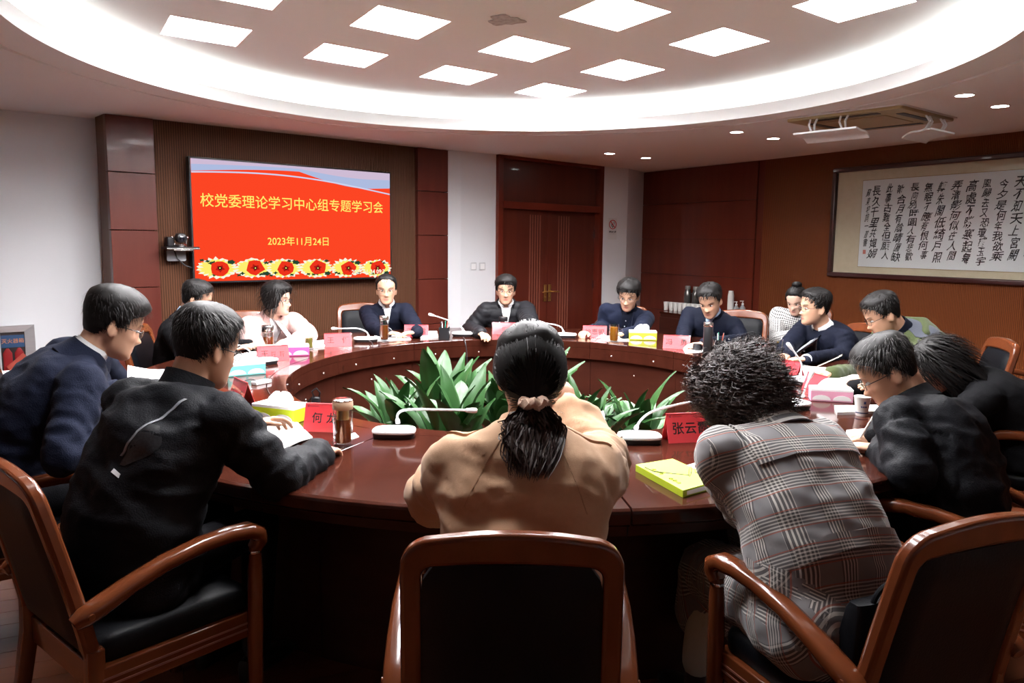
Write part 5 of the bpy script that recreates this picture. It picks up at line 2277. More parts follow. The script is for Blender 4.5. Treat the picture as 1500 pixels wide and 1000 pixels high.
def locks(P, tie, path_fn, n, m, width, seed, mat_, name, core=None, lay=None):
    """bundle of fine locks as a part of its own"""
    rg = np.random.default_rng(seed)
    vs, fs = [], []
    for s_ in range(n):
        pts = path_fn(rg, m)
        if lay is not None:
            for k in range(1, m):
                h_, _, _, _ = P.bvh.ray_cast(Vector(pts[k] - lay * 0.5), Vector(lay), 1.0)
                if h_ is not None:
                    gap_ = np.dot(V(h_) - pts[k], lay)
                    keep = 0.010 + 0.022 * ((s_ * 7919) % 97) / 97
                    if gap_ < keep:
                        pts[k] = pts[k] - lay * (keep - gap_)
        tan = np.gradient(pts, axis=0)
        side = unit_rows(np.cross(tan, rg.normal(0, 1, 3)))
        wd = width * rg.uniform(0.6, 1.3) * np.interp(np.linspace(0, 1, m), [0, 0.1, 0.75, 1], [0.7, 1, 0.8, 0.1])[:, None] / 2
        o_ = len(vs)
        for k in range(m):
            vs += [pts[k] - side[k] * wd[k], pts[k] + side[k] * wd[k]]
        for k in range(m - 1):
            fs.append((o_ + 2 * k, o_ + 2 * k + 1, o_ + 2 * k + 3, o_ + 2 * k + 2))
    if core:
        mb = MB()
        mb.tube([Vector(p) for p in core[0]], core[1], 14, sx=core[2], sy=core[3], up=tuple(core[4]))
        o_ = len(vs)
        vs += [np.array(p) for p in mb.v]
        fs += [tuple(i + o_ for i in f) for f in mb.f]
    return P.child(name, simple_mesh(name, vs, fs, [mat_]))


def sit(P, label, dx=0.05, yaw=None, at=None):
    c = (P.hips + P.fw * dx) if at is None else V((*at, 0))
    y = math.degrees(math.atan2(P.fw[1], P.fw[0])) if yaw is None else yaw
    chair(c[0], c[1], y, label)


HZ = 0.565
CH = 'mahogany armchair with black leather '

# ---- person in the camel coat, back to the room
P = Person('person in a camel wool coat with dark ponytail, seen from behind', A(776, 546, 2.08), 93, 20, (0.02, 1.84, HZ), 90, hs=1.06, sw=0.168, near=True, drop=0.135)
P.arm('L', V(A(690, 712, 2.42)), elbow=A(640, 728, 2.12), hn=(0, 0, 1), curl=0.3)
P.arm('R', V(A(838, 606, 2.36)), elbow=A(878, 672, 2.22), hd=(-0.3, 0.3, 0.9), hn=(0.6, -0.6, 0.2), curl=0.7)
P.body()
P.garment('coat', C_camel, STD(1.05, 1.0), sleeve=(0.080, 0.080, 0.060), fold=0.015, shoulder=0.066)
P.collar(C_camel, r0=0.068, stand=0.030, fall=0.055, out=0.042, gap=40, lower=0.022)
for s_ in (-1, 1):
    P.patch('shoulder_strap', C_camel, lambda u, v: (s_ * (0.085 + 0.125 * u), -0.022 + 0.04 * v), 12, 4, ax=(P.trt, P.tfw, P.top_u), lift=0.007, thick=0.007)
C_seam = cloth('camel_seam', (0.37, 0.22, 0.13), 0.9, 0.05)
for s_ in (-1, 1):
    P.patch('raglan_seam', C_seam, lambda u, v: (s_ * (0.045 + 0.10 * v ** 0.8 + 0.0025 * u), -0.035 - 0.20 * v), 1, 18, frm='back', lift=0.0012, thick=0.002)
P.trousers(C_trouser)
P.hair('tied', seed=4)
tie = P.H(np.array([0, -0.114, -0.088]))
dn = np.array([-0.035, -0.10, -1.0])


def tail(rg, m):
    a0, r0 = rg.uniform(0, 6.28), rg.uniform(0, 1) ** 0.5
    ph, amp, ln = rg.choice([0.5, 2.6, 4.4]) + rg.normal(0, 0.3), rg.uniform(0.004, 0.012), 0.155 - 0.06 * rg.uniform(0, 1) ** 2 * (0.4 + r0)
    out = []
    for k in range(m):
        f = k / (m - 1)
        sp_ = 0.012 + 0.056 * min(1, f * 2.2) * (1 - 0.45 * max(0, f - 0.55) / 0.45)
        out.append(tie + dn * ln * f + np.array([math.cos(a0) * r0 * sp_ * 1.15 + amp * math.sin(ph + f * 9), math.sin(a0) * r0 * sp_ * 0.5 - 0.018 * math.sin(f * 3), amp * math.cos(ph + f * 8)]))
    return np.array(out)


locks(P, tie, tail, 800, 16, 0.0042, 9, M_hair_b, 'ponytail', lay=np.array([0.0, 1.0, 0.0]))
pts = []
ex, ey = P.hr, unit(np.cross(unit(dn), P.hr))
for i in range(40):
    a = 2 * math.pi * i / 40
    r = 0.024 + 0.004 * math.sin(a * 9)
    pts.append(Vector(tie + dn * 0.006 + (ex * math.cos(a) * 1.15 + ey * math.sin(a)) * r + unit(dn) * 0.006 * math.sin(a * 7)))
mb = MB()
mb.tube(pts, [0.0125 + 0.0035 * math.sin(i * 1.9) for i in range(40)], 8, closed=True)
P.child('scrunchie', mb.mesh('scrunchie', cloth('satin', (0.62, 0.43, 0.32), 0.4, 0.1)), 'beige satin scrunchie')
chair(0.005, 1.92, 90, CH + 'back pad, behind the camel coat')
P_CAMEL = P

# ---- person in the black sports jacket
P = Person('person in a black jacket with a grey reflective back stripe, reading', A(302, 508, 2.55), 58, 18, (-1.16, 2.30, HZ), 68, hs=1.08, sw=0.205, near=True)
P.arm('R', V(A(468, 664, 2.74)), elbow=A(408, 700, 2.44), hd=(0.25, 0.95, -0.05), curl=0.55)
P.arm('L', V(A(368, 622, 2.90)), elbow=A(255, 640, 2.72), hd=(0.75, 0.6, 0.1), hn=(-0.3, 0.2, 0.9), curl=0.5)
P.body()
P.garment('jacket', C_black, STD(1.06, 1.08), sleeve=(0.080, 0.070, 0.050), fold=0.014, shoulder=0.072)
P.band_collar(C_black, r0=0.066, h=0.055, gap=30)
M_refl = mat('reflective_grey', (0.20, 0.21, 0.23), 0.4)
P.patch('reflective_stripe', M_refl, lambda u, v: (0.115 - 0.095 * v + 0.009 * u, -0.055 - 0.21 * v), 2, 16, frm='back', lift=0.0025, thick=0.003)
P.patch('reflective_tab', mat('reflective_white', (0.6, 0.6, 0.62), 0.4), lambda u, v: (0.02 + 0.035 * u, -0.305 - 0.012 * v - 0.01 * u), 4, 2, frm='back', lift=0.0025, thick=0.003)
P.patch('mesh_vent', mat('mesh_vent', (0.006, 0.0065, 0.008), 0.5, var=((0.014, 0.015, 0.018), (140, 140, 140), 1, 0.05)), lambda u, v: (0.075 - 0.045 * v + 0.085 * u * math.sin(math.pi * (0.12 + 0.8 * v)), -0.155 - 0.135 * v), 6, 8, frm='back', lift=0.0015, thick=0.003)
P.trousers(C_trouser, leglen=0.47)
P.hair('short', seed=6, grey=0.12)
P.glasses(M_wire_d)
chair(-1.15, 2.33, 50, CH + 'seat, under the black jacket with reflective stripe')

# ---- person in the navy overcoat
P = Person('person in a navy wool overcoat bending over white papers', A(166, 474, 3.1), 38, 22, (-1.98, 2.92, HZ), 42, hs=1.10, sw=0.20, near=True)
P.arm('R', V(A(148, 652, 2.82)), elbow=A(92, 668, 2.70), hd=(0.5, 0.2, -0.8), hn=(0.6, -0.5, 0.5), curl=0.5)
P.arm('L', V(A(166, 572, 3.38)), elbow=A(120, 600, 3.25), hd=(0.85, 0.3, 0.05), hn=(0, -0.3, 0.9), curl=0.45)
P.body()
P.garment('overcoat', C_navy, STD(1.06, 1.1), sleeve=(0.082, 0.072, 0.056), fold=0.011, shoulder=0.074)
P.collar(C_white, r0=0.060, stand=0.040, fall=0.03, out=0.014, gap=20, name='shirt_collar', lower=0.0)
P.collar(C_navy, r0=0.070, stand=0.038, fall=0.07, out=0.045, gap=38, lower=0.012)
P.trousers(C_trouser)
P.hair('fringe', seed=8)
P.glasses(M_wire)
sit(P, CH + 'seat, under the navy overcoat', yaw=36)

# ---- half hidden person beyond the navy overcoat
P = Person('person in a dark jacket half hidden beyond the navy overcoat', A(168, 472, 4.05), 25, 30, (-2.32, 3.98, HZ), 30)
P.arm('R', (-1.86, 3.98, 0.80), curl=0.3)
P.arm('L', (-1.90, 4.25, 0.80), curl=0.3)
P.body()
P.garment('jacket', C_navy2, STD(1.0))
P.collar(C_navy2)
P.buttons(M_wp, (0.02, 0.02), (-0.14, -0.22), 0.005)
P.trousers(C_trouser)
P.hair('short', seed=9)
sit(P, CH + 'seat, under the half hidden dark jacket')

# ---- person in black coat with pale blue collar
P = Person('person in a black coat with pale blue collar looking down', A(288, 438, 5.45), 14, 18, (-2.36, 5.50, HZ), 2, hs=1.02)
P.arm('R', (-1.90, 5.28, 0.80), curl=0.4)
P.arm('L', (-1.88, 5.55, 0.80), curl=0.4)
P.body()
P.garment('coat', C_black2, STD(1.05, 1.1), sleeve=(0.076, 0.066, 0.047))
P.collar(C_blue, r0=0.062, stand=0.045, fall=0.04, out=0.022, gap=18, name='shirt_collar', lower=0.002)
P.collar(C_black2, r0=0.074, stand=0.03, fall=0.06, out=0.04, gap=44, lower=0.016)
P.trousers(C_trouser)
P.hair('short', seed=10)
P.glasses(M_wire_d)
sit(P, CH + 'seat, under the black coat with blue collar')

# ---- person in the pink coat
P = Person('person in a pale pink coat and white top looking sideways', A(406, 438, 6.15), -8, 4, (-1.98, 6.32, HZ), -52, hs=1.04, sw=0.175, tone=(0.60, 0.385, 0.29))
hd = ang(-20)
P.arm('R', V(atz(382, 506, 0.80)), hd=ang(-5), curl=0.3)
P.arm('L', V(atz(424, 498, 0.81)) - ang(-150) * 0.06, elbow=A(452, 490, 6.05), hd=ang(-160), curl=0.35)
P.body()
P.garment('coat', C_pink, STD(1.0, 1.0), sleeve=(0.082, 0.068, 0.055), fold=0.006)
P.shirt_v(C_white, top=0.048, depth=0.20, y0=0.005)
P.lapels(C_pink, top=0.05, depth=0.20, width=0.06)
P.collar(C_pink, r0=0.072, stand=0.03, fall=0.085, out=0.062, gap=36, tip=0.03, lower=0.012)
P.trousers(C_trouser)
P.hair('bob', M_hair, seed=12)
P.glasses(M_wire)
sit(P, CH + 'back, behind the pale pink coat', at=(-2.06, 6.34))

# ---- speaker in front of the screen
P = Person('person in a navy jacket over white shirt sitting before the screen', A(566, 424, 7.0), -82, 3, (-1.16, 7.22, HZ), -76, hs=1.10, sw=0.17)
P.arm('R', V(atz(578, 488, 0.80)) - ang(-20) * 0.07, hd=ang(-15), curl=0.5)
P.arm('L', V(atz(602, 487, 0.81)) - ang(-165) * 0.05, hd=ang(-165), curl=0.5)
P.body()
P.garment('jacket', C_navy2, STD(0.98, 1.05), sleeve=(0.076, 0.066, 0.047))
P.shirt_v(C_white, top=0.034, depth=0.13, y0=0.0)
P.collar(C_white, r0=0.061, stand=0.036, fall=0.03, out=0.016, gap=16, name='shirt_collar', lower=-0.002)
P.collar(C_navy2, r0=0.070, stand=0.03, fall=0.06, out=0.035, gap=34, lower=0.012)
P.cuffs(C_white, 0.046, 0.035, 'R')
P.buttons(M_black, (0.012,), (-0.15,), 0.007)
P.trousers(C_trouser)
P.hair('receding', seed=13)
P.glasses(M_wire)
sit(P, CH + 'back, beside the navy jacket at the screen', at=(-1.36, 7.28), yaw=-72)

# ---- person in the black puffer
P = Person('person in a black quilted jacket with white collar before the double door', A(741, 425, 7.35), -90, 4, (-0.05, 7.60, HZ), -88, hs=1.08, sw=0.185)
P.arm('R', V(atz(708, 490, 0.80)) - ang(-70) * 0.06, elbow=A(688, 484, 7.45), hd=ang(-70), curl=0.5)
P.arm('L', V(atz(772, 490, 0.80)), hd=ang(-110), curl=0.4)
P.body()
P.garment('quilted_jacket', C_puffer, STD(1.08, 1.12), sleeve=(0.092, 0.08, 0.055), kind='puffer', voxel=0.011, shoulder=0.082)
P.shirt_v(C_white, top=0.045, depth=0.17, y0=0.0)
P.collar(C_white, r0=0.062, stand=0.034, fall=0.032, out=0.020, gap=18, name='shirt_collar', lower=0.0)
P.band_collar(C_puffer, r0=0.078, h=0.045, gap=44)
P.trousers(C_trouser)
P.hair('fringe', seed=14)
P.glasses(M_wire, round_=True)
sit(P, CH + 'back, behind the black quilted jacket')

# ---- person writing, navy blazer
P = Person('person in a navy blazer writing behind the amber tea mug', A(921, 432, 7.1), -112, 20, (1.02, 7.38, HZ), -104, hs=1.12, sw=0.185, hroll=4)
P.arm('R', V(atz(858, 487, 0.80)) - ang(-110) * 0.05, elbow=A(884, 480, 7.3), hd=ang(-120), curl=0.7)
P.arm('L', V(atz(908, 490, 0.80)) - ang(-130) * 0.06, hd=ang(-150), curl=0.4)
P.body()
P.garment('blazer', C_navy, STD(1.02, 1.08), sleeve=(0.076, 0.066, 0.047))
P.shirt_v(C_navy2, top=0.05, depth=0.20, y0=0.0)
P.lapels(C_navy, top=0.052, depth=0.22, width=0.05)
P.collar(C_navy2, r0=0.064, stand=0.034, fall=0.04, out=0.024, gap=26, name='shirt_collar', lower=0.0)
P.buttons(M_wp, (0.0, 0.0, 0.0), (-0.07, -0.12, -0.17), 0.005)
P.trousers(C_trouser)
P.hair('fringe', seed=15)
P.glasses(M_wire)
sit(P, CH + 'back, behind the navy blazer writing')
P_N8 = P

# ---- person looking down beside the black flask
P = Person('person in a navy jacket with light blue shirt behind the black flask', A(1040, 440, 6.65), -122, 26, (1.74, 6.98, HZ), -122, hs=1.14, sw=0.19, hroll=-4)
P.arm('R', V(atz(992, 500, 0.80)) - ang(-150) * 0.06, elbow=A(1002, 486, 6.75), hd=ang(-165), curl=0.4)
P.arm('L', V(atz(1022, 504, 0.80)) - ang(-170) * 0.05, elbow=A(1088, 500, 6.6), hd=ang(-170), curl=0.35)
P.body()
P.garment('jacket', C_navy2, STD(1.08, 1.1), sleeve=(0.076, 0.066, 0.047))
P.shirt_v(C_blue, top=0.036, depth=0.07, y0=0.005)
P.collar(C_blue, r0=0.061, stand=0.040, fall=0.034, out=0.018, gap=16, name='shirt_collar', lower=0.0)
P.collar(C_navy2, r0=0.071, stand=0.032, fall=0.075, out=0.05, gap=30, lower=0.012, tip=0.02)
P.trousers(C_trouser)
P.hair('short', seed=16)
sit(P, CH + 'back, beside the navy jacket with blue shirt', at=(1.96, 6.92), yaw=-118)

# ---- person by the wall in houndstooth
P = Person('person in a black and white checked jacket taking notes by the wall', A(1166, 440, 7.2), -128, 24, (2.66, 7.42, 0.54), -130, hs=1.02, sw=0.17, tone=(0.60, 0.38, 0.29), group='people seated by the wall')
P.arm('R', V(A(1158, 492, 6.98)), hd=ang(-100), curl=0.7, hn=(-0.4, 0, 0.9))
P.arm('L', V(A(1176, 498, 6.9)), hd=ang(-170), curl=0.6)
P.body()
P.garment('jacket', C_hound, STD(0.95, 0.95), sleeve=(0.078, 0.066, 0.055), fold=0.004)
P.collar(C_hound, r0=0.066, stand=0.006, fall=0.02, out=0.03, gap=20, lower=0.014)
P.buttons(M_brass, (0.03, 0.03, 0.03), (-0.13, -0.19, -0.25), 0.009)
P.trousers(C_trouser)
P.hair('tied', seed=17)
mb = MB()
bc = P.H(np.array([0.0, -0.06, 0.128]))
mb.ball(tuple(bc), 0.040, 14, 0, (1.15, 1.15, 0.8))
P.child('hair_bun', mb.mesh('hair_bun', M_hair))
sit(P, CH + 'seat, under the checked jacket by the wall', at=(2.72, 7.50))
P_W = P

# ---- person in suit and grey vest
P = Person('person in a dark suit with grey knitted vest turned sideways', A(1194, 450, 5.8), 184, 3, (2.50, 5.98, HZ), 200, hs=1.09, sw=0.19)
P.arm('R', V(atz(1146, 521, 0.80)) - ang(-160) * 0.06, elbow=A(1150, 512, 5.75), hd=ang(-165), curl=0.7)
P.arm('L', V(atz(1168, 526, 0.80)) - ang(165) * 0.06, elbow=A(1236, 522, 5.62), hd=ang(165), curl=0.5)
P.body()
P.garment('suit_jacket', C_navy2, STD(1.1, 1.12), sleeve=(0.076, 0.066, 0.047))
P.shirt_v(C_vest, top=0.06, depth=0.34, y0=0.0, name='vest')
P.shirt_v(C_white, top=0.045, depth=0.11, y0=0.005, name='shirt', lift=0.008)
P.lapels(C_navy2, top=0.062, depth=0.34, width=0.06)
P.collar(C_white, r0=0.060, stand=0.030, fall=0.040, out=0.022, gap=24, name='shirt_collar', lower=0.006)
P.cuffs(C_white, 0.040, 0.035, 'LR')
P.trousers(C_trouser)
P.hair('short', seed=18)
P.glasses(M_wire)
sit(P, CH + 'back, behind the dark suit with grey vest')

# ---- person in the olive jacket
P = Person('person in an olive and slate hooded jacket bending to write', A(1293, 460, 5.05), 172, 30, (2.96, 5.22, HZ), 170, hs=1.12, sw=0.21)
P.arm('R', V(atz(1204, 546, 0.80)) - ang(170) * 0.06, elbow=A(1262, 548, 5.0), hd=ang(176), curl=0.75)
P.arm('L', V(atz(1252, 556, 0.80)) - ang(150) * 0.06, elbow=A(1300, 560, 4.75), hd=ang(175), curl=0.3)
P.body()
P.garment('jacket', C_olive, STD(1.08, 1.15), sleeve=(0.076, 0.066, 0.047))
P.patch('shoulder_panel', C_slate, lambda u, v: ((u - 0.5) * 0.40, 0.01 - 0.13 * v - 0.05 * abs(u - 0.5)), 10, 6, frm='back', lift=0.005)
P.band_collar(C_navy2, r0=0.066, h=0.06, gap=30)
sh = Shell()
hc = P.N - P.tfw * 0.13 - P.top_u * 0.07
sh.cap(hc - P.trt * 0.13 + P.tfw * 0.06, hc - P.top_u * 0.03, 0.035, 0.045)
sh.cap(hc + P.trt * 0.13 + P.tfw * 0.06, hc - P.top_u * 0.03, 0.035, 0.045)
sh.ell(hc - P.top_u * 0.09, (P.trt * 0.12, P.tfw * 0.045, P.top_u * 0.10))
me = sh.fuse(0.012, 3)
me.materials.clear()
me.materials.append(C_olive)
me.polygons.foreach_set('use_smooth', [True] * len(me.polygons))
P.child('hood', me)
P.trousers(C_trouser)
P.hair('short', seed=19)
P.glasses(M_wire_d)
sit(P, CH + 'back, behind the olive hooded jacket')

# ---- person with long black hair
P = Person('person in black with long dark hair bending low over the table', A(1374, 532, 3.92), 165, 42, (2.56, 3.80, HZ), 160, hs=1.06, sw=0.185, near=True)
P.arm('R', (1.82, 4.12, 0.80), curl=0.4)
P.arm('L', (1.88, 3.86, 0.80), curl=0.4)
P.body()
P.garment('coat', C_black2, STD(1.05, 1.1), sleeve=(0.076, 0.066, 0.047))
P.collar(C_black2)
P.trousers(C_trouser)
P.hair('long', seed=20)
rootc = P.H(np.array([0, -0.07, 0.06]))


def mane(rg, m):
    a = rg.uniform(-1.9, 1.9)
    st = P.H(np.array([math.sin(a) * 0.085, -0.03 - math.cos(a) * 0.075, rg.uniform(-0.03, 0.09)]))
    ln = rg.uniform(0.34, 0.52)
    en = P.N - P.tfw * (0.10 + rg.uniform(-0.02, 0.02)) - P.top_u * (ln - 0.20) + P.trt * (math.sin(a) * 0.17 + rg.normal(0, 0.012)) - np.array([0, 0, 0.04 + 0.06 * abs(math.sin(a))])
    mid_ = P.N - P.tfw * 0.105 + P.top_u * 0.0 + P.trt * math.sin(a) * 0.12
    f = np.linspace(0, 1, m)[:, None]
    return (1 - f) ** 2 * st + 2 * f * (1 - f) * mid_ + f * f * en


locks(P, None, mane, 600, 12, 0.007, 22, M_hair, 'long_locks')
sit(P, CH + 'back, behind the long dark hair', at=(2.66, 3.80), yaw=150)

# ---- person writing in a black jacket on the right
P = Person('person in a plain black zip jacket with greying hair, writing', A(1301, 543, 3.0), 158, 34, (1.60, 2.74, HZ), 136, hs=1.10, sw=0.205, near=True)
P.arm('R', V(atz(1283, 640, 0.80)), elbow=(1.60, 3.16, 0.84), hd=ang(165), curl=0.75, hn=(0.1, -0.5, 0.85))
P.arm('L', V(atz(1288, 657, 0.79)), elbow=A(1335, 690, 2.62), hd=ang(150), curl=0.4)
P.body()
P.garment('jacket', C_black, STD(1.08, 1.15), sleeve=(0.080, 0.074, 0.052), fold=0.014, shoulder=0.074)
P.collar(C_black, r0=0.068, stand=0.046, fall=0.055, out=0.03, gap=30, lower=0.012)
P.trousers(C_trouser)
P.hair('short', seed=23, grey=0.38)
P.glasses(M_wire_d)
chair(1.64, 2.70, 140, CH + 'arms, under the black zip jacket')
P_WR = P

# ---- person in the checked trench coat
P = Person('person in a grey checked belted coat with curly brown hair, leaning forward', A(1082, 572, 2.40), 128, 34, (0.86, 2.02, HZ), 116, hs=1.06, sw=0.185, near=True)
P.arm('L', V(A(1062, 690, 2.55)), elbow=A(1092, 742, 2.30), hd=(-0.3, 0.9, 0.0), curl=0.4)
P.arm('R', (0.98, 2.80, 0.80), hd=ang(120), curl=0.4)
P.body()
kl, kr = V(A(1040, 835, 2.55)), V((0.86, 2.62, 0.55))
hl, hr_ = P.hips - P.rt * 0.09, P.hips + P.rt * 0.09
P.garment('checked_coat', C_plaid, STD(1.08, 1.08), sleeve=(0.084, 0.074, 0.056), fold=0.008, voxel=0.0115, shoulder=0.074,
          skirt=[(hl, kl, 0.130, 0.098), (hr_, kr, 0.130, 0.098), (kl, kl + np.array([0.0, 0.03, -0.16]), 0.098, 0.100), (hl - P.fw * 0.04, hr_ - P.fw * 0.04, 0.14, 0.14)])
P.patch('back_yoke', C_plaid, lambda u, v: ((u - 0.5) * 0.36, -0.02 - 0.15 * v), 12, 8, frm='back', lift=0.007, thick=0.007)
P.patch('belt', C_plaid, lambda u, v: ((u - 0.5) * 0.38, -0.395 - 0.045 * v - 0.03 * (u - 0.5) ** 2), 14, 3, frm='back', lift=0.010, thick=0.009)
P.collar(C_plaid, r0=0.072, stand=0.045, fall=0.085, out=0.06, gap=36, lower=0.014)
P.trousers(C_cream, knees={'L': kl, 'R': kr}, ankles={'L': V(atz(1022, 968, 0.16)), 'R': (0.84, 2.78, 0.12)}, r=(0.08, 0.062, 0.056))
an = V(atz(1022, 968, 0.16))
mb = MB()
mb.tube([Vector(an + np.array([0, 0, 0.04])), Vector((an[0] - 0.005, an[1] + 0.01, 0.06))], [0.040, 0.036], 12)
P.child('sock', mb.mesh('sock', cloth('maroon', (0.03, 0.010, 0.012))))
P.hair('curly', M_hair_b, seed=25)
rgc = np.random.default_rng(4)


def curl_(rg, m):
    a = rg.uniform(-2.6, 2.6)
    el_ = rg.uniform(-0.09, 0.10)
    st = np.array([math.sin(a) * 0.082, 0.0 - math.cos(a) * 0.088, el_])
    ln = rg.uniform(0.03, 0.10)
    ph, fq, am = rg.uniform(0, 6.28), rg.uniform(9, 17), rg.uniform(0.004, 0.009)
    out = []
    d = unit(st * np.array([1, 1, 0.5]) + np.array([0, 0, -0.04]))
    for k in range(m):
        f = k / (m - 1)
        p = st + d * 0.032 * min(1, f * 2) + np.array([0, 0.02 * f, -1]) * ln * f
        p = p + np.array([math.cos(ph + f * fq), math.sin(ph + f * fq), 0.4 * math.sin(f * fq)]) * am
        out.append(P.H(p))
    return np.array(out)


locks(P, None, curl_, 2600, 16, 0.0020, 26, M_hair_b, 'curly_locks')
chair(0.93, 2.02, 112, CH + 'seat, under the grey checked coat')
P_CK = P

chair(3.62, 5.35, 165, 'empty mahogany armchair with black leather standing against the ribbed wall', 'empty chairs by the wall')

# ================================================================== THINGS ON THE TABLE
ORD = ('first', 'second', 'third', 'fourth', 'fifth', 'sixth', 'seventh', 'eighth', 'ninth')

def Tp(px, py, z=TZ):
    return atz(px, py, z)


def mic(px, py, pts, label, yaw, s=1.0):
    """pts: pixels along the gooseneck from foot to tip (at the base's distance)"""
    p = Tp(px, py)
    t = thing('microphone', label, 'microphone', (p.x, p.y, TZ), 0, 'gooseneck microphones on the table')
    Mx = Matrix.Rotation(math.radians(yaw), 4, 'Z')

    def outline(k):
        out = []
        for i in range(32):
            a = 2 * math.pi * i / 32
            c_, s_ = math.cos(a), math.sin(a)
            e = 2 / 3.2
            w = 0.095 * (1 - 0.10 * s_)
            out.append((k * w * math.copysign(abs(c_) ** e, c_) * s, k * 0.070 * math.copysign(abs(s_) ** e, s_) * s))
        return out
    mb = MB()
    mb.loft([[Vector((x, y, z)) for x, y in outline(k)] for k, z in ((0.90, 0.0), (0.95, 0.006), (0.97, 0.022))], M=Mx)
    mb.build('foot', M_black, t)
    mb = MB()
    mb.loft([[Vector((x, y, z)) for x, y in outline(k)] for k, z in ((0.98, 0.021), (1.0, 0.025), (1.0, 0.029), (0.975, 0.033), (0.90, 0.034), (0.88, 0.031), (0.3, 0.031))], M=Mx)
    top = mb.build('base_top', M_wp, t)
    mb = MB()
    mb.prism(rrect(0.048 * s, 0.016 * s, 0.006), 0.031, 0.0345, M=Mx @ Matrix.Translation((0, -0.042 * s, 0)))
    mb.build('button', mat('button_grey', (0.60, 0.61, 0.62), 0.3), top, bevel=0.001)
    path = [Vector(A(x, y, p.y + 0.03)) - Vector((p.x, p.y, TZ)) for x, y in pts]
    sm = []
    for k in range(len(path) - 1):
        a, b = path[k], path[k + 1]
        pa, pb = path[max(k - 1, 0)], path[min(k + 2, len(path) - 1)]
        for q in range(5):
            f = q / 5
            sm.append(0.5 * ((2 * a) + (b - pa) * f + (2 * pa - 5 * a + 4 * b - pb) * f * f + (3 * a - pa - 3 * b + pb) * f ** 3))
    sm.append(path[-1])
    n = len(sm)
    mb = MB()
    mb.tube(sm, [0.010 if k < 3 else 0.0052 for k in range(n)], 8)
    mb.build('gooseneck', mat('silver_plastic', (0.62, 0.63, 0.65), 0.3), t)
    d = (sm[-1] - sm[-2]).normalized()
    e = sm[-1]
    mb = MB()
    mb.tube([e - d * 0.025, e - d * 0.018, e + d * 0.004, e + d * 0.02, e + d * 0.026], [0.006, 0.009, 0.0115, 0.0112, 0.006], 12)
    mb.build('capsule', M_wp, t)
    return t


mic(578, 639, [(583, 620), (583, 606), (597, 600), (640, 600), (690, 601)], 'white gooseneck microphone beside the glass tea bottle, arm level', 0, 0.92)
mic(936, 647, [(931, 629), (938, 616), (955, 603), (990, 593), (1022, 587)], 'white gooseneck microphone beside the red card with three characters', 0, 0.92)
mic(536, 500, [(540, 494), (537, 486), (524, 481), (505, 481), (490, 481)], 'gooseneck microphone between the pink coat and the screen speaker', 10)
mic(679, 492, [(679, 486), (676, 479), (664, 472), (648, 466), (632, 461)], 'gooseneck microphone beside the black quilted jacket and pen holder', -5)
mic(828, 494, [(826, 488), (823, 480), (815, 476), (803, 474), (793, 472)], 'gooseneck microphone between quilted jacket and navy blazer', -5)
mic(384, 533, [(372, 526), (369, 518), (362, 511), (355, 508), (350, 507)], 'gooseneck microphone beside the turquoise tissue box', 50)
mic(1178, 562, [(1172, 551), (1174, 540), (1173, 530), (1164, 516), (1157, 507)], 'gooseneck microphone beside the upright red card near the suit', -60)
mic(1160, 596, [(1176, 582), (1178, 573), (1181, 564), (1185, 555), (1188, 549)], 'gooseneck microphone beyond the checked coat shoulder', -70)


def name_card(px, py, text, yaw, label, w=0.20, h=0.10, dp=0.075, back=True, size=None):
    """red tent card in a clear holder; yaw = direction its written face looks to"""
    p = Tp(px, py)
    t = thing('name_card', label, 'name card', (p.x, p.y, TZ), math.radians(yaw + 90), 'red name cards on the table')
    sl = math.atan2(dp / 2, h)
    L = math.hypot(h, dp / 2)
    for s_ in (1, -1):
        # local frame of a leaning face: x across, y up the slope, z outwards
        x = Vector((1, 0, 0)) * s_
        yv = Vector((0, s_ * math.sin(sl), math.cos(sl)))
        zv = x.cross(yv)
        Mx = basis((0, -s_ * dp / 2, 0.001), x, yv, zv)
        mb = MB()
        mb.box((0, L / 2, -0.002), (w, L, 0.0016), 0, Mx)
        c = mb.build('card', M_card, t, smooth=False)
        mb = MB()
        mb.box((0, L / 2, 0.0008), (w + 0.006, L + 0.002, 0.0018), 0, Mx)
        mb.build('holder', M_acryl, t, smooth=False)
        if s_ == 1 or back:
            cells_ = list(text)
            if '?' not in cells_ and text:
                text_obj('name_text', text, size or 0.052, M_ink, Mx @ Matrix.Translation((0, L * 0.46, -0.0008)), c, bold=0.0008, spacing=1.1)
            elif text:
                # characters too blurred to read: plain dark brush marks of the same size
                for q, ch in enumerate(cells_):
                    cx_ = (q - (len(cells_) - 1) / 2) * 0.055
                    if ch == '?':
                        mb = MB()
                        for bx_, by_, bw_, bh_ in ((-0.010, 0.0, 0.004, 0.034), (0.004, 0.012, 0.022, 0.004), (0.006, -0.002, 0.018, 0.0035), (0.008, -0.014, 0.004, 0.016)):
                            mb.box((cx_ + bx_, L * 0.46 + by_, -0.0008), (bw_, bh_, 0.0004), 0, Mx)
                        mb.build('name_mark', M_ink, c, smooth=False)
                    elif ch.strip():
                        text_obj('name_text', ch, size or 0.052, M_ink, Mx @ Matrix.Translation((cx_, L * 0.46, -0.0008)), c, bold=0.0008)
            mb = MB()
            mb.box((-w * 0.42, L * 0.88, -0.0009), (0.008, 0.008, 0.0004), 0, Mx)
            mb.box((-w * 0.27, L * 0.88, -0.0009), (0.04, 0.003, 0.0004), 0, Mx)
            mb.build('emblem', mat('card_print', (0.35, 0.03, 0.05), 0.5), c, smooth=False)


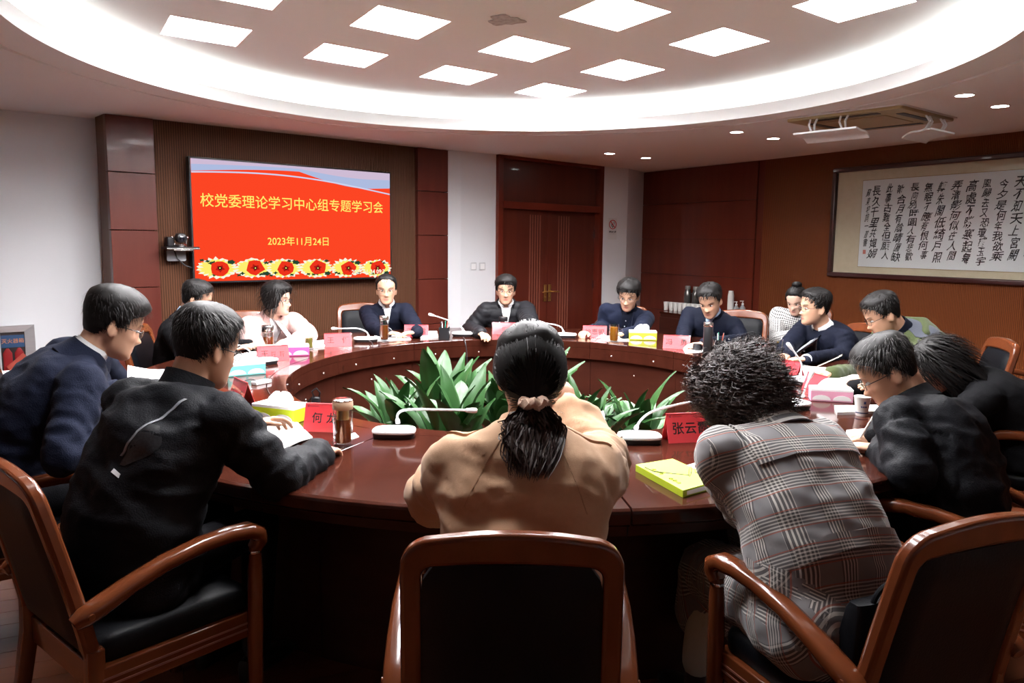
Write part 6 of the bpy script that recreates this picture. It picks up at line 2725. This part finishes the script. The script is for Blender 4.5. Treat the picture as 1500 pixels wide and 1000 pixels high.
name_card(478, 630, '何 龙', -98, 'red name card with two characters beside the glass tea bottle', w=0.175, h=0.115, size=0.046)
name_card(1008, 645, '张云霞', -78, 'red name card with three characters beside the paper cup', w=0.20, h=0.115)
name_card(495, 507, '王　任', -72, 'red name card with two spaced characters beside the pink coat')
name_card(400, 528, '王??', -62, 'red name card beside the pink tissue box')
name_card(354, 590, '? ?', -143, 'red name card turned sideways beside the lime tissue box', h=0.115)
name_card(610, 493, '王培君', -84, 'red name card before the screen speaker')
name_card(738, 489, '?', -90, 'red name card half hidden behind the camel coat head')
name_card(871, 494, '徐惠钢', -97, 'red name card beside the amber tea mug')
name_card(991, 510, '冯　勇', -108, 'red name card beside the lime box and black flask lid')
name_card(1100, 522, '', -125, 'red name card half hidden above the curly hair')
name_card(1158, 552, '???', -160, 'red name card turned sideways beside the suit', w=0.17)
name_card(1196, 574, '', 195, 'clear edged name card seen end on by the booklets', w=0.17)


def tissue_box(px, py, yaw, col, label, s=1.0):
    p = Tp(px, py)
    t = thing('tissue_box', label, 'tissue box', (p.x, p.y, TZ), math.radians(yaw), 'tissue boxes on the table')
    t.scale = (s, s, s)
    m = mat('box_' + label[:8], col, 0.5)
    mb = MB()
    mb.box((0, 0, 0.031), (0.225, 0.115, 0.06))
    mb.build('carton', m, t, smooth=False, bevel=0.002)
    mb = MB()
    mb.box((0, 0, 0.067), (0.2255, 0.1155, 0.014))
    mb.build('carton_top', M_paper, t, smooth=False, bevel=0.002)
    for sx in (-1, 1):
        mb = MB()
        mb.prism([(0.05 * math.cos(a), 0.028 * math.sin(a) * 1.0) for a in [math.pi * k / 10 for k in range(11)]], 0, 0.0012, M=basis((sx * 0.055, -0.0577, 0.010), (1, 0, 0), (0, 0, 1), (0, -1, 0)))
        mb.build('printed_arch', M_paper, t, smooth=False)
    mb = MB()
    rings = []
    for f, z in ((1.0, 0.074), (0.95, 0.088), (0.8, 0.104), (0.62, 0.116), (0.4, 0.122), (0.1, 0.121)):
        rings.append([Vector((f * 0.062 * math.cos(a) * (1 + 0.16 * math.sin(3 * a + z * 60)), f * 0.034 * math.sin(a) * (1 + 0.2 * math.sin(4 * a)), z + 0.006 * math.sin(2 * a + 1))) for a in [2 * math.pi * k / 20 for k in range(20)]])
    mb.loft(rings)
    mb.build('tissue', mat('tissue_white', (0.85, 0.85, 0.86), 0.9), t)


tissue_box(428, 520, 18, (0.62, 0.09, 0.30), 'pink tissue box with white tissue pulled up')
tissue_box(357, 548, 38, (0.16, 0.58, 0.55), 'turquoise tissue box beside the person in black coat')
tissue_box(412, 614, -22, (0.50, 0.62, 0.02), 'lime tissue box beside the two character red card')
tissue_box(941, 497, -5, (0.56, 0.68, 0.03), 'yellow green tissue box beside the amber mug')
tissue_box(878, 668, 60, (0.22, 0.60, 0.58), 'aqua tissue box half hidden by the camel sleeve', 0.9)
tissue_box(1216, 586, -14, (0.66, 0.30, 0.42), 'pale pink tissue box beyond the checked coat', 0.9)


def bottle(name, px, py, h, r, label, cat, liquid=None, lid=M_steel, lidh=0.2, body=None, n=20, fill=0.75, filt=False, handle=0):
    p = Tp(px, py)
    t = thing(name, label, cat, (p.x, p.y, TZ))
    if body is None:
        mb = MB()
        hb = h * (1 - lidh)
        mb.lathe([(r * 0.9, 0.0), (r, 0.004), (r, hb), (r * 0.96, hb), (r * 0.93, 0.012), (r * 0.3, 0.010)], n)
        mb.build('glass_wall', M_glass, t)
        if liquid is not None:
            mb = MB()
            k = 0.80
            mb.lathe([(r * k * 0.9, 0.014), (r * k, 0.02), (r * k, hb * fill), (r * k * 0.5, hb * fill + 0.001)], n)
            mb.build('tea', liquid, t)
        if filt:
            mb = MB()
            mb.lathe([(r * 0.62, hb * 0.60), (r * 0.62, hb * 0.98), (r * 0.55, hb * 0.99)], n)
            mb.build('strainer', M_brass, t)
    else:
        mb = MB()
        mb.lathe([(r * 0.93, 0.0), (r, 0.006), (r, h * (1 - lidh)), (r * 0.95, h * (1 - lidh) + 0.004)], n)
        mb.build('body', body, t)
    if lidh > 0:
        mb = MB()
        z0 = h * (1 - lidh)
        mb.lathe([(r * 0.98, z0), (r * 1.02, z0 + 0.002), (r * 1.02, h - 0.006), (r * 0.94, h), (r * 0.3, h + 0.001)], n)
        mb.build('lid', lid, t)
    if handle:
        mb = MB()
        mb.tube([(r * 0.95, 0, h * 0.8), (r * 1.6, 0, h * 0.75), (r * 1.75, 0, h * 0.5), (r * 1.5, 0, h * 0.22), (r * 0.95, 0, h * 0.2)], 0.006, 8)
        mb.build('handle', M_glass, t)
    return t


t = bottle('tea_bottle', 503, 652, 0.178, 0.039, 'double walled glass tea bottle with cork banded lid', 'bottle', M_tea, mat('cork_band', (0.48, 0.33, 0.22), 0.6), 0.19, filt=True, fill=0.72)
mb = MB()
mb.lathe([(0.0385, 0.1785), (0.039, 0.181), (0.034, 0.1845), (0.01, 0.186)], 20)
mb.build('lid_cap', M_chrome, t)
bottle('tea_bottle', 393, 514, 0.185, 0.042, 'glass tea bottle with steel lid beside the pink box', 'bottle', M_tea, M_steel, 0.26)
bottle('tea_bottle', 563, 499, 0.20, 0.038, 'tall glass tea bottle before the screen speaker', 'bottle', M_tea, M_steel, 0.16)
bottle('tea_bottle', 737, 488, 0.145, 0.038, 'short brown glass bottle with black lid before quilted jacket', 'bottle', M_tea, M_black, 0.25)
bottle('tea_mug', 899, 501, 0.145, 0.040, 'amber tea mug with handle and painted flower', 'mug', M_tea2, M_steel, 0.0, fill=0.85, handle=1)
bottle('vacuum_flask', 1036, 519, 0.235, 0.034, 'slim black vacuum flask with steel neck', 'flask', None, M_steel, 0.14, body=M_black)
bottle('flask_lid', 1021, 513, 0.05, 0.032, 'black screw lid set down beside the vacuum flask', 'lid', None, M_black, 0.3, body=M_black)
bottle('drinking_glass', 453, 512, 0.105, 0.030, 'small glass of yellow green tea before the pink coat', 'glass', mat('green_tea', (0.30, 0.26, 0.05), 0.1, trans=0.3, ior=1.33), M_steel, 0.0, fill=0.8)


def paper_cup(p, label, h=0.09, r=0.037, group=None, band=True, z=TZ):
    t = thing('paper_cup', label, 'paper cup', (p[0], p[1], z), 0, group)
    mb = MB()
    mb.lathe([(r * 0.70, 0.0), (r * 0.72, 0.002), (r * 0.98, h - 0.004), (r * 1.04, h - 0.002), (r * 1.04, h + 0.001), (r * 0.95, h), (r * 0.70, 0.012), (r * 0.2, 0.010)], 18)
    mb.build('wall', mat('cup_white', (0.74, 0.73, 0.70), 0.7), t)
    if band:
        mb = MB()
        k = lambda z_: r * (0.72 + 0.26 * z_ / h) + 0.0006
        mb.loft([[Vector((k(z_) * math.cos(a), k(z_) * math.sin(a), z_)) for a in [2 * math.pi * i / 18 for i in range(18)]] for z_ in (h * 0.14, h * 0.20)], cap=False)
        mb.build('printed_band', mat('cup_blue', (0.02, 0.04, 0.12), 0.6), t)
        mb = MB()
        for q, (a, z_, ww, hh) in enumerate(((-95, 0.72, 0.010, 0.012), (-118, 0.50, 0.006, 0.007), (-105, 0.50, 0.006, 0.007), (-92, 0.50, 0.006, 0.007), (-80, 0.50, 0.006, 0.007))):
            a = math.radians(a)
            rr = k(h * z_) + 0.0006
            d = Vector((math.cos(a), math.sin(a), 0))
            x = Vector((-d.y, d.x, 0))
            mb.poly([d * rr + x * ww / 2 * sx + Vector((0, 0, h * z_ + hh / 2 * sz)) for sx, sz in ((-1, -1), (1, -1), (1, 1), (-1, 1))])
        mb.build('printed_mark', mat('cup_blue', (0.02, 0.04, 0.12), 0.6), t, smooth=False)
    return t


paper_cup(Tp(1262, 608), 'white paper cup with blue print before the black zip jacket')
paper_cup(Tp(1072, 648), 'white paper cup half hidden by the checked coat collar')


def pen_holder(px, py, label):
    p = Tp(px, py)
    t = thing('pen_holder', label, 'pen holder', (p.x, p.y, TZ))
    mb = MB()
    w = 0.042
    mb.loft([[Vector((x * k, y * k, z)) for x, y in rrect(2 * w, 2 * w, 0.008)] for k, z in ((1, 0), (1, 0.10), (0.93, 0.10), (0.93, 0.01))])
    mb.build('cup', M_black, t)
    for k in range(5):
        a = k * 1.4
        m = (M_grey, mat('pen_green', (0.01, 0.16, 0.11), 0.4), M_black, M_wp, mat('pencil_red', (0.4, 0.08, 0.05), 0.5))[k]
        mb = MB()
        mb.tube([(0.015 * math.cos(a), 0.015 * math.sin(a), 0.012), (0.033 * math.cos(a), 0.033 * math.sin(a), 0.13), (0.036 * math.cos(a), 0.036 * math.sin(a), 0.15)], [0.004, 0.004, 0.0025], 6)
        mb.build('pen', m, t)


pen_holder(651, 497, 'black pen holder before the white column')
pen_holder(1052, 517, 'black pen holder beside the vacuum flask')


def sheet_poly(name, pts, label, cat, thick=0.004, m=None, lines=0, group=None, curl=0.0, z0=TZ):
    """flat thing from its four corners on the table"""
    ps = [atz(x, y, z0) for x, y in pts]
    c = sum((Vector((q.x, q.y)) for q in ps), Vector((0, 0))) / len(ps)
    o_ = Vector((c.x, c.y, z0))
    q = [Vector((v.x - c.x, v.y - c.y)) for v in ps]
    mb = MB()
    n = 8
    top, bot = [], []
    for j in range(n + 1):
        for i in range(n + 1):
            a, b = i / n, j / n
            v = (q[0] * (1 - a) + q[1] * a) * (1 - b) + (q[3] * (1 - a) + q[2] * a) * b
            zz = thick + curl * math.sin(math.pi * a) * (0.4 + 0.6 * math.sin(math.pi * b))
            top.append(Vector((v.x, v.y, zz)))
            bot.append(Vector((v.x, v.y, max(0.0005, zz - thick))))
    N_ = (n + 1) ** 2
    fs = []
    for j in range(n):
        for i in range(n):
            a = j * (n + 1) + i
            fs += [(a, a + 1, a + n + 2, a + n + 1), (N_ + a, N_ + a + n + 1, N_ + a + n + 2, N_ + a + 1)]
    ed = [(i, i + 1) for i in range(n)] + [(n * (n + 1) + i + 1, n * (n + 1) + i) for i in range(n)] + [((j + 1) * (n + 1), j * (n + 1)) for j in range(n)] + [(j * (n + 1) + n, (j + 1) * (n + 1) + n) for j in range(n)]
    fs += [(b, a, N_ + a, N_ + b) for a, b in ed]
    mb.add(top + bot, fs)
    t = thing(name, label, cat, o_, 0, group)
    s = mb.build('sheet', m or M_paper, t)
    for k in range(lines):
        f = (k + 1.2) / (lines + 1.4)
        a, b = q[0] * (1 - f) + q[3] * f, q[1] * (1 - f) + q[2] * f
        d = (q[3] - q[0]) * 0.010
        mb = MB()
        pts_ = []
        e0, e1 = 0.12, 0.88 - 0.25 * (k % 3 == 2)
        for sgn in (0, 1):
            row = []
            for i in range(9):
                x = e0 + (e1 - e0) * i / 8
                v = a + (b - a) * x + d * sgn
                row.append(Vector((v.x, v.y, thick + 0.0008 + curl * math.sin(math.pi * x) * (0.4 + 0.6 * math.sin(math.pi * f)))))
            pts_.append(row)
        mb.add(pts_[0] + pts_[1], [(i, i + 1, 9 + i + 1, 9 + i) for i in range(8)])
        mb.build('text_line', mat('faint_print', (0.62, 0.62, 0.62), 0.8), s, smooth=False)
    return t


G = 'papers on the table'
sheet_poly('booklet', [(380, 626), (436, 620), (458, 642), (404, 668)], 'open white booklet curling before the jacket with reflective stripe', 'booklet', 0.006, lines=9, group=G, curl=0.03)
sheet_poly('booklet', [(1176, 549), (1268, 553), (1274, 564), (1186, 562)], 'white open booklet under the olive sleeve', 'booklet', 0.018, lines=3, group=G)
sheet_poly('booklet', [(1222, 598), (1284, 597), (1294, 606), (1226, 608)], 'white booklet lying behind the paper cup', 'booklet', 0.015, lines=3, group=G)
sheet_poly('paper_sheet', [(1240, 630), (1268, 628), (1268, 650), (1236, 648)], 'small white sheet under the writing hand of the zip jacket', 'paper', 0.002, group=G)
sheet_poly('paper_sheet', [(1128, 518), (1172, 526), (1160, 538), (1112, 528)], 'white sheets before the suit with grey vest', 'paper', 0.006, lines=3, group=G)
sheet_poly('booklet', [(1166, 537), (1226, 542), (1226, 548), (1170, 548)], 'cream booklet beside the pen hand of the olive jacket', 'booklet', 0.012, m=mat('cream_paper', (0.66, 0.60, 0.50), 0.8), group=G)
sheet_poly('paper_sheet', [(1000, 510), (1026, 508), (1030, 516), (1004, 518)], 'white sheet before the navy jacket with blue shirt', 'paper', 0.003, group=G)
sheet_poly('paper_sheet', [(880, 492), (918, 492), (922, 500), (884, 500)], 'cream sheet before the navy blazer', 'paper', 0.004, group=G)
sheet_poly('paper_sheet', [(548, 492), (600, 490), (602, 498), (548, 500)], 'white sheet before the screen speaker', 'paper', 0.004, group=G)
sheet_poly('booklet', [(618, 487), (640, 487), (642, 495), (616, 496)], 'thin white booklet beside the far pen holder', 'booklet', 0.014, group=G)
sheet_poly('notebook', [(440, 503), (478, 500), (480, 508), (442, 512)], 'white notebook before the pink coat', 'notebook', 0.014, group=G)
sheet_poly('paper_sheet', [(364, 512), (388, 508), (392, 516), (366, 520)], 'white sheet before the black coat with blue collar', 'paper', 0.004, group=G)
sheet_poly('newspaper', [(340, 530), (374, 520), (382, 532), (346, 544)], 'folded pile of printed sheets beside the turquoise box', 'papers', 0.03, lines=4, group=G)
sheet_poly('paper_sheet', [(488, 640), (520, 634), (526, 640), (498, 650)], 'small white slips under the tea bottle', 'paper', 0.002, group=G)
sheet_poly('paper_sheet', [(985, 688), (1046, 670), (1085, 706), (1040, 722)], 'white sheet under the phone and green notebook', 'paper', 0.002, group=G)
nb = sheet_poly('notebook', [(931, 690), (985, 681), (1054, 713), (1000, 729)], 'lime green ring notebook with spectacles lying on it', 'notebook', 0.024, m=mat('lime_cover', (0.40, 0.52, 0.02), 0.45))
for k in range(6):
    f = (0.28, 0.36, 0.44, 0.64, 0.72, 0.80)[k]
    a, b = atz(931, 690, TZ), atz(1000, 729, TZ)
    e, g = atz(985, 681, TZ), atz(1054, 713, TZ)
    p = (a * (1 - f) + b * f) * 0.84 + (e * (1 - f) + g * f) * 0.16
    mb = MB()
    n = 14
    mb.loft([[Vector((r * math.cos(2 * math.pi * i / n), r * math.sin(2 * math.pi * i / n), z)) for i in range(n)] for r, z in ((0.0075, 0.024), (0.0075, 0.026), (0.0045, 0.026), (0.0045, 0.024))], cap=False, closed=True, M=Matrix.Translation(p - nb.location))
    mb.build('grommet', M_chrome, nb)
# page block edge towards the reader
mb = MB()
a, b = atz(1002, 728.4, TZ), atz(1054, 713.6, TZ)
d = (b - a).normalized()
nn = Vector((d.y, -d.x, 0))
mb.add([Vector(v) - nb.location for v in (a + d * 0.012 + nn * 0.001 + Vector((0, 0, 0.005)), b - d * 0.004 + nn * 0.001 + Vector((0, 0, 0.005)), b - d * 0.004 + nn * 0.001 + Vector((0, 0, 0.019)), a + d * 0.012 + nn * 0.001 + Vector((0, 0, 0.019)))], [(0, 1, 2, 3)])
mb.build('page_block', M_paper, nb, smooth=False)
# spectacles lying on the notebook
sp0 = atz(1010, 700, TZ + 0.026)
t = thing('spectacles', 'thin wire spectacles lying on the green notebook', 'spectacles', sp0)
mb = MB()
for k, (px, py) in enumerate(((1011, 694), (1020, 689))):
    c = Vector(A(px, py - 4, sp0.y + 0.02 * k)) - sp0
    c.z = max(c.z, 0.018)
    mb.tube([c + Vector((0.008 * math.cos(a), 0.016 * math.cos(a), 0.017 * math.sin(a))) for a in [2 * math.pi * i / 16 for i in range(16)]], 0.0011, 6, closed=True)
mb.build('rims', M_wire, t)
mb = MB()
e = atz(945, 684, TZ + 0.028) - sp0
e2 = atz(958, 693, TZ + 0.030) - sp0
mb.tube([Vector((0, 0.0, 0.010)), e2 + Vector((0, 0, 0.006)), e], [0.0012, 0.0016, 0.002], 6)
mb.build('temple', M_wire_d, t)
# phone
ps = [atz(x, y, TZ + 0.003) for x, y in ((1017, 684), (1038, 673), (1072, 688), (1054, 701))]
c = sum(ps, Vector((0, 0, 0))) / 4
t = thing('phone', 'smartphone in a brown case lying on white paper', 'phone', c)
mb = MB()
mb.loft([[(p - c) + Vector((0, 0, z)) for p in ps] for z in (0.0, 0.010)])
mb.build('case', mat('phone_case', (0.25, 0.08, 0.04), 0.4), t, bevel=0.003)
mb = MB()
mb.loft([[(p - c) * 0.94 + Vector((0, 0, z)) for p in ps] for z in (0.0098, 0.0112)])
mb.build('screen', mat('phone_screen', (0.03, 0.04, 0.065), 0.1, coat=0.6, var=((0.22, 0.24, 0.28), (45, 45, 45), 3, 0.06)), t, smooth=False)


def held_sheet(corners, label, bend):
    ps = [A(*c) for c in corners]
    c = ps[3].copy()
    mb = MB()
    n = 8
    nv = (ps[1] - ps[0]).cross(ps[3] - ps[0]).normalized()
    vs = []
    for j in range(n + 1):
        for i in range(n + 1):
            a, b = i / n, j / n
            v = (ps[0] * (1 - a) + ps[1] * a) * (1 - b) + (ps[3] * (1 - a) + ps[2] * a) * b
            vs.append(v + nv * bend * math.sin(math.pi * a) * (1 - b * 0.5) - c)
    fs = grid_faces(n + 1, n + 1, False)
    N_ = len(vs)
    vs += [v - nv * 0.0012 for v in vs]
    fs += [tuple(reversed([k + N_ for k in f])) for f in fs]
    mb.add(vs, fs)
    o = mb.build('paper_sheet', M_paper)
    o.location = c
    tag(o, label, 'paper', G)


held_sheet([(187, 535, 3.72), (259, 540, 3.72), (246, 572, 3.42), (186, 571, 3.36)], 'white sheets held by the person in the navy overcoat', 0.012)
held_sheet([(846, 597, 2.58), (884, 601, 2.62), (892, 648, 2.46), (852, 650, 2.42)], 'white sheet held up beyond the camel shoulder', 0.03)
held_sheet([(1144, 495, 6.75), (1172, 494, 6.75), (1176, 504, 6.6), (1146, 504, 6.6)], 'white notes held by the person in checked jacket', 0.0)


def pen(a, b, label, m=M_wp):
    a, b = Vector(a), Vector(b)
    d = (b - a).normalized()
    t = thing('pen', label, 'pen', a, 0, 'pens held in hands')
    mb = MB()
    mb.tube([Vector((0, 0, 0)), d * 0.012, d * 0.04, d * (b - a).length], [0.001, 0.0035, 0.0045, 0.0042], 8)
    mb.build('barrel', m, t)
    mb = MB()
    mb.tube([d * ((b - a).length - 0.035) + Vector((0, 0, 0.006)), d * ((b - a).length + 0.002) + Vector((0, 0, 0.006))], 0.0018, 6)
    mb.build('clip', M_chrome, t)


pen(atz(1253, 652, TZ + 0.004), A(1288, 596, atz(1262, 640, 0.80).y - 0.06), 'silver and black pen writing beside the zip jacket sleeve')
pen(atz(1196, 537, 0.775), A(1234, 520, atz(1200, 540, 0.80).y), 'silver pen held over the table by the olive jacket', M_steel)
pen(atz(1143, 524, TZ + 0.004), A(1147, 499, atz(1146, 521, 0.80).y + 0.02), 'dark pen held by the person in suit', M_black)
pen(atz(856, 491, TZ + 0.004), A(875, 470, atz(858, 487, 0.80).y + 0.05), 'black pen held by the person in navy blazer', M_black)
pen(atz(1040, 667, TZ + 0.004), atz(1066, 652, TZ + 0.02), 'silver pen on the table before the checked coat', M_steel)


# cables hanging inside the ring
def cable(pts, label, r=0.004):
    ps = [Vector(A(*p)) for p in pts]
    sm = []
    for k in range(len(ps) - 1):
        a, b = ps[k], ps[k + 1]
        pa, pb = ps[max(k - 1, 0)], ps[min(k + 2, len(ps) - 1)]
        for q in range(6):
            f = q / 6
            sm.append(0.5 * ((2 * a) + (b - pa) * f + (2 * pa - 5 * a + 4 * b - pb) * f * f + (3 * a - pa - 3 * b + pb) * f ** 3))
    sm.append(ps[-1])
    mb = MB()
    mb.tube([p - ps[-1] for p in sm], r, 6)
    o = mb.build('cable', M_black)
    o.location = ps[-1]
    tag(o, label, 'cable', 'microphone cables')


y0 = atz(545, 505, TZ).y
cable([(541, 499, y0 + 0.1), (546, 505, y0 - 0.03), (546, 530, y0 - 0.08), (538, 570, y0 - 0.1), (520, 600, y0 - 0.12), (505, 640, y0 - 0.15)], 'thin black cable hanging in a curve below the screen side microphone')
y0 = atz(680, 498, TZ).y
cable([(679, 494, y0 + 0.1), (681, 499, y0 - 0.03), (684, 520, y0 - 0.06), (683, 560, y0 - 0.1)], 'thin black cable hanging straight behind the plants')
y0 = atz(395, 540, TZ).y
cable([(385, 536, y0 + 0.1), (396, 541, y0 + 0.02), (404, 558, y0 + 0.02), (405, 590, y0 + 0.02), (405, 615, y0 + 0.02)], 'black cable dropping over the inner edge by the turquoise box')
y0 = atz(372, 566, TZ).y
cable([(352, 562, y0), (366, 555, y0 + 0.05), (382, 563, y0 + 0.1), (392, 585, y0 + 0.12), (396, 600, y0 + 0.12)], 'black cable looping past the white sockets')
p = A(463, 592, 5.05)
t = thing('cable_adapter', 'black plug and coiled lead hanging on the inner panel', 'adapter', p)
mb = MB()
mb.box((0, 0, 0), (0.055, 0.04, 0.10))
mb.build('plug', M_black, t, bevel=0.008)
mb = MB()
mb.tube([(-0.01, -0.01, 0.05), (-0.02, -0.02, 0.09), (0.01, -0.02, 0.11), (0.03, -0.01, 0.08), (0.02, 0, 0.04)], 0.006, 6)
mb.tube([(-0.02, 0, 0.05), (-0.05, 0, 0.02), (-0.055, 0, -0.08), (-0.05, 0, -0.2)], 0.006, 6)
mb.build('lead', M_black, t)
p = atz(383, 562, TZ)
t = thing('desk_socket', 'white desk sockets at the inner table edge', 'socket', (p.x, p.y, TZ), math.radians(60))
mb = MB()
mb.box((0, 0, 0.01), (0.11, 0.045, 0.02))
mb.build('housing', M_wp, t, bevel=0.004)
for k in (-1, 1):
    mb = MB()
    mb.box((k * 0.028, -0.012, 0.0205), (0.03, 0.012, 0.003))
    mb.build('outlet', M_grey, t, smooth=False)

# ================================================================== SIDE CABINET by the panelled wall
gx = Vector((W_H[0] - W_G[0], W_H[1] - W_G[1])).normalized()
gn = Vector((-gx.y, gx.x))
if gn.dot(Vector((W_G[0] - CX, W_G[1] - CY))) < 0:
    gn = -gn
CZ = 0.64
cl = atz(966, 456, CZ)
s0 = (Vector((cl.x, cl.y)) - Vector(W_G)).dot(gx)
t = thing('side_cabinet', 'low dark wooden cabinet against the red panelled wall', 'cabinet')
t.matrix_world = basis((W_G[0], W_G[1], 0), (gx.x, gx.y, 0), (gn.x, gn.y, 0), UPV)
off = -(Vector((cl.x, cl.y)) - Vector(W_G)).dot(gn)
dpt = max(0.35, off - 0.035)
cw = 1.28
mb = MB()
mb.box((s0 + cw / 2, -0.035 - dpt / 2, CZ / 2 - 0.012), (cw - 0.02, dpt - 0.02, CZ - 0.026))
mb.build('body', M_table_d, t, smooth=False, bevel=0.003)
mb = MB()
mb.box((s0 + cw / 2, -0.035 - dpt / 2, CZ - 0.0125), (cw, dpt, 0.025))
mb.build('top', M_table, t, smooth=False, bevel=0.003)
for k in range(3):
    mb = MB()
    mb.box((s0 + cw * (k + 0.5) / 3, -0.035 - dpt + 0.004, CZ / 2 - 0.02), (cw / 3 - 0.02, 0.02, CZ - 0.10))
    d_ = mb.build('door', M_table_d, t, smooth=False, bevel=0.003)
    mb = MB()
    mb.tube([(s0 + cw * (k + 0.85) / 3, -0.035 - dpt - 0.006, CZ * 0.55), (s0 + cw * (k + 0.85) / 3, -0.035 - dpt - 0.03, CZ * 0.55)], [0.006, 0.012], 10)
    mb.build('knob', M_brass, d_)
cups = [(975.5, 455.0), (983, 455.6), (989.5, 456.2), (996, 456.8), (1002.5, 457.4), (1009, 458), (1015.5, 458.6), (1022, 459.2), (1028.5, 459.8)]
for k, (px, py) in enumerate(cups):
    p = atz(px, py - 1.0, CZ)
    paper_cup(p, '%s white paper cup of the cabinet row, counted from the door end' % ORD[k], 0.115, 0.037, 'row of paper cups on the cabinet', band=False, z=CZ)
for k, (px, py) in enumerate(((1006.5, 453.8), (1018, 455.2), (1029.5, 456.6))):
    p = atz(px, py, CZ)
    t = thing('water_flask', 'tall clear flask with grey neck behind the paper cups, %s from the door end' % ORD[k], 'flask', (p.x, p.y, CZ), 0, 'flasks on the side cabinet')
    mb = MB()
    mb.lathe([(0.045, 0.0), (0.05, 0.01), (0.05, 0.24), (0.036, 0.275), (0.034, 0.29)], 18)
    mb.build('body', mat('flask_glass', (0.12, 0.115, 0.11), 0.12, metal=0.55), t)
    mb = MB()
    mb.lathe([(0.036, 0.288), (0.038, 0.292), (0.038, 0.33), (0.034, 0.335)], 16)
    mb.build('cap', mat('flask_cap', (0.20, 0.20, 0.19), 0.4), t)
    mb = MB()
    mb.tube([(0.045, -0.02, 0.23), (0.085, -0.035, 0.22), (0.09, -0.035, 0.12), (0.048, -0.02, 0.07)], 0.008, 8)
    mb.build('handle', M_steel, t)
p = atz(1069.5, 461.3, CZ)
t = thing('paper_cup_stack', 'tall stack of nested white paper cups on the cabinet', 'cups', (p.x, p.y, CZ))
for k in range(18):
    mb = MB()
    z = k * 0.0145
    mb.lathe([(0.038, z), (0.042, z), (0.040 - 0.0, z + 0.012), (0.036, z + 0.014)] if k < 17 else [(0.038, z), (0.042, z), (0.030, z + 0.07), (0.02, z + 0.07)], 16)
    mb.build('cup', mat('cup_white', (0.74, 0.73, 0.70), 0.7), t)
for px, py, h, l in ((1078, 462, 0.13, 'smaller pump bottle of hand gel beside the cup stack'), (1087, 463.5, 0.15, 'larger pump bottle of hand gel with blue label')):
    p = atz(px, py, CZ)
    t = thing('pump_bottle', l, 'bottle', (p.x, p.y, CZ), 0, 'hand gel bottles')
    mb = MB()
    mb.lathe([(0.034, 0.0), (0.037, 0.006), (0.037, h * 0.75), (0.015, h * 0.95), (0.013, h)], 16)
    mb.build('bottle_body', mat('gel_clear', (0.55, 0.58, 0.62), 0.15, trans=0.4), t)
    mb = MB()
    mb.lathe([(0.016, h), (0.016, h + 0.02), (0.006, h + 0.022), (0.006, h + 0.045)], 12)
    mb.box((-0.012, 0, h + 0.048), (0.045, 0.016, 0.010))
    mb.build('pump', M_wp, t)
    mb = MB()
    mb.loft([[Vector((0.0376 * math.cos(a), 0.0376 * math.sin(a), z)) for a in [2 * math.pi * i / 16 for i in range(16)]] for z in (h * 0.15, h * 0.6)], cap=False)
    mb.build('label_wrap', mat('gel_label', (0.25, 0.33, 0.55), 0.5, var=((0.7, 0.72, 0.75), (40, 40, 40), 2, 0.1)), t)

# handbag on the checked coat's chair
t = thing('handbag', 'black leather handbag leaning behind the checked coat on the chair', 'bag', (0.945, 1.845, 0.47), math.radians(112 - 90))
mb = MB()
rings = []
for z, w, d in ((0.0, 0.14, 0.038), (0.02, 0.15, 0.045), (0.12, 0.145, 0.042), (0.21, 0.13, 0.028), (0.225, 0.125, 0.02)):
    rings.append([Vector((x * w / 0.5, y * d / 0.5, z)) for x, y in rrect(1, 1, 0.2, 4)])
mb.loft(rings)
mb.build('body', M_leather, t)
mb = MB()
mb.tube([(-0.075 * math.cos(a), -0.012, 0.215 + 0.055 * math.sin(a)) for a in [math.pi * k / 14 for k in range(15)]], 0.007, 8)
mb.build('handle', M_leather, t)
mb = MB()
mb.tube([(0.075, -0.022, 0.19), (0.092, -0.024, 0.195), (0.10, -0.022, 0.18)], 0.004, 6)
mb.build('clasp', M_chrome, t)
